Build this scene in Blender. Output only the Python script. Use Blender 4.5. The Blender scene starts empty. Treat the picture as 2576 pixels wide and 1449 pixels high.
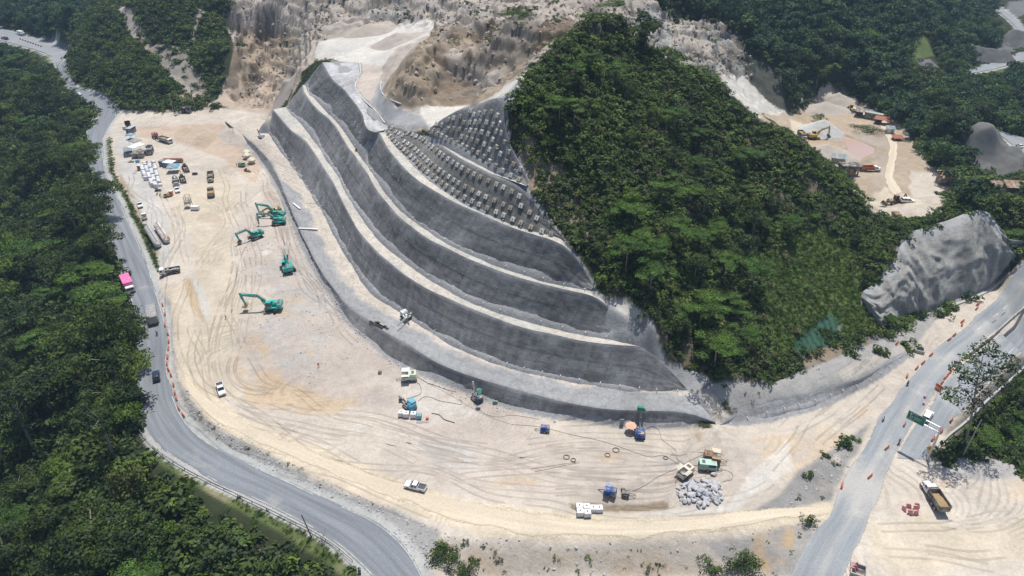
import bpy, bmesh, math, random
import numpy as np
from mathutils import Vector, Matrix, geometry
random.seed(7); RNG = np.random.default_rng(7)
R = math.radians
S = bpy.context.scene
COL = S.collection

# ---------------------------------------------------------------- camera, sky, sun
FPX, CU, CV, HC, PITCH = 1773.0, 1288.0, 724.5, 125.0, R(32.6)
CP, SP = math.cos(PITCH), math.sin(PITCH)
cam = bpy.data.cameras.new("camera"); camo = bpy.data.objects.new("camera", cam); COL.objects.link(camo)
cam.sensor_width = 36.0; cam.lens = 36.0 * FPX / 2576.0; cam.clip_start = 1.0; cam.clip_end = 9000
camo.location = (0, 0, HC); camo.rotation_euler = (R(90) - PITCH, 0, 0)
S.camera = camo
SUN_EL, SUN_AZ = 74.0, 17.0          # azimuth measured from +Y towards +X
sd = Vector((math.sin(R(SUN_AZ)) * math.cos(R(SUN_EL)), math.cos(R(SUN_AZ)) * math.cos(R(SUN_EL)), math.sin(R(SUN_EL))))
sun = bpy.data.lights.new("sun", 'SUN'); sun.energy = 4.4; sun.angle = R(0.55); sun.color = (1.0, 0.965, 0.90)
suno = bpy.data.objects.new("sun", sun); COL.objects.link(suno)
suno.rotation_euler = sd.to_track_quat('Z', 'Y').to_euler(); suno.location = sd * 400
W = bpy.data.worlds.new("World"); S.world = W; W.use_nodes = True
nt = W.node_tree; bg = nt.nodes.get("Background") or nt.nodes.new("ShaderNodeBackground")
sky = nt.nodes.new("ShaderNodeTexSky"); sky.sky_type = 'NISHITA'; sky.sun_disc = False
sky.sun_elevation = R(SUN_EL); sky.sun_rotation = R(SUN_AZ); sky.air_density = 1.0; sky.dust_density = 1.5
nt.links.new(sky.outputs[0], bg.inputs[0]); bg.inputs[1].default_value = 0.10
S.view_settings.view_transform = 'Standard'; S.view_settings.look = 'None'
S.view_settings.gamma = 1.0; S.view_settings.exposure = 0.0
S.render.engine = 'CYCLES'; S.cycles.max_bounces = 5; S.cycles.diffuse_bounces = 2
S.cycles.glossy_bounces = 2; S.cycles.transparent_max_bounces = 6; S.cycles.volume_bounces = 0
S.cycles.use_denoising = True

# ---------------------------------------------------------------- projection helpers (traced points -> real places)
def G(u, v, z=0.0):
    """where the sight line through a traced point meets the height z"""
    x = (u - CU) / FPX; y = (v - CV) / FPX
    d = (HC - z) / (SP + y * CP)
    return Vector((x * d, d * (CP - y * SP), z))
def proj(X, Y, Z):
    d = Y * CP - (Z - HC) * SP
    return CU + FPX * X / d, CV - FPX * (Y * SP + (Z - HC) * CP) / d
def P(s):
    return [tuple(float(a) for a in t.split(',')) for t in s.split()]

# ---------------------------------------------------------------- noise
def _h(ix, iy, seed):
    n = (ix.astype(np.int64) * 374761393 + iy.astype(np.int64) * 668265263 + seed * 974634777) & 0xffffffff
    n = ((n ^ (n >> 13)) * 1274126177) & 0xffffffff
    return ((n ^ (n >> 16)) & 0xffff) / 65535.0
def vnoise(x, y, seed=0):
    ix = np.floor(x); iy = np.floor(y); fx = x - ix; fy = y - iy
    fx = fx * fx * (3 - 2 * fx); fy = fy * fy * (3 - 2 * fy)
    a = _h(ix, iy, seed); b = _h(ix + 1, iy, seed); c = _h(ix, iy + 1, seed); d = _h(ix + 1, iy + 1, seed)
    return (a + (b - a) * fx) * (1 - fy) + (c + (d - c) * fx) * fy
def fbm(x, y, seed=0, o=4):
    s = np.zeros_like(x, dtype=float); a = .5; t = 0
    for i in range(o):
        s += a * vnoise(x * 2 ** i, y * 2 ** i, seed + i * 17); t += a; a *= .5
    return s / t * 2 - 1
def sstep(a, b, x):
    t = np.clip((x - a) / (b - a), 0, 1); return t * t * (3 - 2 * t)
def polydist(px, py, poly):
    """signed distance (inside > 0) of points to a polygon"""
    n = len(poly); ins = np.zeros(px.shape, bool); dm = np.full(px.shape, 1e9)
    for i in range(n):
        x0, y0 = poly[i]; x1, y1 = poly[(i + 1) % n]
        dx, dy = x1 - x0, y1 - y0; L = dx * dx + dy * dy + 1e-9
        t = np.clip(((px - x0) * dx + (py - y0) * dy) / L, 0, 1)
        dm = np.minimum(dm, (px - x0 - t * dx) ** 2 + (py - y0 - t * dy) ** 2)
        if dy != 0:
            c = ((y0 > py) != (y1 > py)) & (px < dx * (py - y0) / dy + x0); ins ^= c
    dm = np.sqrt(dm); return np.where(ins, dm, -dm)
def linedist(px, py, line):
    dm = np.full(px.shape, 1e9)
    for i in range(len(line) - 1):
        x0, y0 = line[i][:2]; x1, y1 = line[i + 1][:2]
        dx, dy = x1 - x0, y1 - y0; L = dx * dx + dy * dy + 1e-9
        t = np.clip(((px - x0) * dx + (py - y0) * dy) / L, 0, 1)
        dm = np.minimum(dm, (px - x0 - t * dx) ** 2 + (py - y0 - t * dy) ** 2)
    return np.sqrt(dm)

# ---------------------------------------------------------------- tagging
def tag(o, label=None, cat=None, group=None, kind=None):
    if label: o["label"] = label
    if cat: o["category"] = cat
    if group: o["group"] = group
    if kind: o["kind"] = kind
    return o
def link(o, parent=None):
    COL.objects.link(o)
    if parent is not None: o.parent = parent
    return o
def empty(name, loc, rz=0, label=None, cat=None, group=None, sc=1):
    o = bpy.data.objects.new(name, None); link(o); o.location = loc
    o.rotation_euler = (0, 0, rz) if not isinstance(rz, tuple) else rz
    o.scale = (sc, sc, sc); o.empty_display_size = .3
    return tag(o, label, cat, group)
def kids(o): return [c for c in COL.objects if c.parent == o]
def copy_tree(o, parent=None, _k=None):
    if _k is None:
        _k = {}
        for c in COL.objects:
            if c.parent: _k.setdefault(c.parent.name, []).append(c)
    c = o.copy(); COL.objects.link(c); c.parent = parent
    for ch in _k.get(o.name, []): copy_tree(ch, c, _k)
    return c

# ---------------------------------------------------------------- materials
def nodes(m):
    m.use_nodes = True; n = m.node_tree; b = n.nodes["Principled BSDF"]; return n, b
def mat(name, c, rough=.6, metal=0.0, var=.12, scale=3.0, dirt=None, dirt_amt=.35, bump=0.0, spec=.4):
    m = bpy.data.materials.new(name); n, b = nodes(m)
    b.inputs['Roughness'].default_value = rough; b.inputs['Metallic'].default_value = metal
    b.inputs['Specular IOR Level'].default_value = spec
    tc = n.nodes.new("ShaderNodeTexCoord"); ns = n.nodes.new("ShaderNodeTexNoise")
    ns.inputs['Scale'].default_value = scale; ns.inputs['Detail'].default_value = 5
    n.links.new(tc.outputs['Object'], ns.inputs['Vector'])
    mx = n.nodes.new("ShaderNodeMix"); mx.data_type = 'RGBA'
    mx.inputs[6].default_value = (*[x * (1 - var) for x in c], 1); mx.inputs[7].default_value = (*[min(1, x * (1 + var)) for x in c], 1)
    n.links.new(ns.outputs[0], mx.inputs[0]); out = mx.outputs[2]
    if dirt:
        n2 = n.nodes.new("ShaderNodeTexNoise"); n2.inputs['Scale'].default_value = scale * .5; n2.inputs['Detail'].default_value = 7
        n.links.new(tc.outputs['Object'], n2.inputs['Vector'])
        mr = n.nodes.new("ShaderNodeMapRange"); mr.inputs[1].default_value = .62 - dirt_amt * .5; mr.inputs[2].default_value = .72 - dirt_amt * .2
        n.links.new(n2.outputs[0], mr.inputs[0])
        mx2 = n.nodes.new("ShaderNodeMix"); mx2.data_type = 'RGBA'; mx2.inputs[7].default_value = (*dirt, 1)
        n.links.new(mr.outputs[0], mx2.inputs[0]); n.links.new(out, mx2.inputs[6]); out = mx2.outputs[2]
    n.links.new(out, b.inputs['Base Color'])
    if bump:
        bp = n.nodes.new("ShaderNodeBump"); bp.inputs['Strength'].default_value = bump; bp.inputs['Distance'].default_value = .05
        n.links.new(ns.outputs[0], bp.inputs['Height']); n.links.new(bp.outputs[0], b.inputs['Normal'])
    return m

def earth_mat(name, fine=.9, bumpd=.25, stretch=(1, 1, 1), rough=.95, speckle=.25, tint=.10, rot=0.0, cracks=0):
    """vertex colour of the surface itself, varied by several scales of noise"""
    m = bpy.data.materials.new(name); n, b = nodes(m); L = n.links.new
    b.inputs['Roughness'].default_value = rough; b.inputs['Specular IOR Level'].default_value = .15
    at = n.nodes.new("ShaderNodeAttribute"); at.attribute_name = "Col"
    geo = n.nodes.new("ShaderNodeNewGeometry"); mp = n.nodes.new("ShaderNodeMapping")
    mp.inputs['Scale'].default_value = stretch; mp.inputs['Rotation'].default_value = (0, 0, rot)
    L(geo.outputs['Position'], mp.inputs[0])
    def nz(sc, det, r=.6, dist=0):
        t = n.nodes.new("ShaderNodeTexNoise"); t.inputs['Scale'].default_value = sc; t.inputs['Detail'].default_value = det
        t.inputs['Roughness'].default_value = r; t.inputs['Distortion'].default_value = dist
        L(mp.outputs[0], t.inputs['Vector']); return t.outputs[0]
    def mr(src, a, b_, c, d):
        t = n.nodes.new("ShaderNodeMapRange"); L(src, t.inputs[0])
        for i, q in enumerate((a, b_, c, d)): t.inputs[i + 1].default_value = q
        return t.outputs[0]
    def mul(a, b_):
        t = n.nodes.new("ShaderNodeMath"); t.operation = 'MULTIPLY'; L(a, t.inputs[0])
        if isinstance(b_, float): t.inputs[1].default_value = b_
        else: L(b_, t.inputs[1])
        return t.outputs[0]
    n1 = nz(.06, 6, .65, .6); n2 = nz(fine, 8, .75, .3); n3 = nz(fine * 4, 4, .7)
    f = mul(mr(n1, .3, .7, 1 - tint, 1 + tint), mr(n2, .3, .7, 1 - speckle, 1 + speckle))
    f = mul(f, mr(n3, .3, .72, 1 - speckle * .6, 1 + speckle * .6))
    if cracks:
        w = n.nodes.new("ShaderNodeTexWave"); w.inputs['Scale'].default_value = .35; w.inputs['Distortion'].default_value = 9
        w.inputs['Detail'].default_value = 4; w.bands_direction = 'Z'; L(mp.outputs[0], w.inputs['Vector'])
        f = mul(f, mr(w.outputs['Fac'], 0, .35, 1 - cracks, 1.0))
    vm = n.nodes.new("ShaderNodeVectorMath"); vm.operation = 'SCALE'; L(at.outputs['Color'], vm.inputs[0]); L(f, vm.inputs['Scale'])
    L(vm.outputs[0], b.inputs['Base Color'])
    bp = n.nodes.new("ShaderNodeBump"); bp.inputs['Strength'].default_value = .8; bp.inputs['Distance'].default_value = bumpd
    ad = n.nodes.new("ShaderNodeMath"); ad.operation = 'MULTIPLY_ADD'; L(n3, ad.inputs[0]); ad.inputs[1].default_value = .4; L(n2, ad.inputs[2])
    L(ad.outputs[0], bp.inputs['Height']); L(bp.outputs[0], b.inputs['Normal'])
    return m

def grid_mesh(name, VX, VY, VZ, colr, m, smooth=True):
    """a sheet from (rows, cols) arrays"""
    ny, nx = VX.shape; me = bpy.data.meshes.new(name)
    co = np.stack([VX, VY, VZ], -1).reshape(-1, 3).astype(np.float32)
    idx = np.arange(ny * nx).reshape(ny, nx)
    q = np.stack([idx[:-1, :-1], idx[:-1, 1:], idx[1:, 1:], idx[1:, :-1]], -1).reshape(-1)
    nf = (ny - 1) * (nx - 1)
    me.vertices.add(ny * nx); me.vertices.foreach_set("co", co.ravel())
    me.loops.add(nf * 4); me.loops.foreach_set("vertex_index", q.astype(np.int32))
    me.polygons.add(nf); me.polygons.foreach_set("loop_start", np.arange(0, nf * 4, 4, dtype=np.int32))
    me.polygons.foreach_set("use_smooth", np.full(nf, smooth)); me.update(calc_edges=True)
    if colr is not None:
        a = me.color_attributes.new("Col", 'FLOAT_COLOR', 'POINT')
        c = np.concatenate([colr.reshape(-1, 3), np.ones((ny * nx, 1))], 1).astype(np.float32); a.data.foreach_set("color", c.ravel())
    me.materials.append(m)
    return bpy.data.objects.new(name, me)
# ================================================================ the slope cut: traced crest and toe lines with their heights
def Z(line, z0, z1=None):
    n = len(line); z1 = z0 if z1 is None else z1
    return [G(u, v, z0 + (z1 - z0) * i / (n - 1)) for i, (u, v) in enumerate(line)]
def Zs(s):            # "u,v,z u,v,z"
    return [G(*t) for t in P(s)]
A_toe = Z(P("566,311 600,345 644,389 679,439 708,493 732,551 759,610 788,671 807,708 831,737 852,775 879,815 911,844 945,868 969,895 999,911 1049,940 1081,948 1124,969 1151,977 1188,991 1231,1009 1288,1028 1341,1041 1395,1051 1448,1055 1488,1060 1528,1069 1608,1076 1661,1077 1755,1081 1800,1079"), 0)
A_top = Z(P("566,305 600,330 644,366 684,410 711,471 732,525 761,594 783,637 804,677 825,708 844,732 865,759 897,785 932,809 964,833 1001,852 1039,873 1071,897 1111,919 1151,935 1204,953 1288,977 1341,991 1400,1007 1461,1020 1528,1030 1568,1032 1621,1033 1725,1036 1800,1062"), 4.8, 4.2)
A_top = [G(u, v, float(np.interp(u, [566, 640, 850, 1000, 1800], [2.4, 2.5, 2.8, 4.8, 4.2]))) for u, v in [proj(*p)[:2] for p in A_top]]
B_toe = Z(P("677,334 697,362 724,402 751,437 769,466 804,519 825,549 841,583 857,615 879,650 900,682 916,708 937,732 964,756 993,772 1017,788 1049,812 1081,831 1124,857 1177,884 1231,905 1288,925 1341,938 1395,949 1448,959 1501,969 1555,977 1608,983 1661,985 1730,981"), 6.4)
B_top = Z(P("687,275 705,296 732,328 751,340 772,356 801,399 817,426 836,453 852,487 868,519 884,549 900,578 927,610 953,637 988,666 1012,687 1044,708 1084,732 1124,748 1164,767 1217,788 1288,816 1341,831 1395,841 1448,855 1501,863 1555,868 1624,871 1690,930 1722,972"), 16, 16)
for i, zz in ((-3, 15.6), (-2, 10.5), (-1, 7.2)):
    u, v = P("1624,871 1690,930 1722,972")[i]; B_top[i] = G(u, v, zz)
C_toe = Z(P("719,269 732,285 759,307 783,336 804,367 817,391 836,418 855,445 865,471 881,498 900,527 919,554 940,583 967,613 996,637 1028,663 1060,687 1092,708 1124,724 1164,748 1204,764 1244,780 1288,793 1341,809 1395,823 1448,837 1501,847 1555,853 1616,860"), 16.3)
C_top = Z(P("761,213 765,230 785,261 804,280 825,296 847,320 865,352 879,375 892,389 908,413 927,439 940,466 956,490 977,514 1001,543 1031,567 1060,589 1087,607 1124,623 1164,645 1204,661 1244,677 1288,693 1341,708 1408,725 1453,735 1500,745"), 26)
C_top += [G(1530, 772, 23), G(1570, 800, 20.5), G(1600, 830, 18.3), G(1618, 856, 16.6)]
D_toe = Z(P("772,213 777,235 793,245 809,261 825,280 847,303 865,322 881,346 897,370 911,391 932,426 953,453 969,477 993,509 1017,535 1044,557 1071,575 1097,594 1132,615 1172,634 1212,650 1249,666 1288,679 1341,695 1373,708 1421,719 1475,728 1500,732"), 26.3)
D_top = [G(u, v, z) for u, v, z in P("812,157,39 828,187,38.6 841,205,38.2 868,227,37.8 897,264,37.5 913,288,37.2 919,316,37 929,330,36.8 953,330,36.6 977,375,36.5 1001,405,36.5 1028,434,36.5 1057,458,36.5 1092,479,36.5 1124,498,36.5 1164,519,36.5 1204,535,36.5 1244,554,36.5 1288,573,36.5 1341,589,36.5 1395,605,36.5 1421,618,36 1440,637,35 1459,661,32.5 1475,685,30 1492,715,27.3")]
E_toe = Z(P("967,326 977,345 991,365 1012,386 1036,410 1055,431 1084,455 1113,477 1145,498 1177,517 1212,533 1249,549 1288,565 1315,575 1341,583 1381,591 1413,600 1432,613"), 36.8)
E_top = [G(u, v, z) for u, v, z in P("977,317,38.5 1004,320,40 1044,329,42 1073,336,43.5 1097,355,44.5 1124,375,45.3 1156,397,45.8 1191,415,46 1231,434,46 1288,458,46 1316,476,45.5 1329,488,44.5 1352,515,42.5 1373,545,40.3 1400,578,38.2 1424,604,37.1")]
F_toe = Z(P("1081,330 1113,351 1145,373 1177,394 1212,415 1249,434 1288,450 1310,458 1325,468"), 46.3)
F_top = [G(u, v, z) for u, v, z in P("1082,322,47 1113,299,51 1151,277,56 1201,264,59 1231,250,62.5 1262,246,64 1270,267,62.5 1267,293,60.5 1274,333,57 1285,368,54 1304,402,51 1320,429,48.8 1332,455,47")]
# plateau of sprayed concrete behind the top-left crest, up to its drain
H_in = [G(u, v, z) for u, v, z in P("812,157,39 828,187,38.6 841,205,38.2 868,227,37.8 897,264,37.5 913,288,37.2 919,316,37 929,331,36.85 947,333,36.7")]
H_out = [G(u, v, z) for u, v, z in P("840,156,39.2 905,160,39.6 908,184,39.3 892,208,38.8 895,227,38.5 913,251,38.2 943,277,37.8 969,315,37.3 978,319,37.9 984,321,38.2")]

def resample(pts, n):
    p = np.array([tuple(q) for q in pts]); L = np.r_[0, np.cumsum(np.linalg.norm(np.diff(p, axis=0), axis=1))]
    t = np.linspace(0, L[-1], n); q = np.stack([np.interp(t, L, p[:, k]) for k in range(3)], 1)
    k = max(1, int(n / len(pts) * .35)) if len(pts) < 70 else 0          # round the kinks of the tracing
    if k == 0: return q
    ker = np.ones(2 * k + 1) / (2 * k + 1); q2 = q.copy()
    for c in range(3):
        q2[:, c] = np.convolve(np.pad(q[:, c], k, mode='reflect', reflect_type='odd'), ker, 'valid')
    return q2

def smooth(line, keep=None):
    p = resample(line, max(12, int(sum((line[i + 1] - line[i]).length for i in range(len(line) - 1)) / .9)))
    return [Vector(q) for q in p]
def cut(line, a=None, b=None):
    'piece of a dense line between the places nearest to two traced points'
    ia = 0 if a is None else min(range(len(line)), key=lambda i: (line[i] - a).length)
    ib = len(line) - 1 if b is None else min(range(len(line)), key=lambda i: (line[i] - b).length)
    return line[ia:ib + 1]
cB, cC, cD, cE = B_top[-2], C_top[-4], (D_top[8], D_top[-4]), (E_top[3], E_top[-8])
A_toe, A_top, B_toe, B_top, C_toe, C_top, D_toe, D_top, E_toe, E_top, F_toe = map(smooth, (A_toe, A_top, B_toe, B_top, C_toe, C_top, D_toe, D_top, E_toe, E_top, F_toe))

# ================================================================ ground heights: a net of traced break lines
TL = []
def tl(s, *a): TL.append(Zs(s) if isinstance(s, str) else s)
for L_ in (A_toe, A_top, B_toe, B_top, C_toe, C_top, D_toe, D_top, E_toe, E_top, F_toe, F_top, H_out): TL.append(L_)
road_l = P("139,173 145,197 171,221 213,256 240,267 249,283 245,296 229,317 211,339 211,383 225,450 245,525 261,567 277,605 293,650 307,695 337,788 333,868 334,929 337,1001 344,1041 368,1085 387,1116 419,1145 467,1172 533,1212 644,1260 697,1287 764,1321 831,1359 871,1393 911,1428 940,1460")
road_r = P("165,150 171,187 176,211 213,229 256,245 283,264 297,274 296,291 280,309 267,331 260,349 261,386 266,434 283,466 299,495 312,525 328,562 344,594 360,634 376,669 386,705 408,775 421,815 424,847 420,900 424,937 432,964 445,1015 467,1057 493,1088 533,1116 587,1145 644,1174 724,1207 804,1247 884,1281 945,1308 991,1340 1023,1372 1049,1407 1072,1460")
RZ = -.9
def rz_of(v): return RZ * min(1, max(0, (v - 290) / 260.0))
tl([G(u, v, rz_of(v)) for u, v in road_l]); tl([G(u, v, rz_of(v)) for u, v in road_r])
# verge left of the road and the falling valley side
def off(line, dx, dz, zf=rz_of):
    out = []
    for i, (u, v) in enumerate(line):
        a = G(*line[max(0, i - 1)]); b = G(*line[min(len(line) - 1, i + 1)]); t = (b - a).normalized()
        nrm = Vector((t.y, -t.x, 0)); p = G(u, v, zf(v)); q = p + nrm * dx; q.z = zf(v) + dz; out.append(q)
    return out
lft = [road_l[i] for i in (9, 11, 13, 15, 17, 19, 21, 23, 25, 26, 27, 28, 29, 30, 31, 32)]
tl(off(lft, 4.5, -.3)); tl(off(lft, 14, -5)); 
WP = [(-150,60,-26),(-100,60,-26),(-60,60,-22),(-20,62,-14),(10,66,-6),(-190,120,-30),(-130,120,-26),(-215,200,-30),(-170,200,-22),(-245,280,-26),(-205,280,-16),(-300,350,-22),(-260,340,-14),(-330,430,-14),(-300,400,-12),(-360,470,-12),(-120,90,-24),(-85,80,-20),(-60,75,-14)]
# verge right of the road: rubble strip between the road and the site
tl([G(u, v, -.7) for u, v in P("274,331 268,349 272,390 283,434 302,466 318,495 332,525 352,562 374,600 392,634 402,669 410,705 424,775 436,830 437,880 436,937 446,984 470,1035 505,1080 545,1104 600,1130 655,1158 735,1194 815,1233 900,1268 960,1294 1010,1325 1045,1355 1075,1390 1110,1449")])
tl([G(u, v, .1) for u, v in P("290,331 285,349 300,420 330,500 365,570 395,610 415,669 425,720 440,780 450,840 452,900 460,960 490,1020 530,1070 570,1095 625,1120 700,1150 780,1195 860,1225 950,1258 1040,1290 1110,1325 1150,1350")])
# yard
tl("566,330,0 500,330,0 400,330,0 330,320,.2"); tl("500,700,0 700,1000,0 1000,1200,0 1400,1250,0 1700,1200,.2 1900,1150,.3 2100,1200,.2")
tl("1100,1325,0 1300,1345,0 1500,1350,0 1700,1342,0 1900,1320,0 2070,1300,0")
tl("1150,1352,-.6 1300,1375,-1.2 1500,1380,-1.4 1700,1368,-1.2 1880,1345,-.6 2000,1330,-.3")
tl("1150,1449,-4 1400,1449,-5 1700,1449,-5 1900,1449,-4 1990,1440,-.6")
# trench beside the white bags
tl("1430,1262,.1 1560,1270,.1 1680,1263,.1"); tl("1450,1277,-1.6 1560,1284,-1.8 1660,1276,-1.5"); tl("1440,1290,0 1560,1296,.1 1700,1282,.2")
# right highway (flat) and the lot
tl("2001,1420,0 2047,1332,0 2097,1263,0 2145,1159,0 2188,1089,0 2239,1009,0 2292,943,0 2348,879,0 2412,833,0 2465,788,0 2519,743,0 2576,697,0")
tl("1985,1400,-.8 2030,1330,-1 2080,1240,-1.2 2120,1160,-.8 2160,1110,-.5")
tl("2129,1449,0 2199,1287,0 2249,1153,0 2332,1156,0 2359,1092,0 2439,1028,0 2505,961,0 2576,890,0")
tl("2345,1165,0 2400,1185,.2 2480,1165,.3 2576,1175,.5"); tl("2400,1110,-4 2470,1040,-8 2530,985,-9 2600,930,-10"); tl("2440,1130,-10 2500,1130,-12 2600,1130,-14")
WP += [(110,110,0),(140,95,0),(160,160,-12),(190,120,-10),(215,170,-14),(240,200,-12)]
# low wall along the right and the dirt above it
W_toe = Z(P("1800,1078 1862,1069 1932,1058 1985,1044 2039,1031 2092,1012 2132,991 2172,972 2212,948 2252,919 2287,892"), 0)
W_top = [G(u, v, z) for u, v, z in P("1812,1068,1.5 1855,1045,2.2 1932,1012,3.4 1985,1002,3.6 2036,991,3.4 2092,972,3.4 2129,962,3.2 2159,955,2.8 2199,935,2.2 2233,912,1.6 2281,886,.6")]
tl(W_toe); tl(W_top)
tl("1740,995,6 1760,985,7 1795,965,8.5 1848,972,7.5 1932,958,6.5 2025,938,5.5 2092,908,4.5 2145,885,3 2199,862,1.8 2240,838,.8 2300,815,.3")
tl("1730,985,6.5 1790,1040,3.2 1835,1065,.5")
# sprayed gully beside the terraces
tl("1500,734,27 1540,760,25 1590,770,26 1640,790,25 1662,830,20 1690,880,15 1720,911,11.5 1773,929,10 1795,953,9")
# green hill
tl("1279,248,65 1305,215,67 1350,165,69 1400,130,71 1440,100,72 1480,78,73 1540,65,72.5 1600,90,69 1640,125,65 1700,150,61.5 1760,178,58 1790,200,56 1850,240,51 1900,290,46 1990,350,39.5 2060,410,33 2120,450,28.5 2180,500,23 2230,545,18.5 2300,570,17")
tl("1332,467,46.5 1380,540,41 1432,613,36.8 1470,665,32 1500,732,26.8")
tl("1700,300,48 1640,500,38 1600,640,31 1640,760,26"); tl("1900,560,24 1950,680,15.5 2000,780,10 2030,880,6"); tl("2100,600,16 2180,650,13.5 2170,740,7 2190,800,3 2205,828,1")
# right mound of sprayed concrete
M_out = [G(u, v, z) for u, v, z in P("2209,826,.5 2196,810,3 2178,774,6.5 2167,748,9 2172,732,10.5 2209,708,12 2225,687,13.5 2252,650,16 2263,621,18.5 2273,605,19.5 2297,581,21 2332,570,21.5 2385,554,22 2439,532,23.5 2465,527,23.5 2487,535,23 2503,557,21 2519,578,19 2535,602,16.5 2576,606,15 2620,620,14")]
M_base = [G(u, v, z) for u, v, z in P("2212,829,.3 2216,829,.3 2225,828,.3 2232,826,.3 2240,820,.3 2250,814,.3 2262,808,.3 2279,799,.3 2300,795,.3 2316,791,.3 2332,786,.3 2352,778,.3 2372,767,.3 2400,756,.3 2439,743,.3 2470,728,.3 2500,713,.3 2530,693,.3 2560,670,.3 2590,650,.3 2640,615,.3")]
tl(M_out); tl(M_base)
tl("2385,773,0 2439,756,0 2481,735,0 2519,708,0 2576,661,0")
WP += [(150,225,20),(185,225,19),(170,240,9),(210,235,13),(235,225,10),(205,150,0),(130,235,12)]
# works yard in the side valley
tl("1950,345,6 2010,380,4 2100,430,3 2150,480,3 2200,550,3.5 2260,555,4 2350,530,3"); tl("2140,360,2 2170,400,2 2200,420,2"); tl("2035,270,3 2090,250,4 2130,262,3 2200,280,3 2240,315,3 2290,350,3 2310,400,3 2370,480,3 2385,520,3")
tl("1880,300,14 1900,270,12 1960,290,7 2035,330,4"); WP += [(150,265,5),(185,285,3),(140,290,2.5),(200,265,3)]
tl("1900,300,11 1870,240,22 1830,190,29 1780,140,36 1700,90,41"); tl("1700,60,43 1780,60,42 1860,80,38 1900,120,31 1960,170,20 2030,240,8")
tl("1650,120,52 1690,130,44 1790,175,36 1850,235,27"); tl("2035,262,4 2120,235,6 2240,285,6 2300,330,5 2360,400,3.5 2440,480,2.5 2500,540,3")
tl("2440,330,14 2470,330,15 2500,335,12"); tl("2436,420,1 2519,424,0 2556,410,0 2559,389,0 2530,350,0 2505,327,0"); tl("2600,350,0 2600,430,0 2540,445,0")
tl("1660,0,56 1800,0,47 2000,0,42 2200,0,37 2350,0,22 2450,0,6 2576,0,3"); tl("2000,150,26 2200,150,22 2300,200,12 2400,290,6 2470,310,5")
tl("2436,187,0 2519,171,0 2600,146,0"); tl("2439,173,0 2519,149,0 2600,125,0"); tl("2420,110,6 2500,95,2 2600,90,0"); tl("2260,30,26 2310,90,18 2340,150,9 2410,160,2")
# upland quarry
tl("1288,200,52 1231,240,47 1191,262,45.5 1140,262,45 1100,267,45 1044,274,44.5 1004,264,44 969,251,43 959,227,42.5"); tl("1082,322,46.2 1060,300,44 1000,290,41 969,315,37.6")
tl("959,227,42.5 980,195,44.5 1003,160,51 1028,128,57 1055,98,61.5 1083,79,64"); tl("1000,205,49 1018,190,52 1040,196,53.5 1062,205,52.5 1082,222,50 1088,238,47.5"); tl("1030,150,56 1055,140,58 1072,120,60"); tl("1087,79,64 1180,75,65 1250,68,65.5 1300,60,66.5 1380,55,67 1440,60,68 1470,75,71")
tl("1090,130,53 1150,150,51.5 1200,180,50.5 1250,190,51 1290,180,56 1380,110,64 1430,85,66.5"); tl("1085,135,55 1130,113,57.5 1165,115,57.5 1190,145,54.5 1212,178,51.5 1242,212,49"); tl("1085,190,48.5 1110,165,49.5 1140,160,49.5 1165,185,48 1185,215,46.5"); tl("1110,235,46 1180,238,46 1225,232,48")
tl("920,150,40 1000,112,41.5 1050,85,44 1080,70,48"); tl("760,160,33 790,110,37 850,90,39 950,75,42 1060,60,46"); tl("840,150,39 900,130,40 960,190,41 950,250,40")
tl("600,95,26 680,95,27 740,70,32 800,40,42 900,30,46 1000,30,49 1100,45,49 1200,40,58 1300,30,61 1450,30,62 1600,30,57"); tl("600,0,42 700,0,44 900,0,50 1100,0,54 1300,0,63 1500,0,62 1600,0,58")
tl("600,92,26 640,150,14 700,200,9 750,230,9"); tl("610,110,18 680,112,18 740,120,22 750,200,20"); tl("560,230,6 600,210,7 680,230,5 690,262,5"); tl("570,268,2 640,275,2 680,290,2 678,320,4"); tl("640,290,3 668,310,3")
tl("812,157,39 770,175,31 745,200,22 735,240,16 715,262,11 690,270,8")
# left hills
tl("300,283,1 360,280,1.5 430,282,2 500,272,2.5 560,262,3"); tl("297,272,0 240,235,1 200,222,1"); tl("290,20,35 330,80,27 400,150,19.5 450,200,13 500,240,7 545,262,3.5")
tl("176,205,1 172,180,2 185,120,14 230,80,22 270,30,32"); tl("350,0,42 420,0,44 480,0,44 590,0,43"); tl("460,140,22 490,180,15 540,215,9 590,180,14 608,120,24"); tl("330,50,33 370,90,28 440,130,22")
tl("300,150,20 330,200,14 380,230,9")
tl("0,68,1 60,85,0 120,105,0 165,128,0"); tl("0,105,0 60,118,0 120,135,0 139,173,0"); tl("0,60,4 125,72,4 200,80,8 250,30,24"); tl("0,0,26 120,0,28 250,0,34"); tl("0,140,-9 60,140,-6 120,160,-2")
WP += [(-420,760,70),(-200,640,62),(0,560,72),(120,520,74),(260,640,60),(420,760,30),(300,560,30),(-420,560,10),(-480,640,40)]
WP += [(-2500,-300,-30),(2500,-300,-10),(-2500,3000,120),(2500,3000,110),(0,1500,150),(-900,1200,130),(900,1200,90),(-600,60,-30),(-600,400,-20),(-200,-100,-30),(0,-100,-20),(200,-100,-14),(600,60,-5),(600,400,0),(500,250,0),(300,330,0),(330,450,0),(360,520,0),(300,250,0),(0,40,-16),(100,40,-8),(-420,520,0)]

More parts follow.
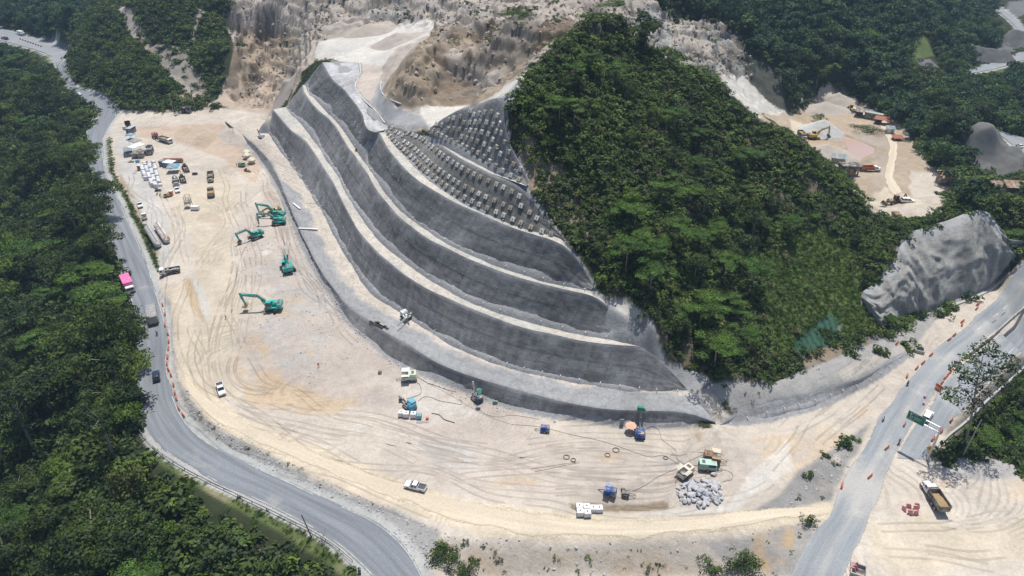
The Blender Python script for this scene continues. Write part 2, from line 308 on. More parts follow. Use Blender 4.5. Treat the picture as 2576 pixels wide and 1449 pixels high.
vs = []; es = []
for L_ in TL:
    k = len(vs); vs += [tuple(p) for p in L_]; es += [(k + i, k + i + 1) for i in range(len(L_) - 1)]
vs += WP
ov, oe, of, oov, _, _ = geometry.delaunay_2d_cdt([Vector(v[:2]) for v in vs], es, [], 0, .05)
oz = []
for i, src in enumerate(oov):
    if src: oz.append(sum(vs[j][2] for j in src) / len(src)); continue
    oz.append(None)
ozk = np.array([z is not None for z in oz]); oxy = np.array([tuple(v) for v in ov])
kxy = oxy[ozk]; kz = np.array([z for z in oz if z is not None])
for i, z in enumerate(oz):
    if z is None:
        d2 = ((kxy - oxy[i]) ** 2).sum(1); j = np.argsort(d2)[:4]; w = 1 / (d2[j] + .01); oz[i] = float((kz[j] * w).sum() / w.sum())
oz = np.array(oz)
def axis(spec):
    out = []
    for a, b, s in spec: out += list(np.arange(a, b, s))
    return np.array(out + [spec[-1][1]])
GX = axis([(-2500, -900, 200), (-900, -460, 40), (-460, -270, 3), (-270, -180, 1.3), (-180, 180, .62), (180, 270, 1.2), (270, 460, 3), (460, 900, 40), (900, 2500, 200)])
GY = axis([(-300, 40, 17), (40, 80, 2), (80, 270, .6), (270, 470, 1.05), (470, 760, 3), (760, 1200, 30), (1200, 3000, 150)])
MX, MY = np.meshgrid(GX, GY); HZ = np.full(MX.shape, -20.0)
for f_ in of:
    t = oxy[list(f_)]; zz = oz[list(f_)]
    i0, i1 = np.searchsorted(GX, t[:, 0].min()), np.searchsorted(GX, t[:, 0].max(), 'right')
    j0, j1 = np.searchsorted(GY, t[:, 1].min()), np.searchsorted(GY, t[:, 1].max(), 'right')
    if i1 <= i0 or j1 <= j0: continue
    x = MX[j0:j1, i0:i1]; y = MY[j0:j1, i0:i1]
    (x0, y0), (x1, y1), (x2, y2) = t; D = (y1 - y2) * (x0 - x2) + (x2 - x1) * (y0 - y2)
    if abs(D) < 1e-6: continue
    a = ((y1 - y2) * (x - x2) + (x2 - x1) * (y - y2)) / D; b = ((y2 - y0) * (x - x2) + (x0 - x2) * (y - y2)) / D; c = 1 - a - b
    m = (a >= -1e-6) & (b >= -1e-6) & (c >= -1e-6)
    HZ[j0:j1, i0:i1][m] = (a * zz[0] + b * zz[1] + c * zz[2])[m]
def blur(A, k):
    for ax in (0, 1):
        P_ = np.pad(A, [(k, k) if i == ax else (0, 0) for i in (0, 1)], mode='edge'); cs = np.cumsum(P_, axis=ax)
        z = np.zeros_like(np.take(cs, [0], ax)); cs = np.concatenate([z, cs], ax); n = A.shape[ax]
        A = (np.take(cs, range(2 * k + 1, 2 * k + 1 + n), ax) - np.take(cs, range(0, n), ax)) / (2 * k + 1)
    return A
HB = blur(blur(HZ, 3), 3)
PU, PV = proj(MX, MY, HZ)
front = (MY * CP - (HZ - HC) * SP) > 20
PU = np.where(front, PU, -9e3); PV = np.where(front, PV, -9e3)
DEP = MY * CP - (HZ - HC) * SP
n_e = fbm(MX * .12, MY * .12, 3, 5); n_e2 = fbm(MX * .12, MY * .12, 91, 5)
def region(s, soft=6, wob=14):
    """0..1 mask of a traced piece of ground, with a ragged natural edge"""
    poly = P(s) if isinstance(s, str) else s
    k = 180.0 / DEP
    us = [p[0] for p in poly]; vs_ = [p[1] for p in poly]
    m = (PU > min(us) - 60) & (PU < max(us) + 60) & (PV > min(vs_) - 60) & (PV < max(vs_) + 60)
    out = np.zeros(PU.shape)
    d = polydist(PU[m] + n_e[m] * wob * k[m], PV[m] + n_e2[m] * wob * .6 * k[m], poly)
    out[m] = sstep(-soft, soft, d / k[m]); return out
def world_poly(a, b): return [(p.x, p.y) for p in a] + [(p.x, p.y) for p in reversed(b)]
# ---------------------------------------------------------------- road edges
rl = [G(u, v, rz_of(v)) for u, v in road_l]; rr = [G(u, v, rz_of(v)) for u, v in road_r]
hl = Zs("1960,1500,0 2001,1420,0 2047,1332,0 2076,1311,0 2097,1263,0 2116,1212,0 2145,1159,0 2167,1132,0 2188,1089,0 2209,1049,0 2239,1009,0 2265,975,0 2292,943,0 2319,916,0 2348,879,0 2385,852,0 2412,833,0 2439,809,0 2465,782,0 2519,738,0 2576,692,0 2700,600,0")
hr = Zs("2110,1500,0 2129,1449,0 2153,1391,0 2172,1343,0 2199,1287,0 2225,1215,0 2250,1153,0 2290,1085,0 2330,1025,0 2365,970,0 2400,925,0 2425,902,0 2479,859,0 2532,809,0 2576,773,0 2640,720,0 2760,625,0")
cl = Zs("2250,1153,0 2290,1087,0 2332,1027,0 2367,972,0 2404,927,0 2431,905,0 2486,864,0 2540,815,0 2586,779,0 2650,728,0"); cr = Zs("2332,1156,0 2345,1120,0 2360,1092,0 2385,1070,0 2407,1055,0 2439,1028,0 2505,961,0 2545,929,0 2600,880,0 2680,810,0")
dl = Zs("462,930,0 500,985,0 560,1030,0 640,1075,0 760,1120,0 900,1175,0 1050,1225,0 1200,1262,0 1350,1288,0 1500,1304,0 1640,1305,0 1760,1297,0 1880,1282,0 1990,1268,0 2095,1262,0")
dr_ = Zs("470,985,0 520,1048,0 600,1092,0 720,1148,0 860,1210,0 980,1255,0 1100,1300,0 1220,1335,0 1350,1352,0 1500,1362,0 1640,1358,0 1760,1344,0 1880,1326,0 1980,1312,0 2080,1302,0")
wl = Zs("2128,275,3 2170,290,3 2200,305,3 2222,330,3 2236,365,3 2232,400,3 2222,440,3 2225,475,3 2240,500,3"); wr_ = Zs("2135,265,3 2185,280,3 2220,296,3 2245,320,3 2262,360,3 2258,400,3 2250,440,3 2255,470,3 2275,490,3")
bl = Zs("-60,60,0 0,70,0 60,86,0 110,100,0 150,116,0 172,135,0"); br_ = Zs("-60,92,0 0,103,0 60,118,0 100,130,0 130,142,0 142,170,0")
ffl = Zs("2420,178,0 2439,173,0 2479,161,0 2519,149,0 2576,131,0 2640,112,0"); ffr = Zs("2420,192,0 2436,187,0 2479,180,0 2519,171,0 2576,152,0 2640,132,0")
# ---------------------------------------------------------------- colours of the ground (real surface colours)
SAND = np.array((.59, .525, .45)); PINK = np.array((.52, .455, .40)); HAUL = np.array((.63, .545, .42)); PALE = np.array((.66, .63, .58))
GREY = np.array((.40, .39, .375)); DGREY = np.array((.27, .265, .255)); SHOT = np.array((.215, .213, .216)); SHOTL = np.array((.40, .40, .405))
BROWN = np.array((.36, .29, .215)); DBROWN = np.array((.19, .15, .11)); GRASS = np.array((.10, .135, .045)); LEAFG = np.array((.045, .055, .028))
QUAR = np.array((.47, .415, .36)); OCHRE = np.array((.53, .39, .24)); MUD = np.array((.47, .375, .295)); DUST = np.array((.50, .50, .485))
C = np.zeros(MX.shape + (3,)); C[:] = LEAFG
AMP = np.full(MX.shape, .5); GUL = np.zeros(MX.shape); TRK = np.zeros(MX.shape); VEG = np.ones(MX.shape)
mot = fbm(MX * .035, MY * .035, 12, 5); mot2 = fbm(MX * .25, MY * .25, 44, 5); mot3 = fbm(MX * .09 + MY * .04, MY * .09, 71, 4)
def paint(s, c, soft=6, wob=14, amp=None, gul=None, trk=None, veg=0, a=1.0, noise=None, mask=None):
    global C, AMP, GUL, TRK, VEG
    w = region(s, soft, wob) if mask is None else mask
    w = w * a
    if noise is not None:                       # only in patches
        w = w * sstep(noise - .25, noise + .25, mot2 * .6 + mot3 * .7)
    C = C * (1 - w[..., None]) + np.asarray(c) * w[..., None]
    if amp is not None: AMP = AMP * (1 - w) + amp * w
    if gul is not None: GUL = GUL * (1 - w) + gul * w
    if trk is not None: TRK = TRK * (1 - w) + trk * w
    if veg is not None: VEG = VEG * (1 - w) + veg * w
# quarry and upland
UP = "585,-40 560,60 590,110 600,150 560,215 545,262 570,272 660,300 700,290 760,180 800,150 900,150 930,330 1080,330 1290,240 1330,190 1400,125 1440,95 1470,70 1560,62 1640,118 1700,150 1790,200 1800,260 1900,275 1990,350 2040,400 2230,560 2260,560 2370,540 2390,500 2385,450 2330,440 2290,370 2290,330 2250,300 2200,275 2100,236 2010,240 1995,300 1900,210 1860,110 1820,60 1690,58 1660,30 1630,-40"
paint(UP, QUAR, 3, 7, amp=1.1, gul=1.0)
paint("600,-40 600,95 700,80 760,40 740,-40", PINK * 1.02, 4, 8, gul=1.6)
paint("600,90 750,85 760,200 690,270 620,250 600,190", BROWN * 1.25, 6, 14, amp=1.2, gul=1.5)
paint("545,262 600,215 700,190 760,195 720,262 690,285 600,275", MUD * 1.12, 8, 16, amp=.8, gul=.4)
paint("800,105 900,85 1065,45 1100,60 1090,80 1000,120 960,170 945,230 900,200 880,160 790,150", PALE, 6, 10, amp=.25, gul=0, trk=.5)
paint("880,25 1000,20 1090,45 1000,70 900,60", GREY * 1.05, 5, 10, noise=.0, a=.8)
paint("800,-40 1250,-40 1250,40 1100,45 900,20", DGREY * 1.3, 5, 16, noise=.05, a=.8, gul=1.5)
paint("1040,130 1085,78 1180,72 1300,58 1440,58 1445,100 1380,115 1290,190 1255,225 1210,262 1100,268 1004,266 959,230 975,190", BROWN * 1.05, 3, 7, amp=1.2, gul=2.4)
paint("1150,75 1300,60 1440,58 1440,95 1370,120 1290,180 1250,150 1200,115", DBROWN * 1.2, 3, 6, gul=3.0, a=.85)
paint("1085,190 1110,165 1140,160 1165,185 1185,215 1175,250 1110,255 1080,225", BROWN * .8, 3, 6, gul=1); paint("985,200 1010,165 1040,130 1085,85 1100,100 1085,160 1092,238 1060,265 1010,258 975,235", BROWN * .98, 3, 6, gul=1.5, amp=1.4); paint("1140,70 1300,58 1445,57 1445,80 1370,95 1290,120 1200,105 1120,100", DBROWN * 1.05, 3, 6, a=.8); paint("1110,120 1190,120 1215,170 1270,190 1230,230 1190,200 1130,180", QUAR * 1.05, 4, 8, gul=1.5)
paint("1100,200 1180,195 1225,225 1200,258 1110,262 1080,235", DBROWN * 1.4, 3, 6, a=.9, gul=1.5)
paint("1060,268 1200,262 1288,205 1320,185 1310,215 1240,262 1150,290 1080,325 1050,300", PALE * .98, 4, 8, gul=.2, amp=.2)
paint("937,213 965,205 960,250 1000,268 1060,290 1080,320 990,318 965,310 930,262", SHOTL * 1.05, 3, 5, amp=.12, gul=0)
paint("905,158 960,170 950,215 930,262 945,280 915,250 895,225 893,208", PINK * 1.12, 3, 5, amp=.15, gul=0, trk=.3)
paint("1256,250 1300,205 1315,205 1300,250 1275,262", SHOTL, 3, 5, amp=.2)
paint("1560,62 1640,10 1690,80 1700,130 1780,175 1700,155 1640,120", GREY * 1.0, 4, 10, gul=2.0, amp=1.4)
paint("1700,70 1850,75 1880,110 1800,120 1720,105", DGREY * 1.25, 4, 10, gul=1.6, noise=-.05)
paint("1790,205 1860,180 1960,240 2010,300 2000,350 1900,280", PALE * .93, 5, 12, gul=1.6, amp=1.2)
paint("1860,150 1960,170 2060,240 2010,270 1990,300 1940,250", DGREY, 5, 12, gul=2.2, amp=1.4, noise=-.2)
paint("1270,28 1350,25 1340,48 1280,55", GRASS * .8, 4, 8, veg=.8)
paint("1860,140 1960,170 2060,240 2030,262 1995,300 1960,270 1900,215 1850,170", (.085, .09, .075), 3, 7, veg=.45, amp=1.6)
paint("1560,62 1640,50 1700,140 1800,200 1770,205 1640,125", DGREY * 1.2, 6, 16, noise=-.1, a=.8)
paint("1700,150 1800,130 1880,160 1870,190 1790,190", DGREY * 1.15, 5, 14, noise=-.1, a=.8); paint("1700,75 1860,78 1870,92 1700,90", PALE * .8, 3, 5, a=.8)
# works yard
paint("1905,285 1990,290 2090,260 2240,290 2300,360 2390,490 2370,540 2240,560 2190,530 2100,440 2000,360", (OCHRE + SAND) * .40, 6, 26, amp=.55, gul=0, trk=.4)
paint("2010,345 2060,325 2150,345 2180,410 2120,440 2040,395", MUD * .92, 5, 8, amp=.5, gul=.4)
paint("2040,300 2110,275 2200,300 2280,350 2270,400 2200,390 2130,340", BROWN * 1.25, 5, 12, amp=.5, noise=-.1)
paint("2020,262 2060,240 2130,238 2170,270 2110,285 2050,290", MUD * .80, 4, 8, amp=.7)
paint("2200,480 2330,500 2390,500 2370,545 2240,560 2190,540", SAND * 1.0, 4, 12, amp=.6, gul=.3)
paint("2180,440 2330,480 2380,530 2260,552 2190,520", BROWN * 1.2, 5, 16, noise=.0, a=.8); paint("1990,300 2100,300 2120,430 2000,370", OCHRE * 1.0, 6, 14, a=.5); paint("2100,380 2190,395 2200,440 2110,430", BROWN * 1.1, 5, 14, noise=-.1, a=.8)
paint("2225,470 2260,480 2300,500 2350,505 2370,495 2375,512 2300,522 2240,512 2190,520 2130,530 2120,520 2200,500", HAUL, 3, 6); paint("2290,430 2310,440 2325,480 2345,505 2310,505 2295,470", HAUL, 3, 6); paint("1985,300 2015,310 2040,335 2030,350 2000,345 1990,320", HAUL, 3, 6)
paint("2140,330 2230,350 2240,470 2200,480 2210,400", QUAR * .85, 5, 14, noise=-.1, a=.8); paint("2290,430 2370,440 2400,490 2330,520 2290,490", SAND * .98, 5, 18, amp=.2)
# left: hills with bare scars
paint("285,5 330,20 350,60 395,120 430,165 480,195 520,235 560,262 540,275 500,245 440,215 400,165 340,110 310,60", QUAR * .92, 4, 10, amp=1.2, gul=1.2, veg=0)
paint("505,0 530,0 500,60 485,110 470,150 495,205 480,205 455,150 480,90", QUAR * .8, 3, 8, veg=.1)
paint("400,120 470,160 500,215 450,200 400,150", DGREY * 1.5, 5, 14, noise=-.1, veg=.2)
paint("345,55 395,105 465,125 505,185 535,240 485,225 430,185 385,145 340,95", QUAR * .62, 5, 16, a=.85, veg=.08, amp=1.4, noise=-.25); paint("590,100 612,95 612,160 600,215 560,230 575,190", BROWN * .7, 3, 8, veg=.1, amp=1); paint("380,235 440,220 560,262 550,275 400,285 330,288", BROWN * 1.2, 6, 16, noise=-.05, veg=.35)
# main site floor
YARD = "290,275 420,285 560,272 690,290 690,340 660,390 900,720 1050,900 1300,1020 1500,1060 1800,1078 1860,1070 2080,1014 2180,970 2290,890 2400,790 2580,650 2580,800 2570,1190 2450,1168 2400,1130 2345,1165 2700,1200 2700,1600 1900,1600 1990,1440 2000,1350 1500,1385 1120,1370 1080,1449 1068,1465 870,1300 560,1160 430,1060 400,900 380,700 290,480 262,350"
paint(YARD, SAND, 3, 6, amp=.10, gul=0, trk=.75)
paint("690,470 800,700 960,880 1200,1000 1350,1050 1300,1150 1050,1100 900,1010 780,1000 640,960 600,850 740,800 620,700 600,560", PINK, 14, 30, trk=.4)
paint("590,600 760,600 840,800 800,930 640,940 600,880 700,760", GREY * 1.12, 14, 40, noise=.0, a=.6, amp=.16)
paint("580,870 640,850 720,960 900,1010 840,1040 700,1040 620,1000 570,930", OCHRE * 1.1, 14, 40, noise=-.05, a=.65, trk=1)
paint("860,700 960,760 1000,900 1150,1000 1250,1060 1100,1080 900,900", PALE * .95, 14, 40, noise=0, a=.6)
paint("340,320 560,310 600,340 660,420 640,460 560,400 430,350 340,345", MUD * 1.12, 6, 14, amp=.45, gul=.4, trk=.5)
paint("440,330 520,315 560,330 520,375 440,350", BROWN * 1.2, 6, 14, noise=-.1, amp=.6)
paint("500,700 470,560 430,500 480,470 560,440 600,480 580,600 600,800 560,930 600,1010 520,1010 440,860 410,720", HAUL * .95, 14, 34, trk=1, a=.7)
paint("470,700 500,730 520,800 510,815 480,760 462,715", OCHRE * .85, 4, 8, a=.7); paint("478,690 505,715 530,790 515,815 508,780 490,725", PALE * .85, 3, 5)
paint("300,330 345,340 345,410 390,480 420,560 430,650 395,680 350,560 310,450 290,370", GREY * 1.32, 8, 16, trk=.6, a=.8)
paint("455,900 520,985 620,1050 700,1085 800,1120 960,1190 1110,1245 1300,1275 1500,1300 1740,1298 1900,1278 2075,1262 2095,1270 2085,1310 1960,1322 1800,1345 1600,1362 1400,1362 1200,1345 1000,1280 860,1225 700,1150 560,1090 500,1040 462,970", HAUL * 1.05, 6, 12, trk=.9, amp=.05)
paint("980,1040 1400,1100 1700,1140 1900,1130 1960,1180 1850,1240 1700,1230 1400,1240 1150,1230 960,1150", PINK * 1.06, 14, 30, a=.7, trk=.4)
paint("1050,1110 1180,1100 1220,1170 1120,1190", GREY * 1.2, 10, 20, a=.5, noise=-.1)
paint("1900,1110 2080,1040 2200,980 2160,1080 2080,1180 1950,1200", OCHRE * 1.18, 12, 26, a=.45, noise=-.1)
paint("1430,1265 1560,1272 1680,1262 1680,1282 1560,1290 1440,1284", BROWN * .85, 3, 6, amp=.3); paint("1745,1090 1800,1085 1810,1112 1760,1120", OCHRE * .7, 4, 8, noise=.0)
paint("1980,1110 2000,1180 1900,1240 1850,1290 1700,1295 1560,1305 1640,1290 1840,1262 1880,1200 1950,1140 1990,1085", PALE * 1.0, 4, 10, a=.8)
paint("2010,1180 2090,1140 2160,1090 2190,1065 2165,1130 2140,1160 2110,1215 2090,1262 1960,1285 1880,1290 1960,1240", GREY * .78, 6, 16, amp=.5, trk=0, veg=.06)
paint("2050,1180 2120,1140 2100,1250 2000,1270", SAND * .95, 6, 18, noise=.05, a=.8)
for i in range(34):
    r0 = random.Random(i + 40); u0, v0 = r0.choice([(700, 620), (760, 740), (840, 850), (700, 880), (1000, 1050), (1150, 1120), (1350, 1150), (1600, 1180), (620, 420), (600, 520), (1800, 1130), (2000, 1070), (900, 980), (1250, 1220)]); u0 += r0.uniform(-110, 110); v0 += r0.uniform(-60, 60); a_ = r0.uniform(8, 38); b2 = a_ * r0.uniform(.3, .7)
    pts_ = " ".join("%.0f,%.0f" % (u0 + a_ * math.cos(t) * r0.uniform(.6, 1.3), v0 + b2 * math.sin(t) * r0.uniform(.6, 1.3)) for t in np.linspace(0, 5.6, 8)); paint(pts_, [GREY * 1.1, OCHRE * 1.05, PALE * 1.02, BROWN * 1.25, PINK * .88][i % 5], 5, 16, veg=None, a=.42)
# rubble strip beside the asphalt
paint("262,340 275,350 282,430 300,470 345,560 392,640 400,690 385,670 355,610 310,520 285,455 258,370", GRASS * .95, 3, 6, amp=.15, trk=0, veg=.25)
paint("300,430 322,470 372,560 400,640 385,650 340,560 300,480", BROWN * 1.1, 4, 10, noise=-.2, trk=0)
paint("404,730 430,760 440,880 450,960 500,1035 560,1085 680,1150 800,1215 1000,1290 1110,1340 1080,1449 1060,1400 985,1335 880,1275 640,1170 530,1112 465,1050 432,960 420,850 408,770", GREY * .86, 4, 10, amp=.35, trk=0, veg=.04)
paint("430,940 470,1010 560,1085 680,1145 800,1205 1000,1290 960,1296 800,1235 640,1168 540,1112 470,1045", DGREY * 1.1, 5, 14, noise=-.05, veg=.12, amp=.5)
paint("470,1050 545,1108 660,1170 820,1240 1010,1330 990,1335 800,1242 640,1172 530,1112", GRASS * .75, 3, 12, noise=.05, veg=.3)
paint("262,345 272,350 284,430 305,470 334,520 374,600 396,660 382,668 350,600 316,530 288,470 268,400", GRASS * .95, 2, 5, amp=.1, trk=0, veg=.4)
# lower ground in front
paint("1120,1350 1300,1370 1500,1380 1700,1370 1880,1350 2020,1315 2080,1300 2040,1360 2000,1449 2000,1500 1100,1500 1080,1449 1075,1390", SAND * .88, 5, 10, amp=.35, trk=.1, veg=.05)
paint("1180,1385 1500,1392 1760,1385 1760,1449 1180,1449", BROWN * 1.2, 10, 26, noise=-.1, a=.75, veg=.22)
paint("1760,1365 1900,1345 2040,1310 2060,1330 2010,1400 1990,1449 1850,1449", GREY * .85, 6, 18, a=.85, amp=.5, veg=.12)
paint("1900,1330 2010,1320 1980,1400 1930,1449 1890,1400", OCHRE * .95, 8, 18, noise=0)
# right side
paint("1730,985 1760,985 1800,1050 1850,1068 1932,1060 2290,885 2330,820 2430,760 2400,830 2330,900 2250,960 2150,1040 2000,1090 1880,1085 1800,1080", SAND * 1.0, 5, 10)
paint("1740,985 1800,955 1932,955 2030,930 2150,880 2240,840 2320,790 2380,770 2320,850 2281,885 2130,962 2036,990 1932,1008 1850,1040 1800,1000", GREY * .95, 6, 14, amp=.35, trk=0, veg=.03)
paint("1960,960 2090,905 2200,860 2230,840 2220,830 2100,870 2000,920", DGREY * 1.0, 5, 12, noise=-.1, veg=.4)
paint("2100,935 2230,880 2290,850 2280,885 2130,960", SAND, 6, 14, a=.5)
paint("1785,1058 1885,1055 1870,1090 1795,1090", SAND, 4, 6, amp=.1); paint("1730,985 1790,985 1830,1040 1860,1066 1835,1066 1780,1030", SAND * 1.05, 3, 8, amp=.5)
paint("1850,1060 1870,1045 1932,1010 2050,1000 2050,1025 1932,1062", SHOTL * 1.1, 4, 6)
GU = "1497,735 1530,755 1590,752 1640,780 1665,815 1655,850 1680,900 1730,915 1775,935 1795,955 1740,985 1722,980 1690,925 1640,880 1618,860 1560,800"
paint(GU, SHOTL * .95, 3, 6, amp=.4, gul=.8, veg=0)
paint("1560,770 1590,775 1625,800 1660,830 1640,850 1610,840 1590,810", DGREY * 1.0, 3, 7, gul=.8, noise=-.2); paint("1535,760 1600,760 1620,790 1560,810", PALE * .85, 4, 8, noise=-.1)
paint("1320,430 1345,480 1432,600 1500,725 1545,755 1530,765 1495,742 1425,625 1340,500", QUAR * .6, 3, 8, veg=.35, noise=-.3)
# lot at lower right
paint("2130,1449 2250,1153 2345,1165 2440,1175 2580,1185 2600,1500 2120,1500", SAND * 1.08, 6, 12, trk=.9, amp=.08, veg=0)
paint("2180,1330 2300,1290 2420,1330 2580,1300 2600,1400 2400,1420 2250,1449 2200,1400", HAUL * 1.02, 14, 30, a=.8, trk=1); paint("2290,1160 2440,1230 2580,1200 2580,1260 2400,1270 2300,1240", OCHRE * 1.15, 12, 24, a=.5, trk=1, noise=-.1)
paint("2345,1160 2410,1150 2500,1150 2580,1165 2560,1200 2480,1210 2400,1200", GREY * 1.1, 5, 12, a=.9, amp=.3)
paint("2575,1180 2560,1168 2480,1150 2400,1148 2410,1100 2480,1020 2580,920 2640,920 2640,1180", BROWN * .5, 3, 6, veg=.9, amp=.8)
# asphalt lies over: keep plain dust under it
paint("2375,773 2439,743 2576,655 2576,700 2440,800 2350,880 2330,860", SAND * .95, 5, 8, noise=-.1)
# mounds and far grass verges
paint("2436,187 2576,152 2600,180 2500,200 2440,210", GRASS, 4, 8, veg=.3); paint("2440,290 2520,325 2600,345 2600,310 2480,290", GRASS, 5, 8, veg=.4)
paint("2225,20 2330,30 2350,60 2310,75 2240,60", BROWN * .9, 5, 14, noise=-.1, veg=.4); paint("2290,95 2325,85 2350,140 2290,150", GRASS * 1.1, 4, 6, veg=.1)
paint("2290,150 2340,147 2372,175 2330,185", SHOT * .85, 2, 6, veg=.06); paint("2436,130 2450,128 2510,128 2515,150 2440,170", SHOT * .8, 2, 6, veg=.06)
paint("2500,120 2530,90 2576,80 2590,120 2520,145", SHOT * .8, 2, 6, veg=.06); paint("2500,30 2540,5 2590,0 2590,35 2540,40", SHOT * .85, 2, 6, veg=.06)
paint("2436,330 2470,327 2500,330 2525,350 2555,390 2545,410 2519,423 2460,425 2436,415", SHOT * 1.15, 2, 4, veg=0, amp=.6, gul=1)
paint("0,70 140,110 200,110 160,155 139,173 165,150 120,140 0,105", DUST, 2, 3, veg=0, amp=.02); paint("110,135 150,140 160,160 140,185 120,170", GRASS * 1.2, 4, 6, veg=.1)
paint("125,55 215,57 215,62 120,60", PALE * .9, 1, 1, veg=0)
EDGE = region("200,560 262,600 290,700 318,760 325,950 330,1050 400,1165 520,1235 690,1330 800,1400 870,1455 960,1449 911,1428 764,1321 533,1212 387,1116 337,1001 333,868 307,695 261,567 225,450", 4, 8)
paint(None, GRASS * 1.15, mask=EDGE, veg=.3, amp=.15); 
paint(None, BROWN, mask=EDGE, noise=.15, a=.6, veg=None)
# green hill: dark soil and rock between the bushes
HILL = "1279,248 1330,180 1400,125 1480,70 1560,65 1640,118 1790,195 1900,285 2000,350 2120,450 2200,540 2300,560 2300,600 2210,700 2170,740 2190,820 2120,860 2030,925 1932,960 1830,955 1730,915 1660,830 1640,780 1540,755 1432,605 1340,480 1290,380"
paint(HILL, LEAFG * 1.0, 3, 8, amp=2.0, gul=.8, veg=1); paint(HILL, BROWN * .55, 3, 8, noise=.3, veg=.55); paint("1320,440 1500,700 1560,740 1480,560 1420,450 1350,300 1300,300", BROWN * .8, 8, 20, noise=.1, veg=.5)
paint("1920,640 2050,560 2170,640 2170,740 2195,820 2110,860 2000,920 1940,900 1920,800", np.array((.11, .155, .045)), 6, 14, amp=.6, gul=.3, veg=.85)
paint("1993,865 2030,830 2081,785 2103,800 2135,849 2196,825 2164,809 2200,826 2180,845 2130,865 2001,902", (.055, .125, .085), 2, 3, veg=.10, amp=.15, gul=.6)
nt_ = region("1993,865 2030,830 2081,785 2103,800 2135,849 2196,825 2164,809 2200,826 2180,845 2130,865 2001,902", 2, 3); C = C * (1 - nt_[..., None] * (.45 * (np.sin((MX + .25 * MY) * 2.9 + 2 * n_e) > .45) + .35 * sstep(0, .5, mot2))[..., None]); VEG = np.maximum(VEG, nt_ * sstep(.1, .4, mot2) * .6)
paint("2104,805 2125,845 2140,890 2118,895 2112,850", PALE * .7, 3, 8, a=.4, veg=0)
paint("2000,905 2060,878 2130,862 2190,842 2195,860 2100,900 2030,925", DBROWN * 1.5, 3, 8, amp=.7, veg=.15)

fdl = Zs("2490,18,0 2530,45,0 2548,62,0 2565,84,0 2600,110,0"); fdr = Zs("2505,12,0 2545,38,0 2563,55,0 2582,78,0 2620,100,0")
fcl = Zs("2485,318,0 2505,327,0 2540,338,0 2590,352,0 2640,372,0 2640,385,0 2600,405,0 2565,432,0 2535,446,0"); fcr = Zs("2500,334,0 2520,345,0 2540,360,0 2558,384,0 2561,394,0 2558,404,0 2542,416,0 2519,425,0 2505,430,0")
FLAT = np.zeros(MX.shape)
for a, b in ((rl, rr), (hl, hr), (cl, cr), (dl, dr_), (wl, wr_), (ffl, ffr), (bl, br_), (fcl, fcr), (fdl, fdr)):
    dd = polydist(MX, MY, world_poly(a, b)); VEG[dd > -1.2] = 0; w = sstep(-9, -1, dd)
    if a in (ffl, bl, fcl, fdl): FLAT = np.maximum(FLAT, w)
    AMP = AMP * (1 - w) + .02 * w; GUL *= 1 - w
    if a in (ffl, bl, rl, fcl, fdl): C[dd > -1.5] = DUST * .9
# ---------------------------------------------------------------- final heights
S1 = blur(blur(HZ, 1), 1); wf = np.clip(AMP, 0, 1)
H2 = S1 * (1 - np.clip(wf * 1.2, 0, .85)) + HB * np.clip(wf * 1.2, 0, .85)
gx = np.gradient(HB, axis=0) / np.gradient(MY, axis=0); gy_ = np.gradient(HB, axis=1) / np.gradient(MX, axis=1)
slope = np.clip(np.hypot(gx, gy_), 0, 2)
rid = 1 - np.abs(fbm(MX * .06, MY * .05, 5, 5)) * 2
H2 = H2 + AMP * (fbm(MX * .07, MY * .07, 8, 5) * 1.6 + fbm(MX * .35, MY * .35, 21, 4) * .55)
gn = np.abs(fbm(MX * .16 + fbm(MX * .05, MY * .05, 9, 2) * .8, MY * .035, 33, 4)) * 2 + np.abs(fbm(MX * .5, MY * .09, 37, 3)) * .5
H2 = H2 - GUL * np.clip(slope * 1.6, .15, 1.6) * gn * .5
for a, b in ((A_toe, B_toe), (B_toe, C_toe), (C_toe, D_toe), (D_toe, E_toe + [D_top[-1]]), (E_toe, F_toe + [E_top[-1]]), (F_toe, F_top), (H_in, H_out), (W_toe, W_top), (M_base, M_out), (D_toe[:40], D_top[:60])):
    poly = world_poly(a, b); xs = [p[0] for p in poly]; ys = [p[1] for p in poly]
    i0, i1 = np.searchsorted(GX, min(xs)), np.searchsorted(GX, max(xs)); j0, j1 = np.searchsorted(GY, min(ys)), np.searchsorted(GY, max(ys))
    d = polydist(MX[j0:j1, i0:i1], MY[j0:j1, i0:i1], poly); H2[j0:j1, i0:i1] -= (.35 if a is H_in else 1.3) * sstep(-.1, 1.6, d); C[j0:j1, i0:i1][d > -.8] = SHOTL * .9
    VEG[j0:j1, i0:i1] *= (d < -.5)
wp_ = region("2120,338 2200,372 2198,384 2156,404 2142,396 2126,354", 6, 0); wq_ = region("2105,330 2215,365 2215,395 2160,415 2125,405 2110,350", 6, 0)
H2 = np.where(wq_ > .5, np.maximum(H2, 2.7), H2); H2 = H2 * (1 - wp_) + 1.3 * wp_
crag = region("590,-60 590,100 620,250 700,260 760,170 800,100 960,60 1090,90 1300,120 1440,90 1700,150 1800,200 1900,200 1860,60 1600,-60", 10, 20) + .7 * region("560,220 700,200 760,180 690,270 600,270", 6, 12) + .6 * region("1130,60 1440,60 1440,110 1290,190 1230,250 970,250 1040,130", 6, 8)
r1 = 1 - np.abs(fbm(MX * .11, MY * .11, 201, 5)) * 3; r2_ = np.abs(fbm(MX * .3, MY * .22, 205, 4)) * 3
crag = np.clip(crag, 0, 1); H2 = H2 + crag * (np.clip(r1, -1, 1) * 1.3 - r2_ * .55)
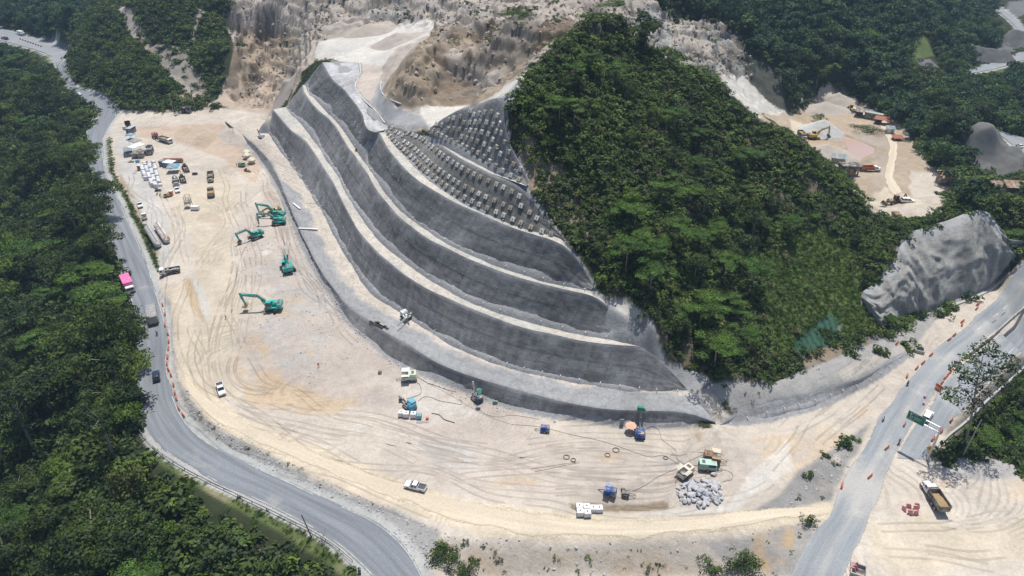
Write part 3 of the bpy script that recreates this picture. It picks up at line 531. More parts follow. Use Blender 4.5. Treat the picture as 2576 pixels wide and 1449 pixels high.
zq = H2 + 5.5 * fbm(MX * .045, MY * .045, 261, 5) + 1.2 * fbm(MX * .2, MY * .2, 263, 3); st_ = 5.2 + 0 * zq; fr_ = zq / st_ - np.floor(zq / st_); stp = (sstep(.30, .62, fr_) - fr_) * st_
okc = (region("800,105 900,85 1065,45 1100,60 1090,80 1000,120 960,170 945,230 900,200 880,160 790,150", 8, 8) < .3) & (region("1050,262 1200,255 1320,180 1310,220 1150,295 1050,320 905,158 960,170 965,310", 8, 4) < .3)
GUL2 = crag * okc; H2 = H2 + crag * stp * .6 * okc; mf = 1 - np.abs(fbm(MX * .075, MY * .075, 271, 6)) * 3.2; H2 = H2 + GUL2 * mf * 1.6; rk = np.abs(fbm(MX * .42, MY * .42, 267, 3)); H2 = H2 + crag * okc * (.55 - rk * 3.2) * .8
stf = sstep(.26, .34, fr_) * sstep(.68, .56, fr_) * crag * okc; C = C * (1 - .30 * stf[..., None]); dk = GUL2 * sstep(.10, -.35, mf); C = C * (1 - .5 * dk[..., None])  # steep risers and hollows darkened: relief shade painted into the rock colour
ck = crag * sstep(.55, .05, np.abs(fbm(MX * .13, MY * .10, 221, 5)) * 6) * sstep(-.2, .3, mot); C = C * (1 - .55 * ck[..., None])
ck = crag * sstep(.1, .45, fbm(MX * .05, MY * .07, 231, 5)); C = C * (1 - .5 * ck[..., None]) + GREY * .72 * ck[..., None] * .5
H2 = H2 * (1 - FLAT)
H2 = np.where((MY > 1000) | (np.abs(MX) > 800), HZ, H2)
HZ = H2
def hz(x, y):
    x = np.atleast_1d(np.asarray(x, float)); y = np.atleast_1d(np.asarray(y, float))
    i = np.clip(np.searchsorted(GX, x) - 1, 0, len(GX) - 2); j = np.clip(np.searchsorted(GY, y) - 1, 0, len(GY) - 2)
    fx = np.clip((x - GX[i]) / (GX[i + 1] - GX[i]), 0, 1); fy = np.clip((y - GY[j]) / (GY[j + 1] - GY[j]), 0, 1)
    return (HZ[j, i] * (1 - fx) + HZ[j, i + 1] * fx) * (1 - fy) + (HZ[j + 1, i] * (1 - fx) + HZ[j + 1, i + 1] * fx) * fy
def on(u, v, z=0):
    """traced point -> place on the ground"""
    o = Vector((0, 0, HC)); d = (G(u, v, 0) - o).normalized(); t = np.arange(60, 900, .5)
    px = d.x * t; py = d.y * t; pz = HC + d.z * t; g = hz(px, py); k = np.argmax(pz < g)
    return Vector((px[k], py[k], float(g[k])))
vis = region("-20,-20 2600,-20 2600,1470 -20,1470", 1, 0)
C *= .90
Cv = C * (1 + mot[..., None] * .12 + mot2[..., None] * .12)
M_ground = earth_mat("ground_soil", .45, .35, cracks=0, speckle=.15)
# wheel marks: fine winding lines where machines drive
n, b = nodes(M_ground); Lk = n.links.new
ta = n.nodes.new("ShaderNodeAttribute"); ta.attribute_name = "Trk"
geo = n.nodes.new("ShaderNodeNewGeometry"); wv = n.nodes.new("ShaderNodeTexWave"); wv.wave_type = 'BANDS'
wn = n.nodes.new("ShaderNodeTexNoise"); wn.inputs['Scale'].default_value = .022; wn.inputs['Detail'].default_value = 2
Lk(geo.outputs['Position'], wn.inputs['Vector'])
va = n.nodes.new("ShaderNodeVectorMath"); va.operation = 'MULTIPLY_ADD'; Lk(wn.outputs['Color'], va.inputs[0]); va.inputs[1].default_value = (90, 90, 0); Lk(geo.outputs['Position'], va.inputs[2])
wr = n.nodes.new("ShaderNodeMapping"); wr.inputs['Rotation'].default_value = (0, 0, R(38)); Lk(va.outputs[0], wr.inputs[0])
Lk(wr.outputs[0], wv.inputs['Vector']); wv.inputs['Scale'].default_value = .16; wv.inputs['Distortion'].default_value = 2.5; wv.inputs['Detail'].default_value = 3; wv.inputs['Detail Scale'].default_value = .4
n4 = n.nodes.new("ShaderNodeTexNoise"); n4.inputs['Scale'].default_value = .05; n4.inputs['Detail'].default_value = 3; Lk(geo.outputs['Position'], n4.inputs['Vector'])
m4 = n.nodes.new("ShaderNodeMapRange"); Lk(n4.outputs[0], m4.inputs[0]); m4.inputs[1].default_value = .5; m4.inputs[2].default_value = .66
mm = n.nodes.new("ShaderNodeMath"); mm.operation = 'MULTIPLY'; Lk(ta.outputs['Fac'], mm.inputs[0]); Lk(m4.outputs[0], mm.inputs[1])
m5 = n.nodes.new("ShaderNodeMapRange"); Lk(wv.outputs['Fac'], m5.inputs[0]); m5.inputs[1].default_value = 0; m5.inputs[2].default_value = .6; m5.inputs[3].default_value = .24; m5.inputs[4].default_value = 0
m6 = n.nodes.new("ShaderNodeMath"); m6.operation = 'MULTIPLY'; Lk(mm.outputs[0], m6.inputs[0]); Lk(m5.outputs[0], m6.inputs[1])
m7 = n.nodes.new("ShaderNodeMath"); m7.operation = 'SUBTRACT'; m7.inputs[0].default_value = 1; Lk(m6.outputs[0], m7.inputs[1])
src = b.inputs['Base Color'].links[0].from_socket; vs2 = n.nodes.new("ShaderNodeVectorMath"); vs2.operation = 'SCALE'
Lk(src, vs2.inputs[0]); Lk(m7.outputs[0], vs2.inputs['Scale']); Lk(vs2.outputs[0], b.inputs['Base Color'])
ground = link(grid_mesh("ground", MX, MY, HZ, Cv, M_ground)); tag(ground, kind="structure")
ta_ = ground.data.attributes.new("Trk", 'FLOAT', 'POINT'); ta_.data.foreach_set("value", TRK.ravel().astype(np.float32))

# ---------------------------------------------------------------- the terraces
M_shot = earth_mat("sprayed_concrete", .8, .22, (1, 1, 1), .9, .20, .12, cracks=.12)
def loft(a, b, n, rows):
    A_, B_ = resample(a, n), resample(b, n); t = np.linspace(0, 1, rows)[:, None, None]
    return A_[None] * (1 - t) + B_[None] * t
def length(a): return sum((a[i + 1] - a[i]).length for i in range(len(a) - 1))
def face(name, toe, top, parent, seed, base=SHOT, bulge=.35, lift=0.0, zoff=0.0):
    n = int(length(top) / .55); h_ = top[len(top) // 2].z - toe[len(toe) // 2].z
    rows = max(6, int((toe[len(toe) // 2] - top[len(top) // 2]).length / .5)); Q = loft(toe, top, n, rows)
    s = np.linspace(0, length(top), n)[None, :] + 0 * Q[..., 0]; t = np.linspace(0, 1, rows)[:, None] + 0 * Q[..., 0]
    du = np.gradient(Q, axis=1); dv = np.gradient(Q, axis=0); N = np.cross(du, dv); N /= np.linalg.norm(N, axis=-1, keepdims=True) + 1e-9
    N *= np.sign(-N[..., 1:2] + 1e-6)
    w = np.sin(np.clip(t, 0, 1) * math.pi) ** .5
    dsp = (fbm(s * .12, t * 1.2 + 3, seed, 4) * bulge + fbm(s * .7 + t * 2, t * 8 + s * .15, seed + 5, 4) * bulge * .55) * w + .06 * np.sin(t * 9 + 2 * fbm(s * .03, t, seed + 3, 3)) * w
    Q = Q + N * dsp[..., None]; Q[..., 2] += zoff
    c = np.ones(Q.shape) * base
    k = fbm(s * .05, t * 2.0, seed + 9, 4)[..., None]; dr = fbm(s * 1.1, t * .8, seed + 2, 4)[..., None]; br = fbm(s * .25, t * 3, seed + 31, 4)[..., None]
    c = c * (1 + .42 * k + .34 * dr + .18 * fbm(s * .3, t * 14, seed + 7, 3)[..., None])
    jt = np.exp(-((t - .52 - .03 * fbm(s * .04, t * 0, seed + 61, 3)) / .018) ** 2)[..., None] + np.exp(-((t - .27 - .03 * fbm(s * .05, t * 0, seed + 63, 3)) / .014) ** 2)[..., None] * .6; c = c * (1 - .38 * jt * (h_ > 6))
    c = c * (1 - sstep(.15, .5, br) * .25) + np.array((.27, .235, .19)) * sstep(.15, .5, br) * .25
    wt = sstep(.2, .55, fbm(s * .16, t * 1.0, seed + 77, 4))[..., None]; c = c * (1 - .5 * wt) + SHOTL * .95 * wt * .5
    e = (sstep(.90, 1.0, t) * .8)[..., None]; c = c * (1 - e) + SHOTL * 1.15 * e
    o = link(grid_mesh(name, Q[..., 0], Q[..., 1], Q[..., 2], c, M_shot), parent); o["_Q"] = 0; del o["_Q"]
    return o, Q, N
def bench(name, top, toe2, parent, seed, grey=None):
    n = int(length(top) / .55); rows = 9; Q = loft(top, toe2, n, rows)
    s = np.linspace(0, length(top), n)[None, :] + 0 * Q[..., 0]; t = np.linspace(0, 1, rows)[:, None] + 0 * Q[..., 0]
    Q[..., 2] += fbm(s * .5, t * 3, seed, 3) * .08 - .03
    c = np.ones(Q.shape) * np.array((.50, .48, .435)); c *= (1 + .12 * fbm(s * .2, t * 2, seed + 1, 4)[..., None] + .10 * fbm(s * 1.5, t * 5, seed + 2, 3)[..., None])
    e = (1 - sstep(0, .25, t))[..., None] * .55; c = c * (1 - e) + SHOTL * e
    sd_ = sstep(.0, .3, fbm(s * .06, t * .6, seed + 8, 3))[..., None]; c = c * (1 - sd_ * .5) + SAND * 1.05 * sd_ * .5
    if grey: c = grey(s, t, c, length(top))
    return link(grid_mesh(name, Q[..., 0], Q[..., 1], Q[..., 2], c, M_shot), parent)
def bench1_grey(s, t, c, L):
    nz_ = fbm(s * .09, t * 2.2, 401, 5) * .28 + fbm(s * .6, t * 6, 403, 3) * .06; f = s / L
    edge = np.interp(f, [0, .18, .28, .33, .5, .62, .75, .9, 1], [-.3, -.2, .25, .55, .50, .55, .78, .86, .9])
    w = (1 - sstep(-.05, .05, t + nz_ - edge))[..., None]; g = SHOTL * .92 * (1 + .15 * fbm(s * .25, t * 4, 405, 4)[..., None])
    sandy = SAND * 1.02 * (1 + .1 * fbm(s * .3, t * 4, 407, 4)[..., None]); c = sandy * (1 - w) + g * w
    e = (1 - sstep(0, .10, t))[..., None] * .5 * sstep(.3, .4, f)[..., None]; return c * (1 - e) + SHOT * 1.1 * e
TER = {}
def terrace(key, toe, top, toe2, label, seed, grey=None, base=SHOT):
    e = empty("concrete_slope", (0, 0, 0), 0, label, "concrete slope", "sprayed concrete terraces of the cut hillside")
    f, Q, N = face("slope_face", toe, top, e, seed, base); TER[key] = (e, Q, N, f)
    if toe2 is not None: bench("bench", top, toe2, e, seed + 100, grey)
    return e
terrace('A', A_toe, A_top, B_toe, "lowest grey concrete terrace, a low wall with a wide sandy ledge beside the yard", 11, bench1_grey)
terrace('B', B_toe, B_top, None, "second concrete terrace up from the yard, its steep dark face above the sandy ledge", 22)
bench("bench", cut(B_top, None, cB), C_toe, TER['B'][0], 131)
terrace('C', C_toe, C_top, None, "third concrete terrace up from the yard, a steep grey face between two pale ledges", 33)
bench("bench", cut(C_top, None, cC), D_toe, TER['C'][0], 141)
terrace('D', D_toe, D_top, None, "tall fourth concrete terrace, highest of the ones without square anchor blocks", 44)
bench("bench", cut(D_top, *cD), E_toe, TER['D'][0], 151)
terrace('E', E_toe, E_top, None, "fifth concrete terrace studded with rows of square blocks, the longer blocked band", 55, base=SHOT * .92 + np.array((.012, .008, -.004)))
bench("bench", cut(E_top, *cE), F_toe, TER['E'][0], 161)
terrace('F', F_toe, F_top, None, "topmost pointed concrete slope with rows of square anchor blocks beside the trees", 66, base=SHOT * 1.08)
e_ = empty("concrete_slope", (0, 0, 0), 0, "smooth pale grey concrete cap on the left summit above the terraces", "concrete slope", "sprayed concrete terraces of the cut hillside")
o_, Q_, N_ = face("slope_face", H_in, H_out, e_, 77, SHOTL * 1.15, .12)
e_ = empty("concrete_slope", (0, 0, 0), 0, "low grey concrete retaining bank running right towards the highway", "concrete slope")
o_, Q_, N_ = face("slope_face", W_toe, W_top, e_, 88, SHOTL * .95, .2); TER['W'] = (e_, Q_, N_, o_)
# the rocky sprayed mound beside the highway
def fold(a, b, n, rows):
    k = np.linspace(0, len(a) - 1, n); A_, B_ = [np.stack([np.interp(k, np.arange(len(l)), np.array([tuple(p) for p in l])[:, c]) for c in range(3)], 1) for l in (a, b)]; t = np.linspace(0, 1, rows)[:, None, None]; Q = A_[None] * (1 - t) + B_[None] * t; s = np.linspace(0, 1, n)[None, :] + 0 * Q[..., 0]; t = np.linspace(0, 1, rows)[:, None] + 0 * Q[..., 0]
    return Q, s, t
Q, s_, t_ = fold(M_base, M_out, 170, 60)
wv_ = np.sin(t_ * math.pi) ** .7
fl = np.abs(fbm(s_ * 9 + t_ * .9, t_ * 1.7, 301, 4)) * 6.0 + np.abs(fbm(s_ * 30, t_ * 6, 305, 4)) * .9
wv_ = wv_ * sstep(0, .06, s_) * sstep(1, .9, s_); Q[..., 1] -= (3.2 - fl * .62) * wv_ * 1.2; Q[..., 2] += (1.6 - fl * .3) * wv_ * 1.2
c_ = np.ones(Q.shape) * np.array((.335, .328, .31)); c_ *= (1 + .28 * fbm(s_ * 10, t_ * 3, 311, 5)[..., None] + .45 * fbm(s_ * 55, t_ * 1.2, 313, 5)[..., None])
e2 = sstep(.8, 1, t_ + .15 * fbm(s_ * 12, t_ * 2, 315, 3))[..., None]; c_ = c_ * (1 - e2 * .7) + SHOTL * 1.05 * e2 * .7
mound = link(grid_mesh("concrete_mound", Q[..., 0], Q[..., 1], Q[..., 2], c_, M_shot)); tag(mound, "lumpy grey concrete covered rock mound beside the right highway", "rock mound")

# ---------------------------------------------------------------- roads
def road_mat(name, base, dust, lane=0, dark=.75, amt=.5):
    m = bpy.data.materials.new(name); n, b = nodes(m); L = n.links.new; b.inputs['Roughness'].default_value = .85; b.inputs['Specular IOR Level'].default_value = .25
    at = n.nodes.new("ShaderNodeAttribute"); at.attribute_name = "RoadUV"; mp = n.nodes.new("ShaderNodeMapping"); mp.inputs['Scale'].default_value = (.035, .75, 1); L(at.outputs['Vector'], mp.inputs[0])
    n1 = n.nodes.new("ShaderNodeTexNoise"); n1.inputs['Scale'].default_value = 1.0; n1.inputs['Detail'].default_value = 6; L(mp.outputs[0], n1.inputs['Vector'])
    geo = n.nodes.new("ShaderNodeNewGeometry"); n2 = n.nodes.new("ShaderNodeTexNoise"); n2.inputs['Scale'].default_value = .08; n2.inputs['Detail'].default_value = 7; n2.inputs['Roughness'].default_value = .65; L(geo.outputs['Position'], n2.inputs['Vector'])
    n3 = n.nodes.new("ShaderNodeTexNoise"); n3.inputs['Scale'].default_value = 2.2; n3.inputs['Detail'].default_value = 6; L(geo.outputs['Position'], n3.inputs['Vector'])
    mx = n.nodes.new("ShaderNodeMix"); mx.data_type = 'RGBA'; mx.inputs[6].default_value = (*[q * dark for q in base], 1); mx.inputs[7].default_value = (*[q * 1.12 for q in base], 1)
    r1 = n.nodes.new("ShaderNodeMapRange"); L(n1.outputs[0], r1.inputs[0]); r1.inputs[1].default_value = .33; r1.inputs[2].default_value = .62; L(r1.outputs[0], mx.inputs[0])
    my = n.nodes.new("ShaderNodeMix"); my.data_type = 'RGBA'; my.inputs[7].default_value = (*dust, 1); L(mx.outputs[2], my.inputs[6])
    r2 = n.nodes.new("ShaderNodeMapRange"); L(n2.outputs[0], r2.inputs[0]); r2.inputs[1].default_value = .62 - amt * .3; r2.inputs[2].default_value = .80 - amt * .3; r2.inputs[4].default_value = .8; 
    ca = n.nodes.new("ShaderNodeAttribute"); ca.attribute_name = "Dust"; ad = n.nodes.new("ShaderNodeMath"); ad.operation = 'ADD'; ad.use_clamp = True; L(r2.outputs[0], ad.inputs[0]); L(ca.outputs['Fac'], ad.inputs[1]); L(ad.outputs[0], my.inputs[0])
    r3 = n.nodes.new("ShaderNodeMapRange"); L(n3.outputs[0], r3.inputs[0]); r3.inputs[1].default_value = .3; r3.inputs[2].default_value = .7; r3.inputs[3].default_value = .9; r3.inputs[4].default_value = 1.1
    sc = n.nodes.new("ShaderNodeVectorMath"); sc.operation = 'SCALE'; L(my.outputs[2], sc.inputs[0]); L(r3.outputs[0], sc.inputs['Scale']); L(sc.outputs[0], b.inputs['Base Color'])
    ed = n.nodes.new("ShaderNodeAttribute"); ed.attribute_name = "Edge"; e1 = n.nodes.new("ShaderNodeMath"); e1.operation = 'MULTIPLY_ADD'; L(n3.outputs[0], e1.inputs[0]); e1.inputs[1].default_value = .9; L(ed.outputs['Fac'], e1.inputs[2])
    e2 = n.nodes.new("ShaderNodeMapRange"); L(e1.outputs[0], e2.inputs[0]); e2.inputs[1].default_value = .95 ; e2.inputs[2].default_value = 1.15
    tr = n.nodes.new("ShaderNodeBsdfTransparent"); ms = n.nodes.new("ShaderNodeMixShader"); L(e2.outputs[0], ms.inputs[0]); L(b.outputs[0], ms.inputs[1]); L(tr.outputs[0], ms.inputs[2]); L(ms.outputs[0], n.nodes["Material Output"].inputs[0])
    return m
M_asph = road_mat("asphalt_old", (.215, .232, .255), (.40, .39, .37), amt=.12, dark=.78)
M_asph2 = road_mat("asphalt_dusty", (.275, .295, .315), (.44, .43, .405), amt=.25, dark=.84)
M_paint = mat("road_paint", (.72, .72, .70), .7, var=.15, scale=1.5, dirt=(.4, .39, .37), dirt_amt=.6)
M_dirt = road_mat("dirt_track_soil", tuple(HAUL * .97), tuple(HAUL * .85), amt=.3, dark=.90)
def strip(name, L_, R_, m, dz=.07, across=12, dustf=None, fixed=None, parent=None, rag=.8):
    n = int(max(length(L_), length(R_)) / .8); A_, B_ = resample(L_, n), resample(R_, n); t = np.linspace(0, 1, across)[:, None, None]
    Q = A_[None] * (1 - t) + B_[None] * t
    if fixed is None: Q[..., 2] = hz(Q[..., 0].ravel(), Q[..., 1].ravel()).reshape(Q.shape[:2]) + dz
    else: Q[..., 2] += dz
    o = grid_mesh(name, Q[..., 0], Q[..., 1], Q[..., 2], None, m); me = o.data
    s = np.linspace(0, length(L_), n)[None, :] + 0 * Q[..., 0]; w = np.linalg.norm(A_ - B_, axis=1)[None, :] * t[..., 0]
    a = me.attributes.new("RoadUV", 'FLOAT_VECTOR', 'POINT'); a.data.foreach_set("vector", np.stack([s, w, 0 * s], -1).ravel().astype(np.float32))
    d = me.attributes.new("Dust", 'FLOAT', 'POINT'); tt = t[..., 0] + 0 * s
    dv = np.clip(.55 - np.minimum(tt, 1 - tt) * across * .9 + .5 * fbm(s * .3, tt * 4, 5, 4), 0, .9) if dustf is None else dustf(s / s.max(), tt, s)
    d.data.foreach_set("value", dv.ravel().astype(np.float32)); ea = me.attributes.new("Edge", 'FLOAT', 'POINT'); wd = np.linalg.norm(A_ - B_, axis=1)[None, :]; dm = np.minimum(tt, 1 - tt) * wd
    ev = 1 - sstep(0, rag * 1.6, dm + fbm(s * .15, tt * 3, 55, 4) * rag); ea.data.foreach_set("value", (ev * .9).ravel().astype(np.float32)); link(o, parent); return o, Q
road1, QR1 = strip("road", rl, rr, M_asph, .08, 16); tag(road1, kind="structure")
def hdust(f, t, s):
    e = np.clip(.75 - np.minimum(t, 1 - t) * 9, 0, .7)
    cross = np.exp(-((f - .17 + (t - .5) * .02) / .035) ** 2) * .95
    mid = np.exp(-((t - .55) / .12) ** 2) * .5 * (f < .75)
    return np.clip(e + cross + mid * (1 + fbm(s * .1, t * 3, 6, 3)) + .25 * fbm(s * .08, t * 2, 7, 3), 0, .95)
road2, QR2 = strip("highway", hl, hr, M_asph2, .08, 20, hdust); tag(road2, kind="structure")
road3, QR3 = strip("highway", cl, cr, M_asph2, .075, 14, lambda f, t, s: np.clip(.6 - np.minimum(t, 1 - t) * 9 + .3 * fbm(s * .1, t * 3, 16, 3), 0, .9)); tag(road3, kind="structure")
# haul track along the bottom and the track of the side works
def adust(f, t, s): return np.clip(.4 + .5 * fbm(s * .05, t * 3, 16, 4), 0, .9)
paint_tracks = strip("dirt_track", dl, dr_, M_dirt, .06, 24, adust, rag=1.6)[0]; tag(paint_tracks, kind="structure")
tag(strip("dirt_track", wl, wr_, M_dirt, .12, 12, adust, rag=1.6)[0], kind="structure")
tag(strip("highway", ffl, ffr, M_asph2, .35, 8)[0], kind="structure")
tag(strip("highway", fdl, fdr, M_asph2, .4, 8)[0], kind="structure"); tag(strip("highway", fcl, fcr, M_asph2, .3, 10)[0], kind="structure")
tag(strip("highway", bl, br_, M_asph2, .35, 10)[0], kind="structure")

# wheel ruts: pairs of thin pressed lines that follow the ways the machines take
mr_ = bpy.data.materials.new("wheel_rut_soil"); n, b = nodes(mr_); L = n.links.new; b.inputs['Roughness'].default_value = .95; b.inputs['Specular IOR Level'].default_value = .1
at_ = n.nodes.new("ShaderNodeAttribute"); at_.attribute_name = "Col"; L(at_.outputs['Color'], b.inputs['Base Color'])
ge = n.nodes.new("ShaderNodeNewGeometry"); n1 = n.nodes.new("ShaderNodeTexNoise"); n1.inputs['Scale'].default_value = .09; n1.inputs['Detail'].default_value = 6; L(ge.outputs['Position'], n1.inputs['Vector'])
r1 = n.nodes.new("ShaderNodeMapRange"); L(n1.outputs[0], r1.inputs[0]); r1.inputs[1].default_value = .42; r1.inputs[2].default_value = .60; r1.inputs[3].default_value = .15; r1.inputs[4].default_value = .95
tr = n.nodes.new("ShaderNodeBsdfTransparent"); ms = n.nodes.new("ShaderNodeMixShader"); L(r1.outputs[0], ms.inputs[0]); L(b.outputs[0], ms.inputs[1]); L(tr.outputs[0], ms.inputs[2]); L(ms.outputs[0], n.nodes["Material Output"].inputs[0])
RT = ["500,470 545,560 480,690 465,800 480,930 560,1035 700,1095 900,1180 1100,1245 1400,1305 1700,1312 2090,1280", "560,420 600,540 620,700 570,840 560,960 640,1010 760,1000 900,1020 1050,1010", "1720,1210 1400,1190 1100,1150 900,1080 760,1060 600,1020 540,980", "2230,1200 2290,1260 2420,1285 2600,1250", "2200,1400 2330,1400 2450,1420 2600,1400", "1950,1190 2050,1080 2180,980 2300,880", "1300,1230 1500,1235 1700,1245 1850,1215 1930,1130", "350,420 400,500 440,600 420,690 440,780", "600,400 660,520 700,640 760,760 880,900 1000,960", "1000,1190 1200,1160 1450,1130 1750,1130 1950,1100"]
rg = np.random.default_rng(3); VV = []; FF = []; CC = []
for ri, s_ in enumerate(RT):
    base_ = [on(u, v) for u, v in P(s_)]; B_ = resample(base_, int(length(base_) / 1.4)); tg = np.gradient(B_[:, :2], axis=0); tg /= np.linalg.norm(tg, axis=1, keepdims=True) + 1e-9; nn = np.stack([-tg[:, 1], tg[:, 0]], 1); m_n = len(B_)
    for k in range(6):
        i0 = int(rg.uniform(0, .5) * m_n); i1 = int(rg.uniform(.5, 1) * m_n); 
        if i1 - i0 < 8: continue
        o0 = rg.normal(0, 4.5); wob = fbm(np.arange(m_n) * .05 + k * 9.1, np.full(m_n, ri * 3.3), 70 + k, 2) * 5; cc = float(rg.choice([.93, .96, 1.05]))
        for sd2 in (-.95, .95):
            c_ = B_[:, :2] + nn * (o0 + wob + sd2)[:, None]; a_ = c_ - nn * .27; b2 = c_ + nn * .27; st0 = len(VV)
            for i in range(i0, i1):
                for q_ in (a_[i], b2[i]): VV.append((q_[0], q_[1], float(hz(q_[0], q_[1])[0]) + .02)); ii = min(np.searchsorted(GX, q_[0]), len(GX) - 1); jj = min(np.searchsorted(GY, q_[1]), len(GY) - 1); CC.append(Cv[jj, ii] * cc)
            FF += [(st0 + 2 * i, st0 + 2 * i + 1, st0 + 2 * i + 3, st0 + 2 * i + 2) for i in range(i1 - i0 - 1)]
me = bpy.data.meshes.new("wheel_ruts"); me.from_pydata(VV, [], FF); me.materials.append(mr_); a_ = me.color_attributes.new("Col", 'FLOAT_COLOR', 'POINT'); a_.data.foreach_set("color", np.concatenate([np.array(CC), np.ones((len(CC), 1))], 1).astype(np.float32).ravel())
tag(link(bpy.data.objects.new("wheel_ruts", me)), kind="structure")
# ================================================================ plants
def leaf_mat(name, cols, rough=.6, dry=.12):
    m = bpy.data.materials.new(name); n, b = nodes(m); L = n.links.new
    b.inputs['Roughness'].default_value = rough; b.inputs['Specular IOR Level'].default_value = .25
    oi = n.nodes.new("ShaderNodeObjectInfo"); cr = n.nodes.new("ShaderNodeValToRGB"); ge = n.nodes.new("ShaderNodeNewGeometry"); nl = n.nodes.new("ShaderNodeTexNoise"); nl.inputs['Scale'].default_value = .06; nl.inputs['Detail'].default_value = 4; L(ge.outputs['Position'], nl.inputs['Vector'])
    q1 = n.nodes.new("ShaderNodeMath"); q1.operation = 'MULTIPLY_ADD'; L(nl.outputs[0], q1.inputs[0]); q1.inputs[1].default_value = 1.7; q1.inputs[2].default_value = -.62
    q2 = n.nodes.new("ShaderNodeMath"); q2.operation = 'MULTIPLY_ADD'; q2.use_clamp = True; L(oi.outputs['Random'], q2.inputs[0]); q2.inputs[1].default_value = .55; L(q1.outputs[0], q2.inputs[2]); L(q2.outputs[0], cr.inputs[0])
    cr.color_ramp.interpolation = 'LINEAR'; el = cr.color_ramp.elements
    while len(el) < len(cols): el.new(.5)
    for i, c in enumerate(cols): el[i].position = i / (len(cols) - 1); el[i].color = (*c, 1)
    ns = n.nodes.new("ShaderNodeTexNoise"); ns.inputs['Scale'].default_value = .35; ns.inputs['Detail'].default_value = 3; L(ge.outputs['Position'], ns.inputs['Vector'])
    at = n.nodes.new("ShaderNodeAttribute"); at.attribute_name = "leaf"
    a = n.nodes.new("ShaderNodeMapRange"); L(ns.outputs[0], a.inputs[0]); a.inputs[1].default_value = .3; a.inputs[2].default_value = .7; a.inputs[3].default_value = .72; a.inputs[4].default_value = 1.3
    c2 = n.nodes.new("ShaderNodeMapRange"); L(at.outputs['Fac'], c2.inputs[0]); c2.inputs[3].default_value = .5; c2.inputs[4].default_value = 1.5
    mu = n.nodes.new("ShaderNodeMath"); mu.operation = 'MULTIPLY'; L(a.outputs[0], mu.inputs[0]); L(c2.outputs[0], mu.inputs[1])
    v = n.nodes.new("ShaderNodeVectorMath"); v.operation = 'SCALE'; L(cr.outputs[0], v.inputs[0]); L(mu.outputs[0], v.inputs['Scale']); L(v.outputs[0], b.inputs['Base Color'])
    tr = n.nodes.new("ShaderNodeBsdfTranslucent"); L(v.outputs[0], tr.inputs[0]); ms = n.nodes.new("ShaderNodeMixShader"); ms.inputs[0].default_value = .28
    out = n.nodes["Material Output"]; L(b.outputs[0], ms.inputs[1]); L(tr.outputs[0], ms.inputs[2]); L(ms.outputs[0], out.inputs[0]); return m
M_leafD = leaf_mat("leaves_dark", [(.026, .050, .018), (.055, .088, .020), (.032, .060, .026), (.078, .115, .022), (.040, .074, .022), (.120, .170, .028), (.090, .10, .032)])
M_leafB = leaf_mat("leaves_bush", [(.085, .075, .042), (.050, .084, .024), (.082, .130, .028), (.056, .095, .028), (.125, .185, .034), (.085, .135, .030), (.16, .20, .050)])
M_leafU = leaf_mat("leaves_feathery", [(.055, .12, .022), (.080, .155, .028), (.11, .19, .03)])
M_leafL = leaf_mat("leaves_lime", [(.08, .15, .022), (.12, .20, .026), (.10, .14, .035)])
M_leafF = leaf_mat("leaves_far", [(.030, .068, .032), (.050, .100, .034), (.034, .065, .034), (.085, .145, .036), (.04, .085, .04)])
M_dry = leaf_mat("leaves_dry", [(.14, .13, .05), (.10, .12, .04), (.17, .15, .07)])
M_bark = mat("bark", (.27, .24, .20), .9, var=.3, scale=2)
def leaves(cen, nrm, size, rng, aspect=.6):
    n = len(cen); nrm = nrm + rng.normal(0, .45, (n, 3)); nrm /= np.linalg.norm(nrm, axis=1, keepdims=True)
    r = rng.normal(0, 1, (n, 3)); t1 = np.cross(nrm, r); t1 /= np.linalg.norm(t1, axis=1, keepdims=True); t2 = np.cross(nrm, t1)
    s = size * rng.uniform(.6, 1.35, (n, 1)); a = t1 * s; b_ = t2 * s * aspect
    v = np.stack([cen - a, cen + b_ * .9 - a * .1, cen + a + nrm * s * -.25, cen - b_ * .9 + a * .15], 1)
    return v.reshape(-1, 3)
def leaf_mesh(name, V, m, tone=None):
    n = len(V) // 4; me = bpy.data.meshes.new(name); me.vertices.add(n * 4); me.vertices.foreach_set("co", V.astype(np.float32).ravel())
    me.loops.add(n * 4); me.loops.foreach_set("vertex_index", np.arange(n * 4, dtype=np.int32)); me.polygons.add(n); me.polygons.foreach_set("loop_start", np.arange(0, n * 4, 4, dtype=np.int32))
    me.update(calc_edges=True); me.materials.append(m)
    at = me.attributes.new("leaf", 'FLOAT', 'POINT'); z = RNG.random(n) if tone is None else tone
    at.data.foreach_set("value", np.repeat(z, 4).astype(np.float32)); return me
def lobes_mesh(name, lobes, per, size, m, rng, up=.35, shell=.35):
    """lobes: (x,y,z,rx,ry,rz)"""
    V = []; T = []
    for (x, y, z, rx, ry, rz_) in lobes:
        n = max(20, int(per * (rx * ry + rx * rz_) / 2)); d = rng.normal(0, 1, (n, 3)); d /= np.linalg.norm(d, axis=1, keepdims=True)
        d[:, 2] = np.where(d[:, 2] < -.25, -d[:, 2] * .8, d[:, 2]); rad = 1 - shell * rng.random((n, 1)) ** 2
        bump = 1 + .16 * np.sin(d[:, :1] * 7 + x) * np.cos(d[:, 1:2] * 6 + y) + .12 * rng.normal(0, 1, (n, 1))
        c = np.array([[x, y, z]]) + d * rad * bump * np.array([[rx, ry, rz_]])
        V.append(leaves(c, d + np.array([[0, 0, up]]), size, rng)); T.append(np.clip(rng.random() * .5 + rng.random(n) * .5, 0, 1))
    return leaf_mesh(name, np.concatenate(V), m, np.concatenate(T))
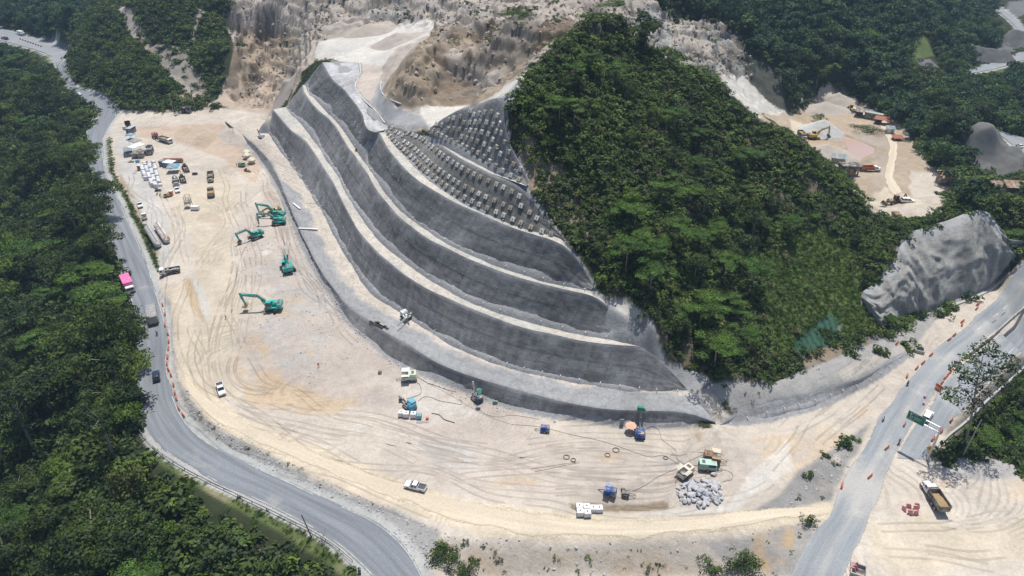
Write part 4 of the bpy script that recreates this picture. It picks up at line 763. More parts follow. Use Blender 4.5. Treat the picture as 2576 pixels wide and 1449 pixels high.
def limb_bm(segs):
    """segs: list of (p0, p1, r0, r1)"""
    bm = bmesh.new()
    for p0, p1, r0, r1 in segs:
        p0, p1 = Vector(p0), Vector(p1); d = p1 - p0; L_ = d.length
        ret = bmesh.ops.create_cone(bm, cap_ends=True, segments=7, radius1=r0, radius2=r1, depth=L_)
        M_ = Matrix.Translation((p0 + p1) / 2) @ d.to_track_quat('Z', 'Y').to_matrix().to_4x4(); bmesh.ops.transform(bm, matrix=M_, verts=ret['verts'])
    return bm
def bm_mesh(name, bm, m, smooth=False):
    me = bpy.data.meshes.new(name); bm.to_mesh(me); bm.free()
    for q in (m if isinstance(m, (list, tuple)) else [m]): me.materials.append(q)
    if smooth: me.polygons.foreach_set("use_smooth", [True] * len(me.polygons))
    return me
def trunk_mesh(name, h, r, lobes, rng, m=None, lean=.4):
    segs = []; base = Vector((0, 0, -1.5)); k = Vector((rng.uniform(-lean, lean), rng.uniform(-lean, lean), h * .5)); top = Vector((k.x * 1.6, k.y * 1.6, h * .75))
    segs += [(base, k, r, r * .72), (k, top, r * .72, r * .4)]
    for (x, y, z, rx, ry, rz_) in lobes:
        st = k.lerp(top, rng.uniform(0, 1)); mid = st.lerp(Vector((x, y, z)), .55) + Vector((0, 0, .3)); segs += [(st, mid, r * .38, r * .24), (mid, (x * 1.12, y * 1.12, z + rz_ * .75), r * .24, r * .10)]
    return bm_mesh(name, limb_bm(segs), m or M_bark)
def tree_proto(kind, seed):
    rng = np.random.default_rng(seed)
    if kind == 'spreading':
        h = 13; lob = [(rng.uniform(-1, 1) * 4.6, rng.uniform(-1, 1) * 4.6, h * rng.uniform(.62, .92), rng.uniform(1.7, 2.9), rng.uniform(1.7, 2.9), rng.uniform(.9, 1.5)) for i in range(17)]
        return lobes_mesh("crown", lob, 42, .34, M_leafD, rng), trunk_mesh("trunk", h, .34, lob[:8], rng)
    if kind == 'round':
        h = 10; lob = [(0, 0, h * .68, 3.0, 3.0, 2.9)] + [(math.cos(a) * rng.uniform(1.8, 3.0), math.sin(a) * rng.uniform(1.8, 3.0), h * rng.uniform(.45, .85), rng.uniform(1.2, 2.0), rng.uniform(1.2, 2.0), rng.uniform(1.1, 1.7)) for a in rng.uniform(0, 6.28, 12)]
        return lobes_mesh("crown", lob, 38, .34, M_leafD, rng), trunk_mesh("trunk", h, .28, lob[:5], rng)
    if kind == 'umbrella':
        h = 11; lob = [(rng.normal(0, 3.0), rng.normal(0, 3.0), h * rng.uniform(.80, 1.0), rng.uniform(1.6, 2.7), rng.uniform(1.3, 2.3), rng.uniform(.28, .5)) for i in range(20)]
        lob = [(x, y, z - .05 * (x * x + y * y) ** .75, a, b_, c) for x, y, z, a, b_, c in lob]
        return lobes_mesh("crown", lob, 62, .27, M_leafU, rng, up=1.0), trunk_mesh("trunk", h, .26, lob[:9], rng)
    if kind == 'lime':
        h = 9; lob = [(0, 0, h * .7, 2.8, 2.8, 2.0)] + [(math.cos(a) * rng.uniform(1.8, 3.2), math.sin(a) * rng.uniform(1.8, 3.2), h * rng.uniform(.55, .85), rng.uniform(1.0, 1.8), rng.uniform(1.0, 1.8), rng.uniform(.7, 1.1)) for a in rng.uniform(0, 6.28, 11)]
        return lobes_mesh("crown", lob, 46, .3, M_leafL, rng), trunk_mesh("trunk", h, .26, lob[:5], rng)
    if kind == 'tall':
        h = 17; lob = [(math.cos(a) * q * 4, math.sin(a) * q * 4, h * z, rng.uniform(1.1, 2.0), rng.uniform(1.1, 2.0), rng.uniform(.7, 1.2)) for a, q, z in zip(rng.uniform(0, 6.28, 18), rng.uniform(.1, 1, 18), rng.uniform(.5, 1.0, 18))]
        return lobes_mesh("crown", lob, 38, .33, M_leafD, rng), trunk_mesh("trunk", h, .34, lob[:10], rng)
    if kind == 'far':
        h = 9; lob = [(rng.normal(0, 1.5), rng.normal(0, 1.5), h * rng.uniform(.45, .85), rng.uniform(1.6, 2.6), rng.uniform(1.6, 2.6), rng.uniform(1.4, 2.2)) for i in range(6)]
        return lobes_mesh("crown", lob, 16, .5, M_leafF, rng), trunk_mesh("trunk", h, .25, lob[:3], rng)
def bush_mesh(seed, m, n=7, size=.22, per=48, spread=.6, flat=.7):
    rng = np.random.default_rng(seed)
    lob = [(rng.normal(0, spread), rng.normal(0, spread), rng.uniform(.2, .9) * flat, rng.uniform(.35, .75), rng.uniform(.35, .75), rng.uniform(.3, .7)) for i in range(n)]
    return lobes_mesh("bush_leaves", lob, per, size, m, rng, up=.5)
def grass_mesh(seed, m, n=60):
    rng = np.random.default_rng(seed); V = []
    for i in range(n):
        p = rng.normal(0, .5, 2); a = rng.uniform(0, 6.28); w = .05; h = rng.uniform(.5, 1.1); l = rng.normal(0, .35, 2)
        d = np.array([math.cos(a) * w, math.sin(a) * w]); V += [(p[0] - d[0], p[1] - d[1], 0), (p[0] + d[0], p[1] + d[1], 0), (p[0] + d[0] * .4 + l[0], p[1] + d[1] * .4 + l[1], h), (p[0] - d[0] * .4 + l[0], p[1] - d[1] * .4 + l[1], h)]
    return leaf_mesh("grass_tuft", np.array(V), m)

# ---- places the photo shows open: nothing tall in front of them
KEEP = [P(q) for q in ("300,680 345,680 352,725 345,745 303,735","328,1085 372,1165 440,1228 585,1302 700,1366 800,1428 830,1460 1090,1460 1040,1360 870,1280 560,1110 450,1020 400,1040","-20,60 0,68 110,98 168,128 160,150 205,222 260,245 300,272 296,292 262,340 240,330 225,310 240,280 205,250 168,222 150,196 138,176 60,120 -20,106", "2425,176 2519,146 2600,120 2600,150 2519,174 2430,192", "2500,322 2600,345 2600,420 2520,445 2500,432 2550,412 2552,385 2530,350", "2440,330 2500,328 2550,385 2540,412 2519,426 2445,425",
     "1910,285 1990,295 2090,258 2240,290 2300,360 2390,490 2370,540 2250,555 2200,520 2110,430 2000,350", "2290,100 2345,88 2372,175 2300,188", "2500,118 2530,88 2600,78 2600,120", "2490,30 2545,5 2600,0 2600,45 2560,75 2600,110 2560,110", "2360,440 2400,440 2400,472 2360,472", "2490,455 2575,455 2575,490 2490,490", "1690,75 1860,75 1880,120 1960,180 1990,300 1900,290 1790,195 1720,140", "590,0 640,-10 600,90 615,250 545,265")]
def open_view(x, y, z, h):
    ok = np.ones(len(x), bool)
    for f in (.1, .4, .7, 1.0):
        u, v = proj(x, y, z + h * f); d = y * CP - (z - HC) * SP; rr_ = (h * .36 * FPX / d) if (h > 5 and f > .5) else 0
        for k in KEEP: ok &= polydist(u, v, k) < -rr_ * .8 + 1
    return ok
# ---- where things may stand: seen or nearly seen ground
CAMP = np.array([0, 0, HC])
def seen(x, y, z, clear=7.0):
    ok = np.ones(len(x), bool)
    for f in np.linspace(.35, .99, 60):
        ok &= hz(x * f, y * f) < HC + (z - HC) * f + clear * (1 - f) * 4 + clear * .35
    return ok
def scatter(mask, spacing, seed, limit=None, clear=7.0, margin=60, jitter=.5, tall=0):
    rng = np.random.default_rng(seed); x0, x1, y0, y1 = -420, 420, 50, 745
    xs = np.arange(x0, x1, spacing); ys = np.arange(y0, y1, spacing); X, Y = np.meshgrid(xs, ys)
    X = (X + rng.uniform(-jitter, jitter, X.shape) * spacing).ravel(); Y = (Y + rng.uniform(-jitter, jitter, Y.shape) * spacing).ravel(); z = hz(X, Y)
    u, v = proj(X, Y, z); k = (u > -margin * 2) & (u < 2576 + margin * 2) & (v > -margin) & (v < 1449 + margin * 3) & (Y > 50)
    X, Y, z = X[k], Y[k], z[k]
    i = np.clip(np.searchsorted(GX, X) - 1, 0, len(GX) - 1); j = np.clip(np.searchsorted(GY, Y) - 1, 0, len(GY) - 1)
    k = rng.random(len(X)) < mask[j, i]; X, Y, z = X[k], Y[k], z[k]
    k = seen(X, Y, z, clear); X, Y, z = X[k], Y[k], z[k]
    if tall: k = open_view(X, Y, z, tall); X, Y, z = X[k], Y[k], z[k]
    if limit and len(X) > limit: q = rng.permutation(len(X))[:limit]; X, Y, z = X[q], Y[q], z[q]
    return np.stack([X, Y, z], 1)
def scatter_stuff(name, pts, protos, smin, smax, seed, sink=.1):
    """one object: many instances of the given meshes spread over points"""
    rng = np.random.default_rng(seed); c = bpy.data.collections.new(name + "_shapes")
    for i, me in enumerate(protos): c.objects.link(bpy.data.objects.new("%s_shape" % name, me))
    me = bpy.data.meshes.new(name); n = len(pts); me.vertices.add(n); p = pts.copy(); p[:, 2] -= sink; me.vertices.foreach_set("co", p.astype(np.float32).ravel())
    a = me.attributes.new("sc", 'FLOAT_VECTOR', 'POINT'); s = rng.uniform(smin, smax, n)[:, None] * np.stack([rng.uniform(.8, 1.25, n), rng.uniform(.8, 1.25, n), rng.uniform(.75, 1.25, n)], 1); a.data.foreach_set("vector", s.astype(np.float32).ravel())
    a = me.attributes.new("ro", 'FLOAT_VECTOR', 'POINT'); r = np.stack([rng.normal(0, .12, n), rng.normal(0, .12, n), rng.uniform(0, 6.28, n)], 1); a.data.foreach_set("vector", r.astype(np.float32).ravel())
    a = me.attributes.new("ix", 'INT', 'POINT'); a.data.foreach_set("value", rng.integers(0, len(protos), n).astype(np.int32))
    ng = bpy.data.node_groups.new(name, 'GeometryNodeTree'); ng.interface.new_socket("Geometry", in_out='INPUT', socket_type='NodeSocketGeometry'); ng.interface.new_socket("Geometry", in_out='OUTPUT', socket_type='NodeSocketGeometry')
    N = ng.nodes; L = ng.links.new; gi = N.new("NodeGroupInput"); go = N.new("NodeGroupOutput"); ip = N.new("GeometryNodeInstanceOnPoints"); ci = N.new("GeometryNodeCollectionInfo")
    ci.inputs['Collection'].default_value = c; ci.inputs['Separate Children'].default_value = True; ci.inputs['Reset Children'].default_value = True
    def na(nm, t): q = N.new("GeometryNodeInputNamedAttribute"); q.data_type = t; q.inputs['Name'].default_value = nm; return [o for o in q.outputs if o.enabled][0]
    e2r = N.new("FunctionNodeEulerToRotation"); L(na("ro", 'FLOAT_VECTOR'), e2r.inputs[0])
    L(gi.outputs[0], ip.inputs['Points']); L(ci.outputs[0], ip.inputs['Instance']); ip.inputs['Pick Instance'].default_value = True
    L(na("ix", 'INT'), ip.inputs['Instance Index']); L(e2r.outputs[0], ip.inputs['Rotation']); L(na("sc", 'FLOAT_VECTOR'), ip.inputs['Scale']); L(ip.outputs[0], go.inputs[0])
    o = link(bpy.data.objects.new(name, me)); md = o.modifiers.new("scatter", 'NODES'); md.node_group = ng; tag(o, kind="stuff"); return o

bushes = [bush_mesh(500 + i, M_leafB) for i in range(6)]
bushesD = [bush_mesh(520 + i, M_leafD, 8, .26, 40) for i in range(4)]
dryb = [bush_mesh(540 + i, M_dry, 5, .2, 26) for i in range(3)]
tufts = [grass_mesh(560 + i, M_dry) for i in range(3)]; tuftsG = [grass_mesh(570 + i, M_leafU, 90) for i in range(2)]
PR = {}
for kd, n_ in (('spreading', 3), ('round', 3), ('umbrella', 3), ('tall', 3), ('far', 3), ('lime', 2)):
    PR[kd] = [tree_proto(kd, 900 + 13 * i + len(kd)) for i in range(n_)]
def whole(cr, tr):
    """crown and trunk joined, for the far wood"""
    bm = bmesh.new(); bm.from_mesh(cr); bm.from_mesh(tr); me = bpy.data.meshes.new("tree_shape"); bm.to_mesh(me); bm.free(); me.materials.append(cr.materials[0]); me.materials.append(M_bark); return me
HILLR = region(HILL, 2, 4); SOFT = region("1900,640 2050,560 2170,640 2170,740 2195,820 2110,860 2000,920 1940,900 1910,800", 2, 8)
LEFTD = polydist(PU, PV, [(-400, 120), (60, 150)] + road_l + [(900, 1800), (-400, 1800)])
LEFT = (LEFTD > 4) & (MX < -10) & (MY < 475)
LEFTH = (PV < 300) & (PU < 620) & (PU > 165) & (MY < 520)
FAR = ((MY > 430) | ((PU > 1600) & (PV < 520))) & (HILLR < .5) & ~LEFTH & ~LEFT
RIGHT = (PU > 2100) & (PV > 480) & (HILLR < .5) & (MY < 400)
V = VEG
scatter_stuff("hillside_shrubs", scatter(V * HILLR * (1 - SOFT * .95), 1.55, 1, tall=1), bushes + bushes[:2] + dryb[:1], .9, 1.9, 2)
scatter_stuff("slope_ground_cover", scatter(V * SOFT, .85, 3), bushes[:2] + dryb[:1] + tuftsG + tuftsG, .4, .8, 4)
scatter_stuff("forest_undergrowth", scatter(V * LEFT * .9, 2.4, 5, tall=3), bushesD + bushes[:2], 1.6, 3.2, 6)
scatter_stuff("left_hill_shrubs", scatter(V * LEFTH, 2.1, 7, tall=2), bushes + bushesD[:2], 1.2, 2.6, 8)
scatter_stuff("far_wood", scatter(V * FAR * (PV < 560), 5.0, 9, clear=12, tall=9), [whole(*PR['far'][i]) for i in range(3)], .75, 1.45, 10, .6)
scatter_stuff("valley_undergrowth", scatter(V * FAR * (PV < 560), 3.0, 15, clear=8, tall=2), bushes[:4], 1.6, 3.0, 16)
scatter_stuff("roadside_thicket", scatter(V * RIGHT, 1.7, 11, tall=1.5), bushes + bushesD, 1.1, 2.2, 12)
REST = (VEG > .02) & ~LEFT & ~LEFTH & ~FAR & ~RIGHT & (HILLR < .5)
scatter_stuff("scrub", scatter(VEG * REST * .9, .8, 13), dryb + tufts + bushes[:2], .18, .7, 14)
grass_m = (C[..., 1] > C[..., 0] * 1.15) & (VEG > .1) & (VEG < .6) & (MY < 420)
scatter_stuff("verge_grass", scatter(grass_m * .9, .75, 17), tuftsG + tufts[:1], .25, .6, 18)

# ---- trees one can tell apart
TREES = []
def place_tree(kind, i, x, y, sc, rz, lean=0, dz=0):
    cr, tr = PR[kind][i % len(PR[kind])]
    e = empty({'spreading': 'broad_tree', 'round': 'round_tree', 'umbrella': 'umbrella_tree', 'tall': 'tall_tree', 'far': 'far_tree', 'lime': 'lime_green_tree'}[kind], (x, y, float(hz(x, y)[0]) + dz), (lean, 0, rz), sc=sc)
    link(bpy.data.objects.new("crown", cr), e); link(bpy.data.objects.new("trunk", tr), e); TREES.append((e, kind, sc)); return e
rt = random.Random(11)
def many(mask, spacing, seed, kinds, smin, smax, limit, dz=-.3):
    for (x, y, z) in scatter(mask, spacing, seed, limit, clear=4, margin=30, tall=11):
        k = rt.choice(kinds); place_tree(k, rt.randrange(9), x, y, rt.uniform(smin, smax), rt.uniform(0, 6.28), dz=dz)
NEARL = LEFT & (VEG > .5)
many(NEARL * 1.0, 8.6, 21, ['spreading', 'spreading', 'tall', 'round', 'umbrella', 'lime', 'spreading'], .6, 1.4, 150)
def verge_trees(s, kinds, smin, smax):
    for t in P(s):
        p = on(t[0], t[1]); tops = [proj(p.x, p.y, p.z + q) for q in (5, 9, 13, 17)]
        if any(265 < a < 385 and 670 < b < 775 for a, b in tops): continue
        place_tree(rt.choice(kinds), rt.randrange(9), p.x, p.y, rt.uniform(smin, smax), rt.uniform(0, 6.28))
verge_trees("236,520 250,560 262,640 275,670 285,715 292,760 300,830 300,880 305,930 300,980 296,1060 318,1000 230,440 225,480 180,300 200,330 205,400 150,280 120,240", ['spreading', 'tall', 'spreading'], .85, 1.25)
verge_trees("306,835 316,862 318,905 316,950 312,1010 252,548 270,625", ['spreading', 'tall'], 1.2, 1.55)
many(HILLR * (V > .6) * (PU > 1560) * (PV > 480) * (1 - SOFT) * 1.0, 9.5, 23, ['umbrella', 'umbrella', 'round'], .55, .95, 36)
many(HILLR * (V > .6) * (PU > 1400) * (1 - SOFT) * 1.0, 10, 24, ['round', 'lime', 'umbrella', 'spreading'], .35, .8, 44)
many(LEFTH * (VEG > .6) * 1.0, 12, 25, ['round', 'spreading', 'lime'], .45, .9, 30)
many(RIGHT * (VEG > .6) * 1.0, 11, 26, ['umbrella', 'round'], .45, .8, 16)
many(FAR * (VEG > .6) * (PV > 120) * 1.0, 16, 27, ['far', 'round', 'lime', 'spreading'], .8, 1.5, 50)
# ================================================================ builders
class MB:
    def __init__(s, bevel=0): s.bm = bmesh.new(); s.bevel = bevel; s.mi = 0
    def _m(s, fs):
        for f in fs: f.material_index = s.mi
    def box(s, x, y, z, sx, sy, sz, rot=None, top=None, mi=None):
        """centre x,y; z = bottom; top = (scale x, scale y, shift x) of the upper face"""
        r = bmesh.ops.create_cube(s.bm, size=1); vs_ = r['verts']
        for v in vs_:
            up = v.co.z > 0; kx, ky, dx = (top if (top and up) else (1, 1, 0)); v.co = Vector((v.co.x * sx * kx + (dx if up else 0), v.co.y * sy * ky, (v.co.z + .5) * sz))
        M_ = Matrix.Translation((x, y, z)) @ (rot.to_4x4() if rot else Matrix()); bmesh.ops.transform(s.bm, matrix=M_, verts=vs_)
        fs = {f for v in vs_ for f in v.link_faces}
        for f in fs: f.material_index = s.mi if mi is None else mi
        if s.bevel:
            ed = {e for v in vs_ for e in v.link_edges}; bmesh.ops.bevel(s.bm, geom=list(ed), offset=min(s.bevel, sx * .2, sy * .2, sz * .2), segments=1, affect='EDGES', profile=.5)
        return s
    def cyl(s, p0, p1, r0, r1=None, seg=12, caps=True, mi=None):
        p0, p1 = Vector(p0), Vector(p1); d = p1 - p0; r = bmesh.ops.create_cone(s.bm, cap_ends=caps, segments=seg, radius1=r0, radius2=r0 if r1 is None else r1, depth=d.length)
        bmesh.ops.transform(s.bm, matrix=Matrix.Translation((p0 + p1) / 2) @ d.to_track_quat('Z', 'Y').to_matrix().to_4x4(), verts=r['verts'])
        for f in {f for v in r['verts'] for f in v.link_faces}: f.material_index = s.mi if mi is None else mi
        return s
    def bar(s, p0, p1, w, h, w1=None, h1=None, mi=None):
        """square beam between two points in the xz plane (w across y, h thick)"""
        p0, p1 = Vector(p0), Vector(p1); d = (p1 - p0).normalized(); side = Vector((0, 1, 0)) if abs(d.y) < .9 else Vector((1, 0, 0)); up = d.cross(side).normalized(); side = up.cross(d).normalized()
        w1 = w if w1 is None else w1; h1 = h if h1 is None else h1; vv = []
        for p, a, b_ in ((p0, w, h), (p1, w1, h1)):
            for i, j in ((-1, -1), (1, -1), (1, 1), (-1, 1)): vv.append(s.bm.verts.new(p + side * a * .5 * i + up * b_ * .5 * j))
        for q in ((0, 1, 2, 3), (7, 6, 5, 4), (0, 4, 5, 1), (1, 5, 6, 2), (2, 6, 7, 3), (3, 7, 4, 0)):
            f = s.bm.faces.new([vv[k] for k in q]); f.material_index = s.mi if mi is None else mi
        return s
    def prism(s, prof, y0, y1, mi=None, inset=0):
        """profile in xz extruded along y"""
        a = [s.bm.verts.new((x, y0, z)) for x, z in prof]; b_ = [s.bm.verts.new((x, y1, z)) for x, z in prof]; fs = [s.bm.faces.new(a), s.bm.faces.new(b_[::-1])]
        n = len(prof)
        for i in range(n): fs.append(s.bm.faces.new((a[i], b_[i], b_[(i + 1) % n], a[(i + 1) % n])))
        for f in fs: f.material_index = s.mi if mi is None else mi
        if s.bevel: bmesh.ops.bevel(s.bm, geom=[e for e in {e for v in a + b_ for e in v.link_edges}], offset=s.bevel, segments=2, affect='EDGES', profile=.5)
        return s
    def quad(s, pts, mi=None):
        f = s.bm.faces.new([s.bm.verts.new(p) for p in pts]); f.material_index = s.mi if mi is None else mi; return s
    def make(s, name, m, parent=None, loc=None, smooth=False):
        bmesh.ops.recalc_face_normals(s.bm, faces=s.bm.faces); o = bpy.data.objects.new(name, bm_mesh(name, s.bm, m, smooth)); link(o, parent)
        if loc is not None: o.location = loc
        return o
def head(u0, v0, u1, v1, z=0):
    a, b_ = G(u0, v0, z), G(u1, v1, z); return math.atan2(b_.y - a.y, b_.x - a.x)
def ang(deg): return R(deg)
m_ = {}
def paintm(key, c, rough=.38, dirt=(.42, .37, .30), amt=.42, metal=0, var=.06):
    if key not in m_: m_[key] = mat(key, c, rough, metal, var, 1.3, dirt, amt)
    return m_[key]
WHITE = paintm("white_paint", (.80, .80, .80), amt=.12); TEAL = paintm("teal_paint", (.02, .43, .37), amt=.22); TEALD = paintm("dark_teal_paint", (.012, .22, .20), amt=.22)
BLACK = paintm("black_rubber", (.028, .028, .03), .8, amt=.2); DARK = paintm("dark_steel", (.07, .07, .075), .6, amt=.35); GLASS = mat("glass_dark", (.025, .03, .04), .08, var=.1, spec=.8)
STEEL = paintm("worn_steel", (.30, .30, .30), .45, metal=.6); GREYP = paintm("grey_paint", (.30, .32, .34)); RED = paintm("red_paint", (.42, .05, .035)); ORANGE = paintm("orange_plastic", (.62, .12, .055), .5, amt=.35)
PINKF = paintm("pink_faded_plastic", (.68, .30, .30), .6, amt=.3); YEL = paintm("yellow_paint", (.58, .38, .05)); BLUE = paintm("blue_paint", (.02, .09, .34)); LBLUE = paintm("sky_blue_paint", (.05, .42, .62)); CYAN = paintm("blue_tarp", (.03, .36, .62), .5)
GREENP = paintm("pale_green_paint", (.28, .45, .34)); CREAM = paintm("cream_paint", (.66, .62, .50)); BROWNP = paintm("rust_brown_paint", (.24, .13, .07)); NAVY = paintm("navy_container", (.035, .075, .14), .5); SLATE = paintm("slate_blue_roof", (.14, .22, .28), .5)
CHAR = paintm("charcoal_canvas", (.13, .12, .12), .8); OLIVE = paintm("olive_grey_paint", (.17, .15, .11), .6, amt=.5); HOSE = mat("hose_rubber", (.20, .18, .16), .7); CONC = mat("plain_concrete", (.42, .41, .38), .9, var=.15, scale=2, bump=.3); LCONC = mat("block_concrete", (.66, .63, .57), .9, var=.22, scale=1.5, bump=.3)
WOOD = mat("weathered_wood", (.27, .21, .15), .85, var=.25); GALV = mat("galvanised_steel", (.55, .56, .57), .4, .5, var=.1); SIGN = mat("sign_green", (.008, .17, .11), .45, var=.08); SIGNW = mat("sign_white", (.8, .8, .8), .5, var=.03); AMBER = mat("sign_amber", (.75, .42, .03), .5)
RUST = mat("rusty_red_roof", (.34, .13, .09), .8, var=.25, scale=2); BAG = mat("white_bag_cloth", (.74, .74, .76), .7, var=.10, scale=1.2, bump=.3); SKIN = mat("skin", (.38, .22, .15), .6); ROCKW = mat("pale_broken_rock", (.50, .50, .52), .9, var=.28, scale=.9, bump=.4, dirt=(.42, .36, .30), dirt_amt=.3); MAG = mat("magenta_roof", (.85, .15, .42), .45, var=.06, dirt=(.7, .3, .42), dirt_amt=.3)
LOADM = mat("earth_load", (.36, .25, .13), .95, var=.3, scale=2, bump=.6); SANDM = mat("sand_pile_soil", tuple(QUAR * .95), .95, var=.18, scale=.5, bump=.5); GRAV = mat("gravel_pile_stone", (.50, .50, .48), .95, var=.2, scale=.8, bump=.6); REDL = mat("tail_lamp", (.35, .02, .02), .3); LAMP = mat("head_lamp", (.75, .75, .72), .15)
_wm = {}
def wheel(parent, x, y, r, w=.26, name="wheel"):
    k = (round(r, 2), round(w, 2))
    if k not in _wm:
        a = MB().cyl((0, -w / 2, 0), (0, w / 2, 0), r, seg=16); b_ = MB().cyl((0, -w / 2 - .012, 0), (0, w / 2 + .012, 0), r * .55, seg=10); _wm[k] = (bm_mesh("wheel", a.bm, BLACK), bm_mesh("rim", b_.bm, STEEL))
    o = link(bpy.data.objects.new(name, _wm[k][0]), parent); o.location = (x, y, r); link(bpy.data.objects.new("rim", _wm[k][1]), o)
def car(kind, paint_, loc, rz, label, cat, name, group=None):
    e = empty(name, loc, rz, label, cat, group)
    if kind == 'pickup':
        MB(.06).prism([(-2.6, .45), (2.55, .40), (2.62, .78), (2.45, 1.02), (1.25, 1.14), (-.62, 1.14), (-.62, .80), (-2.6, .80)], -.92, .92).make("body", paint_, e)
        b_ = MB(.02); b_.box(-1.62, .86, .78, 2.0, .10, .40); b_.box(-1.62, -.86, .78, 2.0, .10, .40); b_.box(-2.58, 0, .60, .09, 1.8, .60); b_.box(-.68, 0, .78, .1, 1.8, .4); b_.make("cargo_bed", paint_, e)
        MB().box(-1.62, 0, .802, 1.85, 1.6, .05).make("bed_liner", DARK, e)
        MB(.05).prism([(1.28, 1.10), (.55, 1.72), (-.52, 1.72), (-.68, 1.10)], -.82, .82).make("window", GLASS, e)
        r = MB(.04); r.box(.02, 0, 1.66, 1.12, 1.46, .09); r.bar((.57, .76, 1.68), (1.30, .84, 1.10), .07, .06); r.bar((.57, -.76, 1.68), (1.30, -.84, 1.10), .07, .06); r.bar((0, .845, 1.70), (0, .86, 1.1), .04, .1); r.bar((0, -.845, 1.70), (0, -.86, 1.1), .04, .1); r.bar((-.52, .78, 1.68), (-.66, .86, 1.1), .05, .12); r.bar((-.52, -.78, 1.68), (-.66, -.86, 1.1), .05, .12); r.make("roof", paint_, e); xs, L_ = (1.62, -1.62), 2.58
    elif kind == 'suv':
        MB(.07).prism([(-2.3, .42), (2.25, .38), (2.34, .75), (2.2, 1.0), (1.05, 1.12), (-2.28, 1.16)], -.91, .91).make("body", paint_, e)
        MB(.05).prism([(1.15, 1.08), (.45, 1.68), (-1.95, 1.70), (-2.25, 1.12)], -.82, .82).make("window", GLASS, e)
        r = MB(.04); r.box(-.75, 0, 1.65, 2.5, 1.46, .09)
        for sy in (-1, 1):
            r.bar((.45, .76 * sy, 1.66), (1.15, .84 * sy, 1.10), .06, .06); r.bar((-.4, .83 * sy, 1.68), (-.4, .86 * sy, 1.1), .04, .09); r.bar((-1.5, .83 * sy, 1.68), (-1.6, .86 * sy, 1.1), .04, .09); r.box(-.8, .66 * sy, 1.75, 1.8, .05, .05)
        r.make("roof", paint_, e); xs, L_ = (1.42, -1.38), 2.3
    else:
        MB(.07).prism([(-2.1, .36), (2.0, .32), (2.12, .62), (1.9, .86), (.95, .96), (-1.6, 1.0), (-2.08, .92)], -.85, .85).make("body", paint_, e)
        MB(.05).prism([(1.05, .92), (.35, 1.44), (-.95, 1.46), (-1.65, .97)], -.75, .75).make("window", GLASS, e); r = MB(.04); r.box(-.3, 0, 1.41, 1.3, 1.34, .08); r.bar((.35, .7, 1.42), (1.05, .78, .93), .06, .05); r.bar((.35, -.7, 1.42), (1.05, -.78, .93), .06, .05); r.make("roof", paint_, e); xs, L_ = (1.3, -1.3), 2.08
    for x in xs:
        for y in (-.80, .80): wheel(e, x, y, .38 if kind != 'car' else .32)
    for y in (-.66, .66):
        MB().box(L_ - .03, y, .68, .10, .34, .16).make("headlight", LAMP, e); MB().box(-L_ + .01, y * 1.1, .78, .09, .16, .28).make("tail_light", REDL, e)
        MB(.02).box(.95 if kind == 'pickup' else .85, y * 1.5, 1.08, .12, .16, .12).make("mirror", paint_, e)
    return e
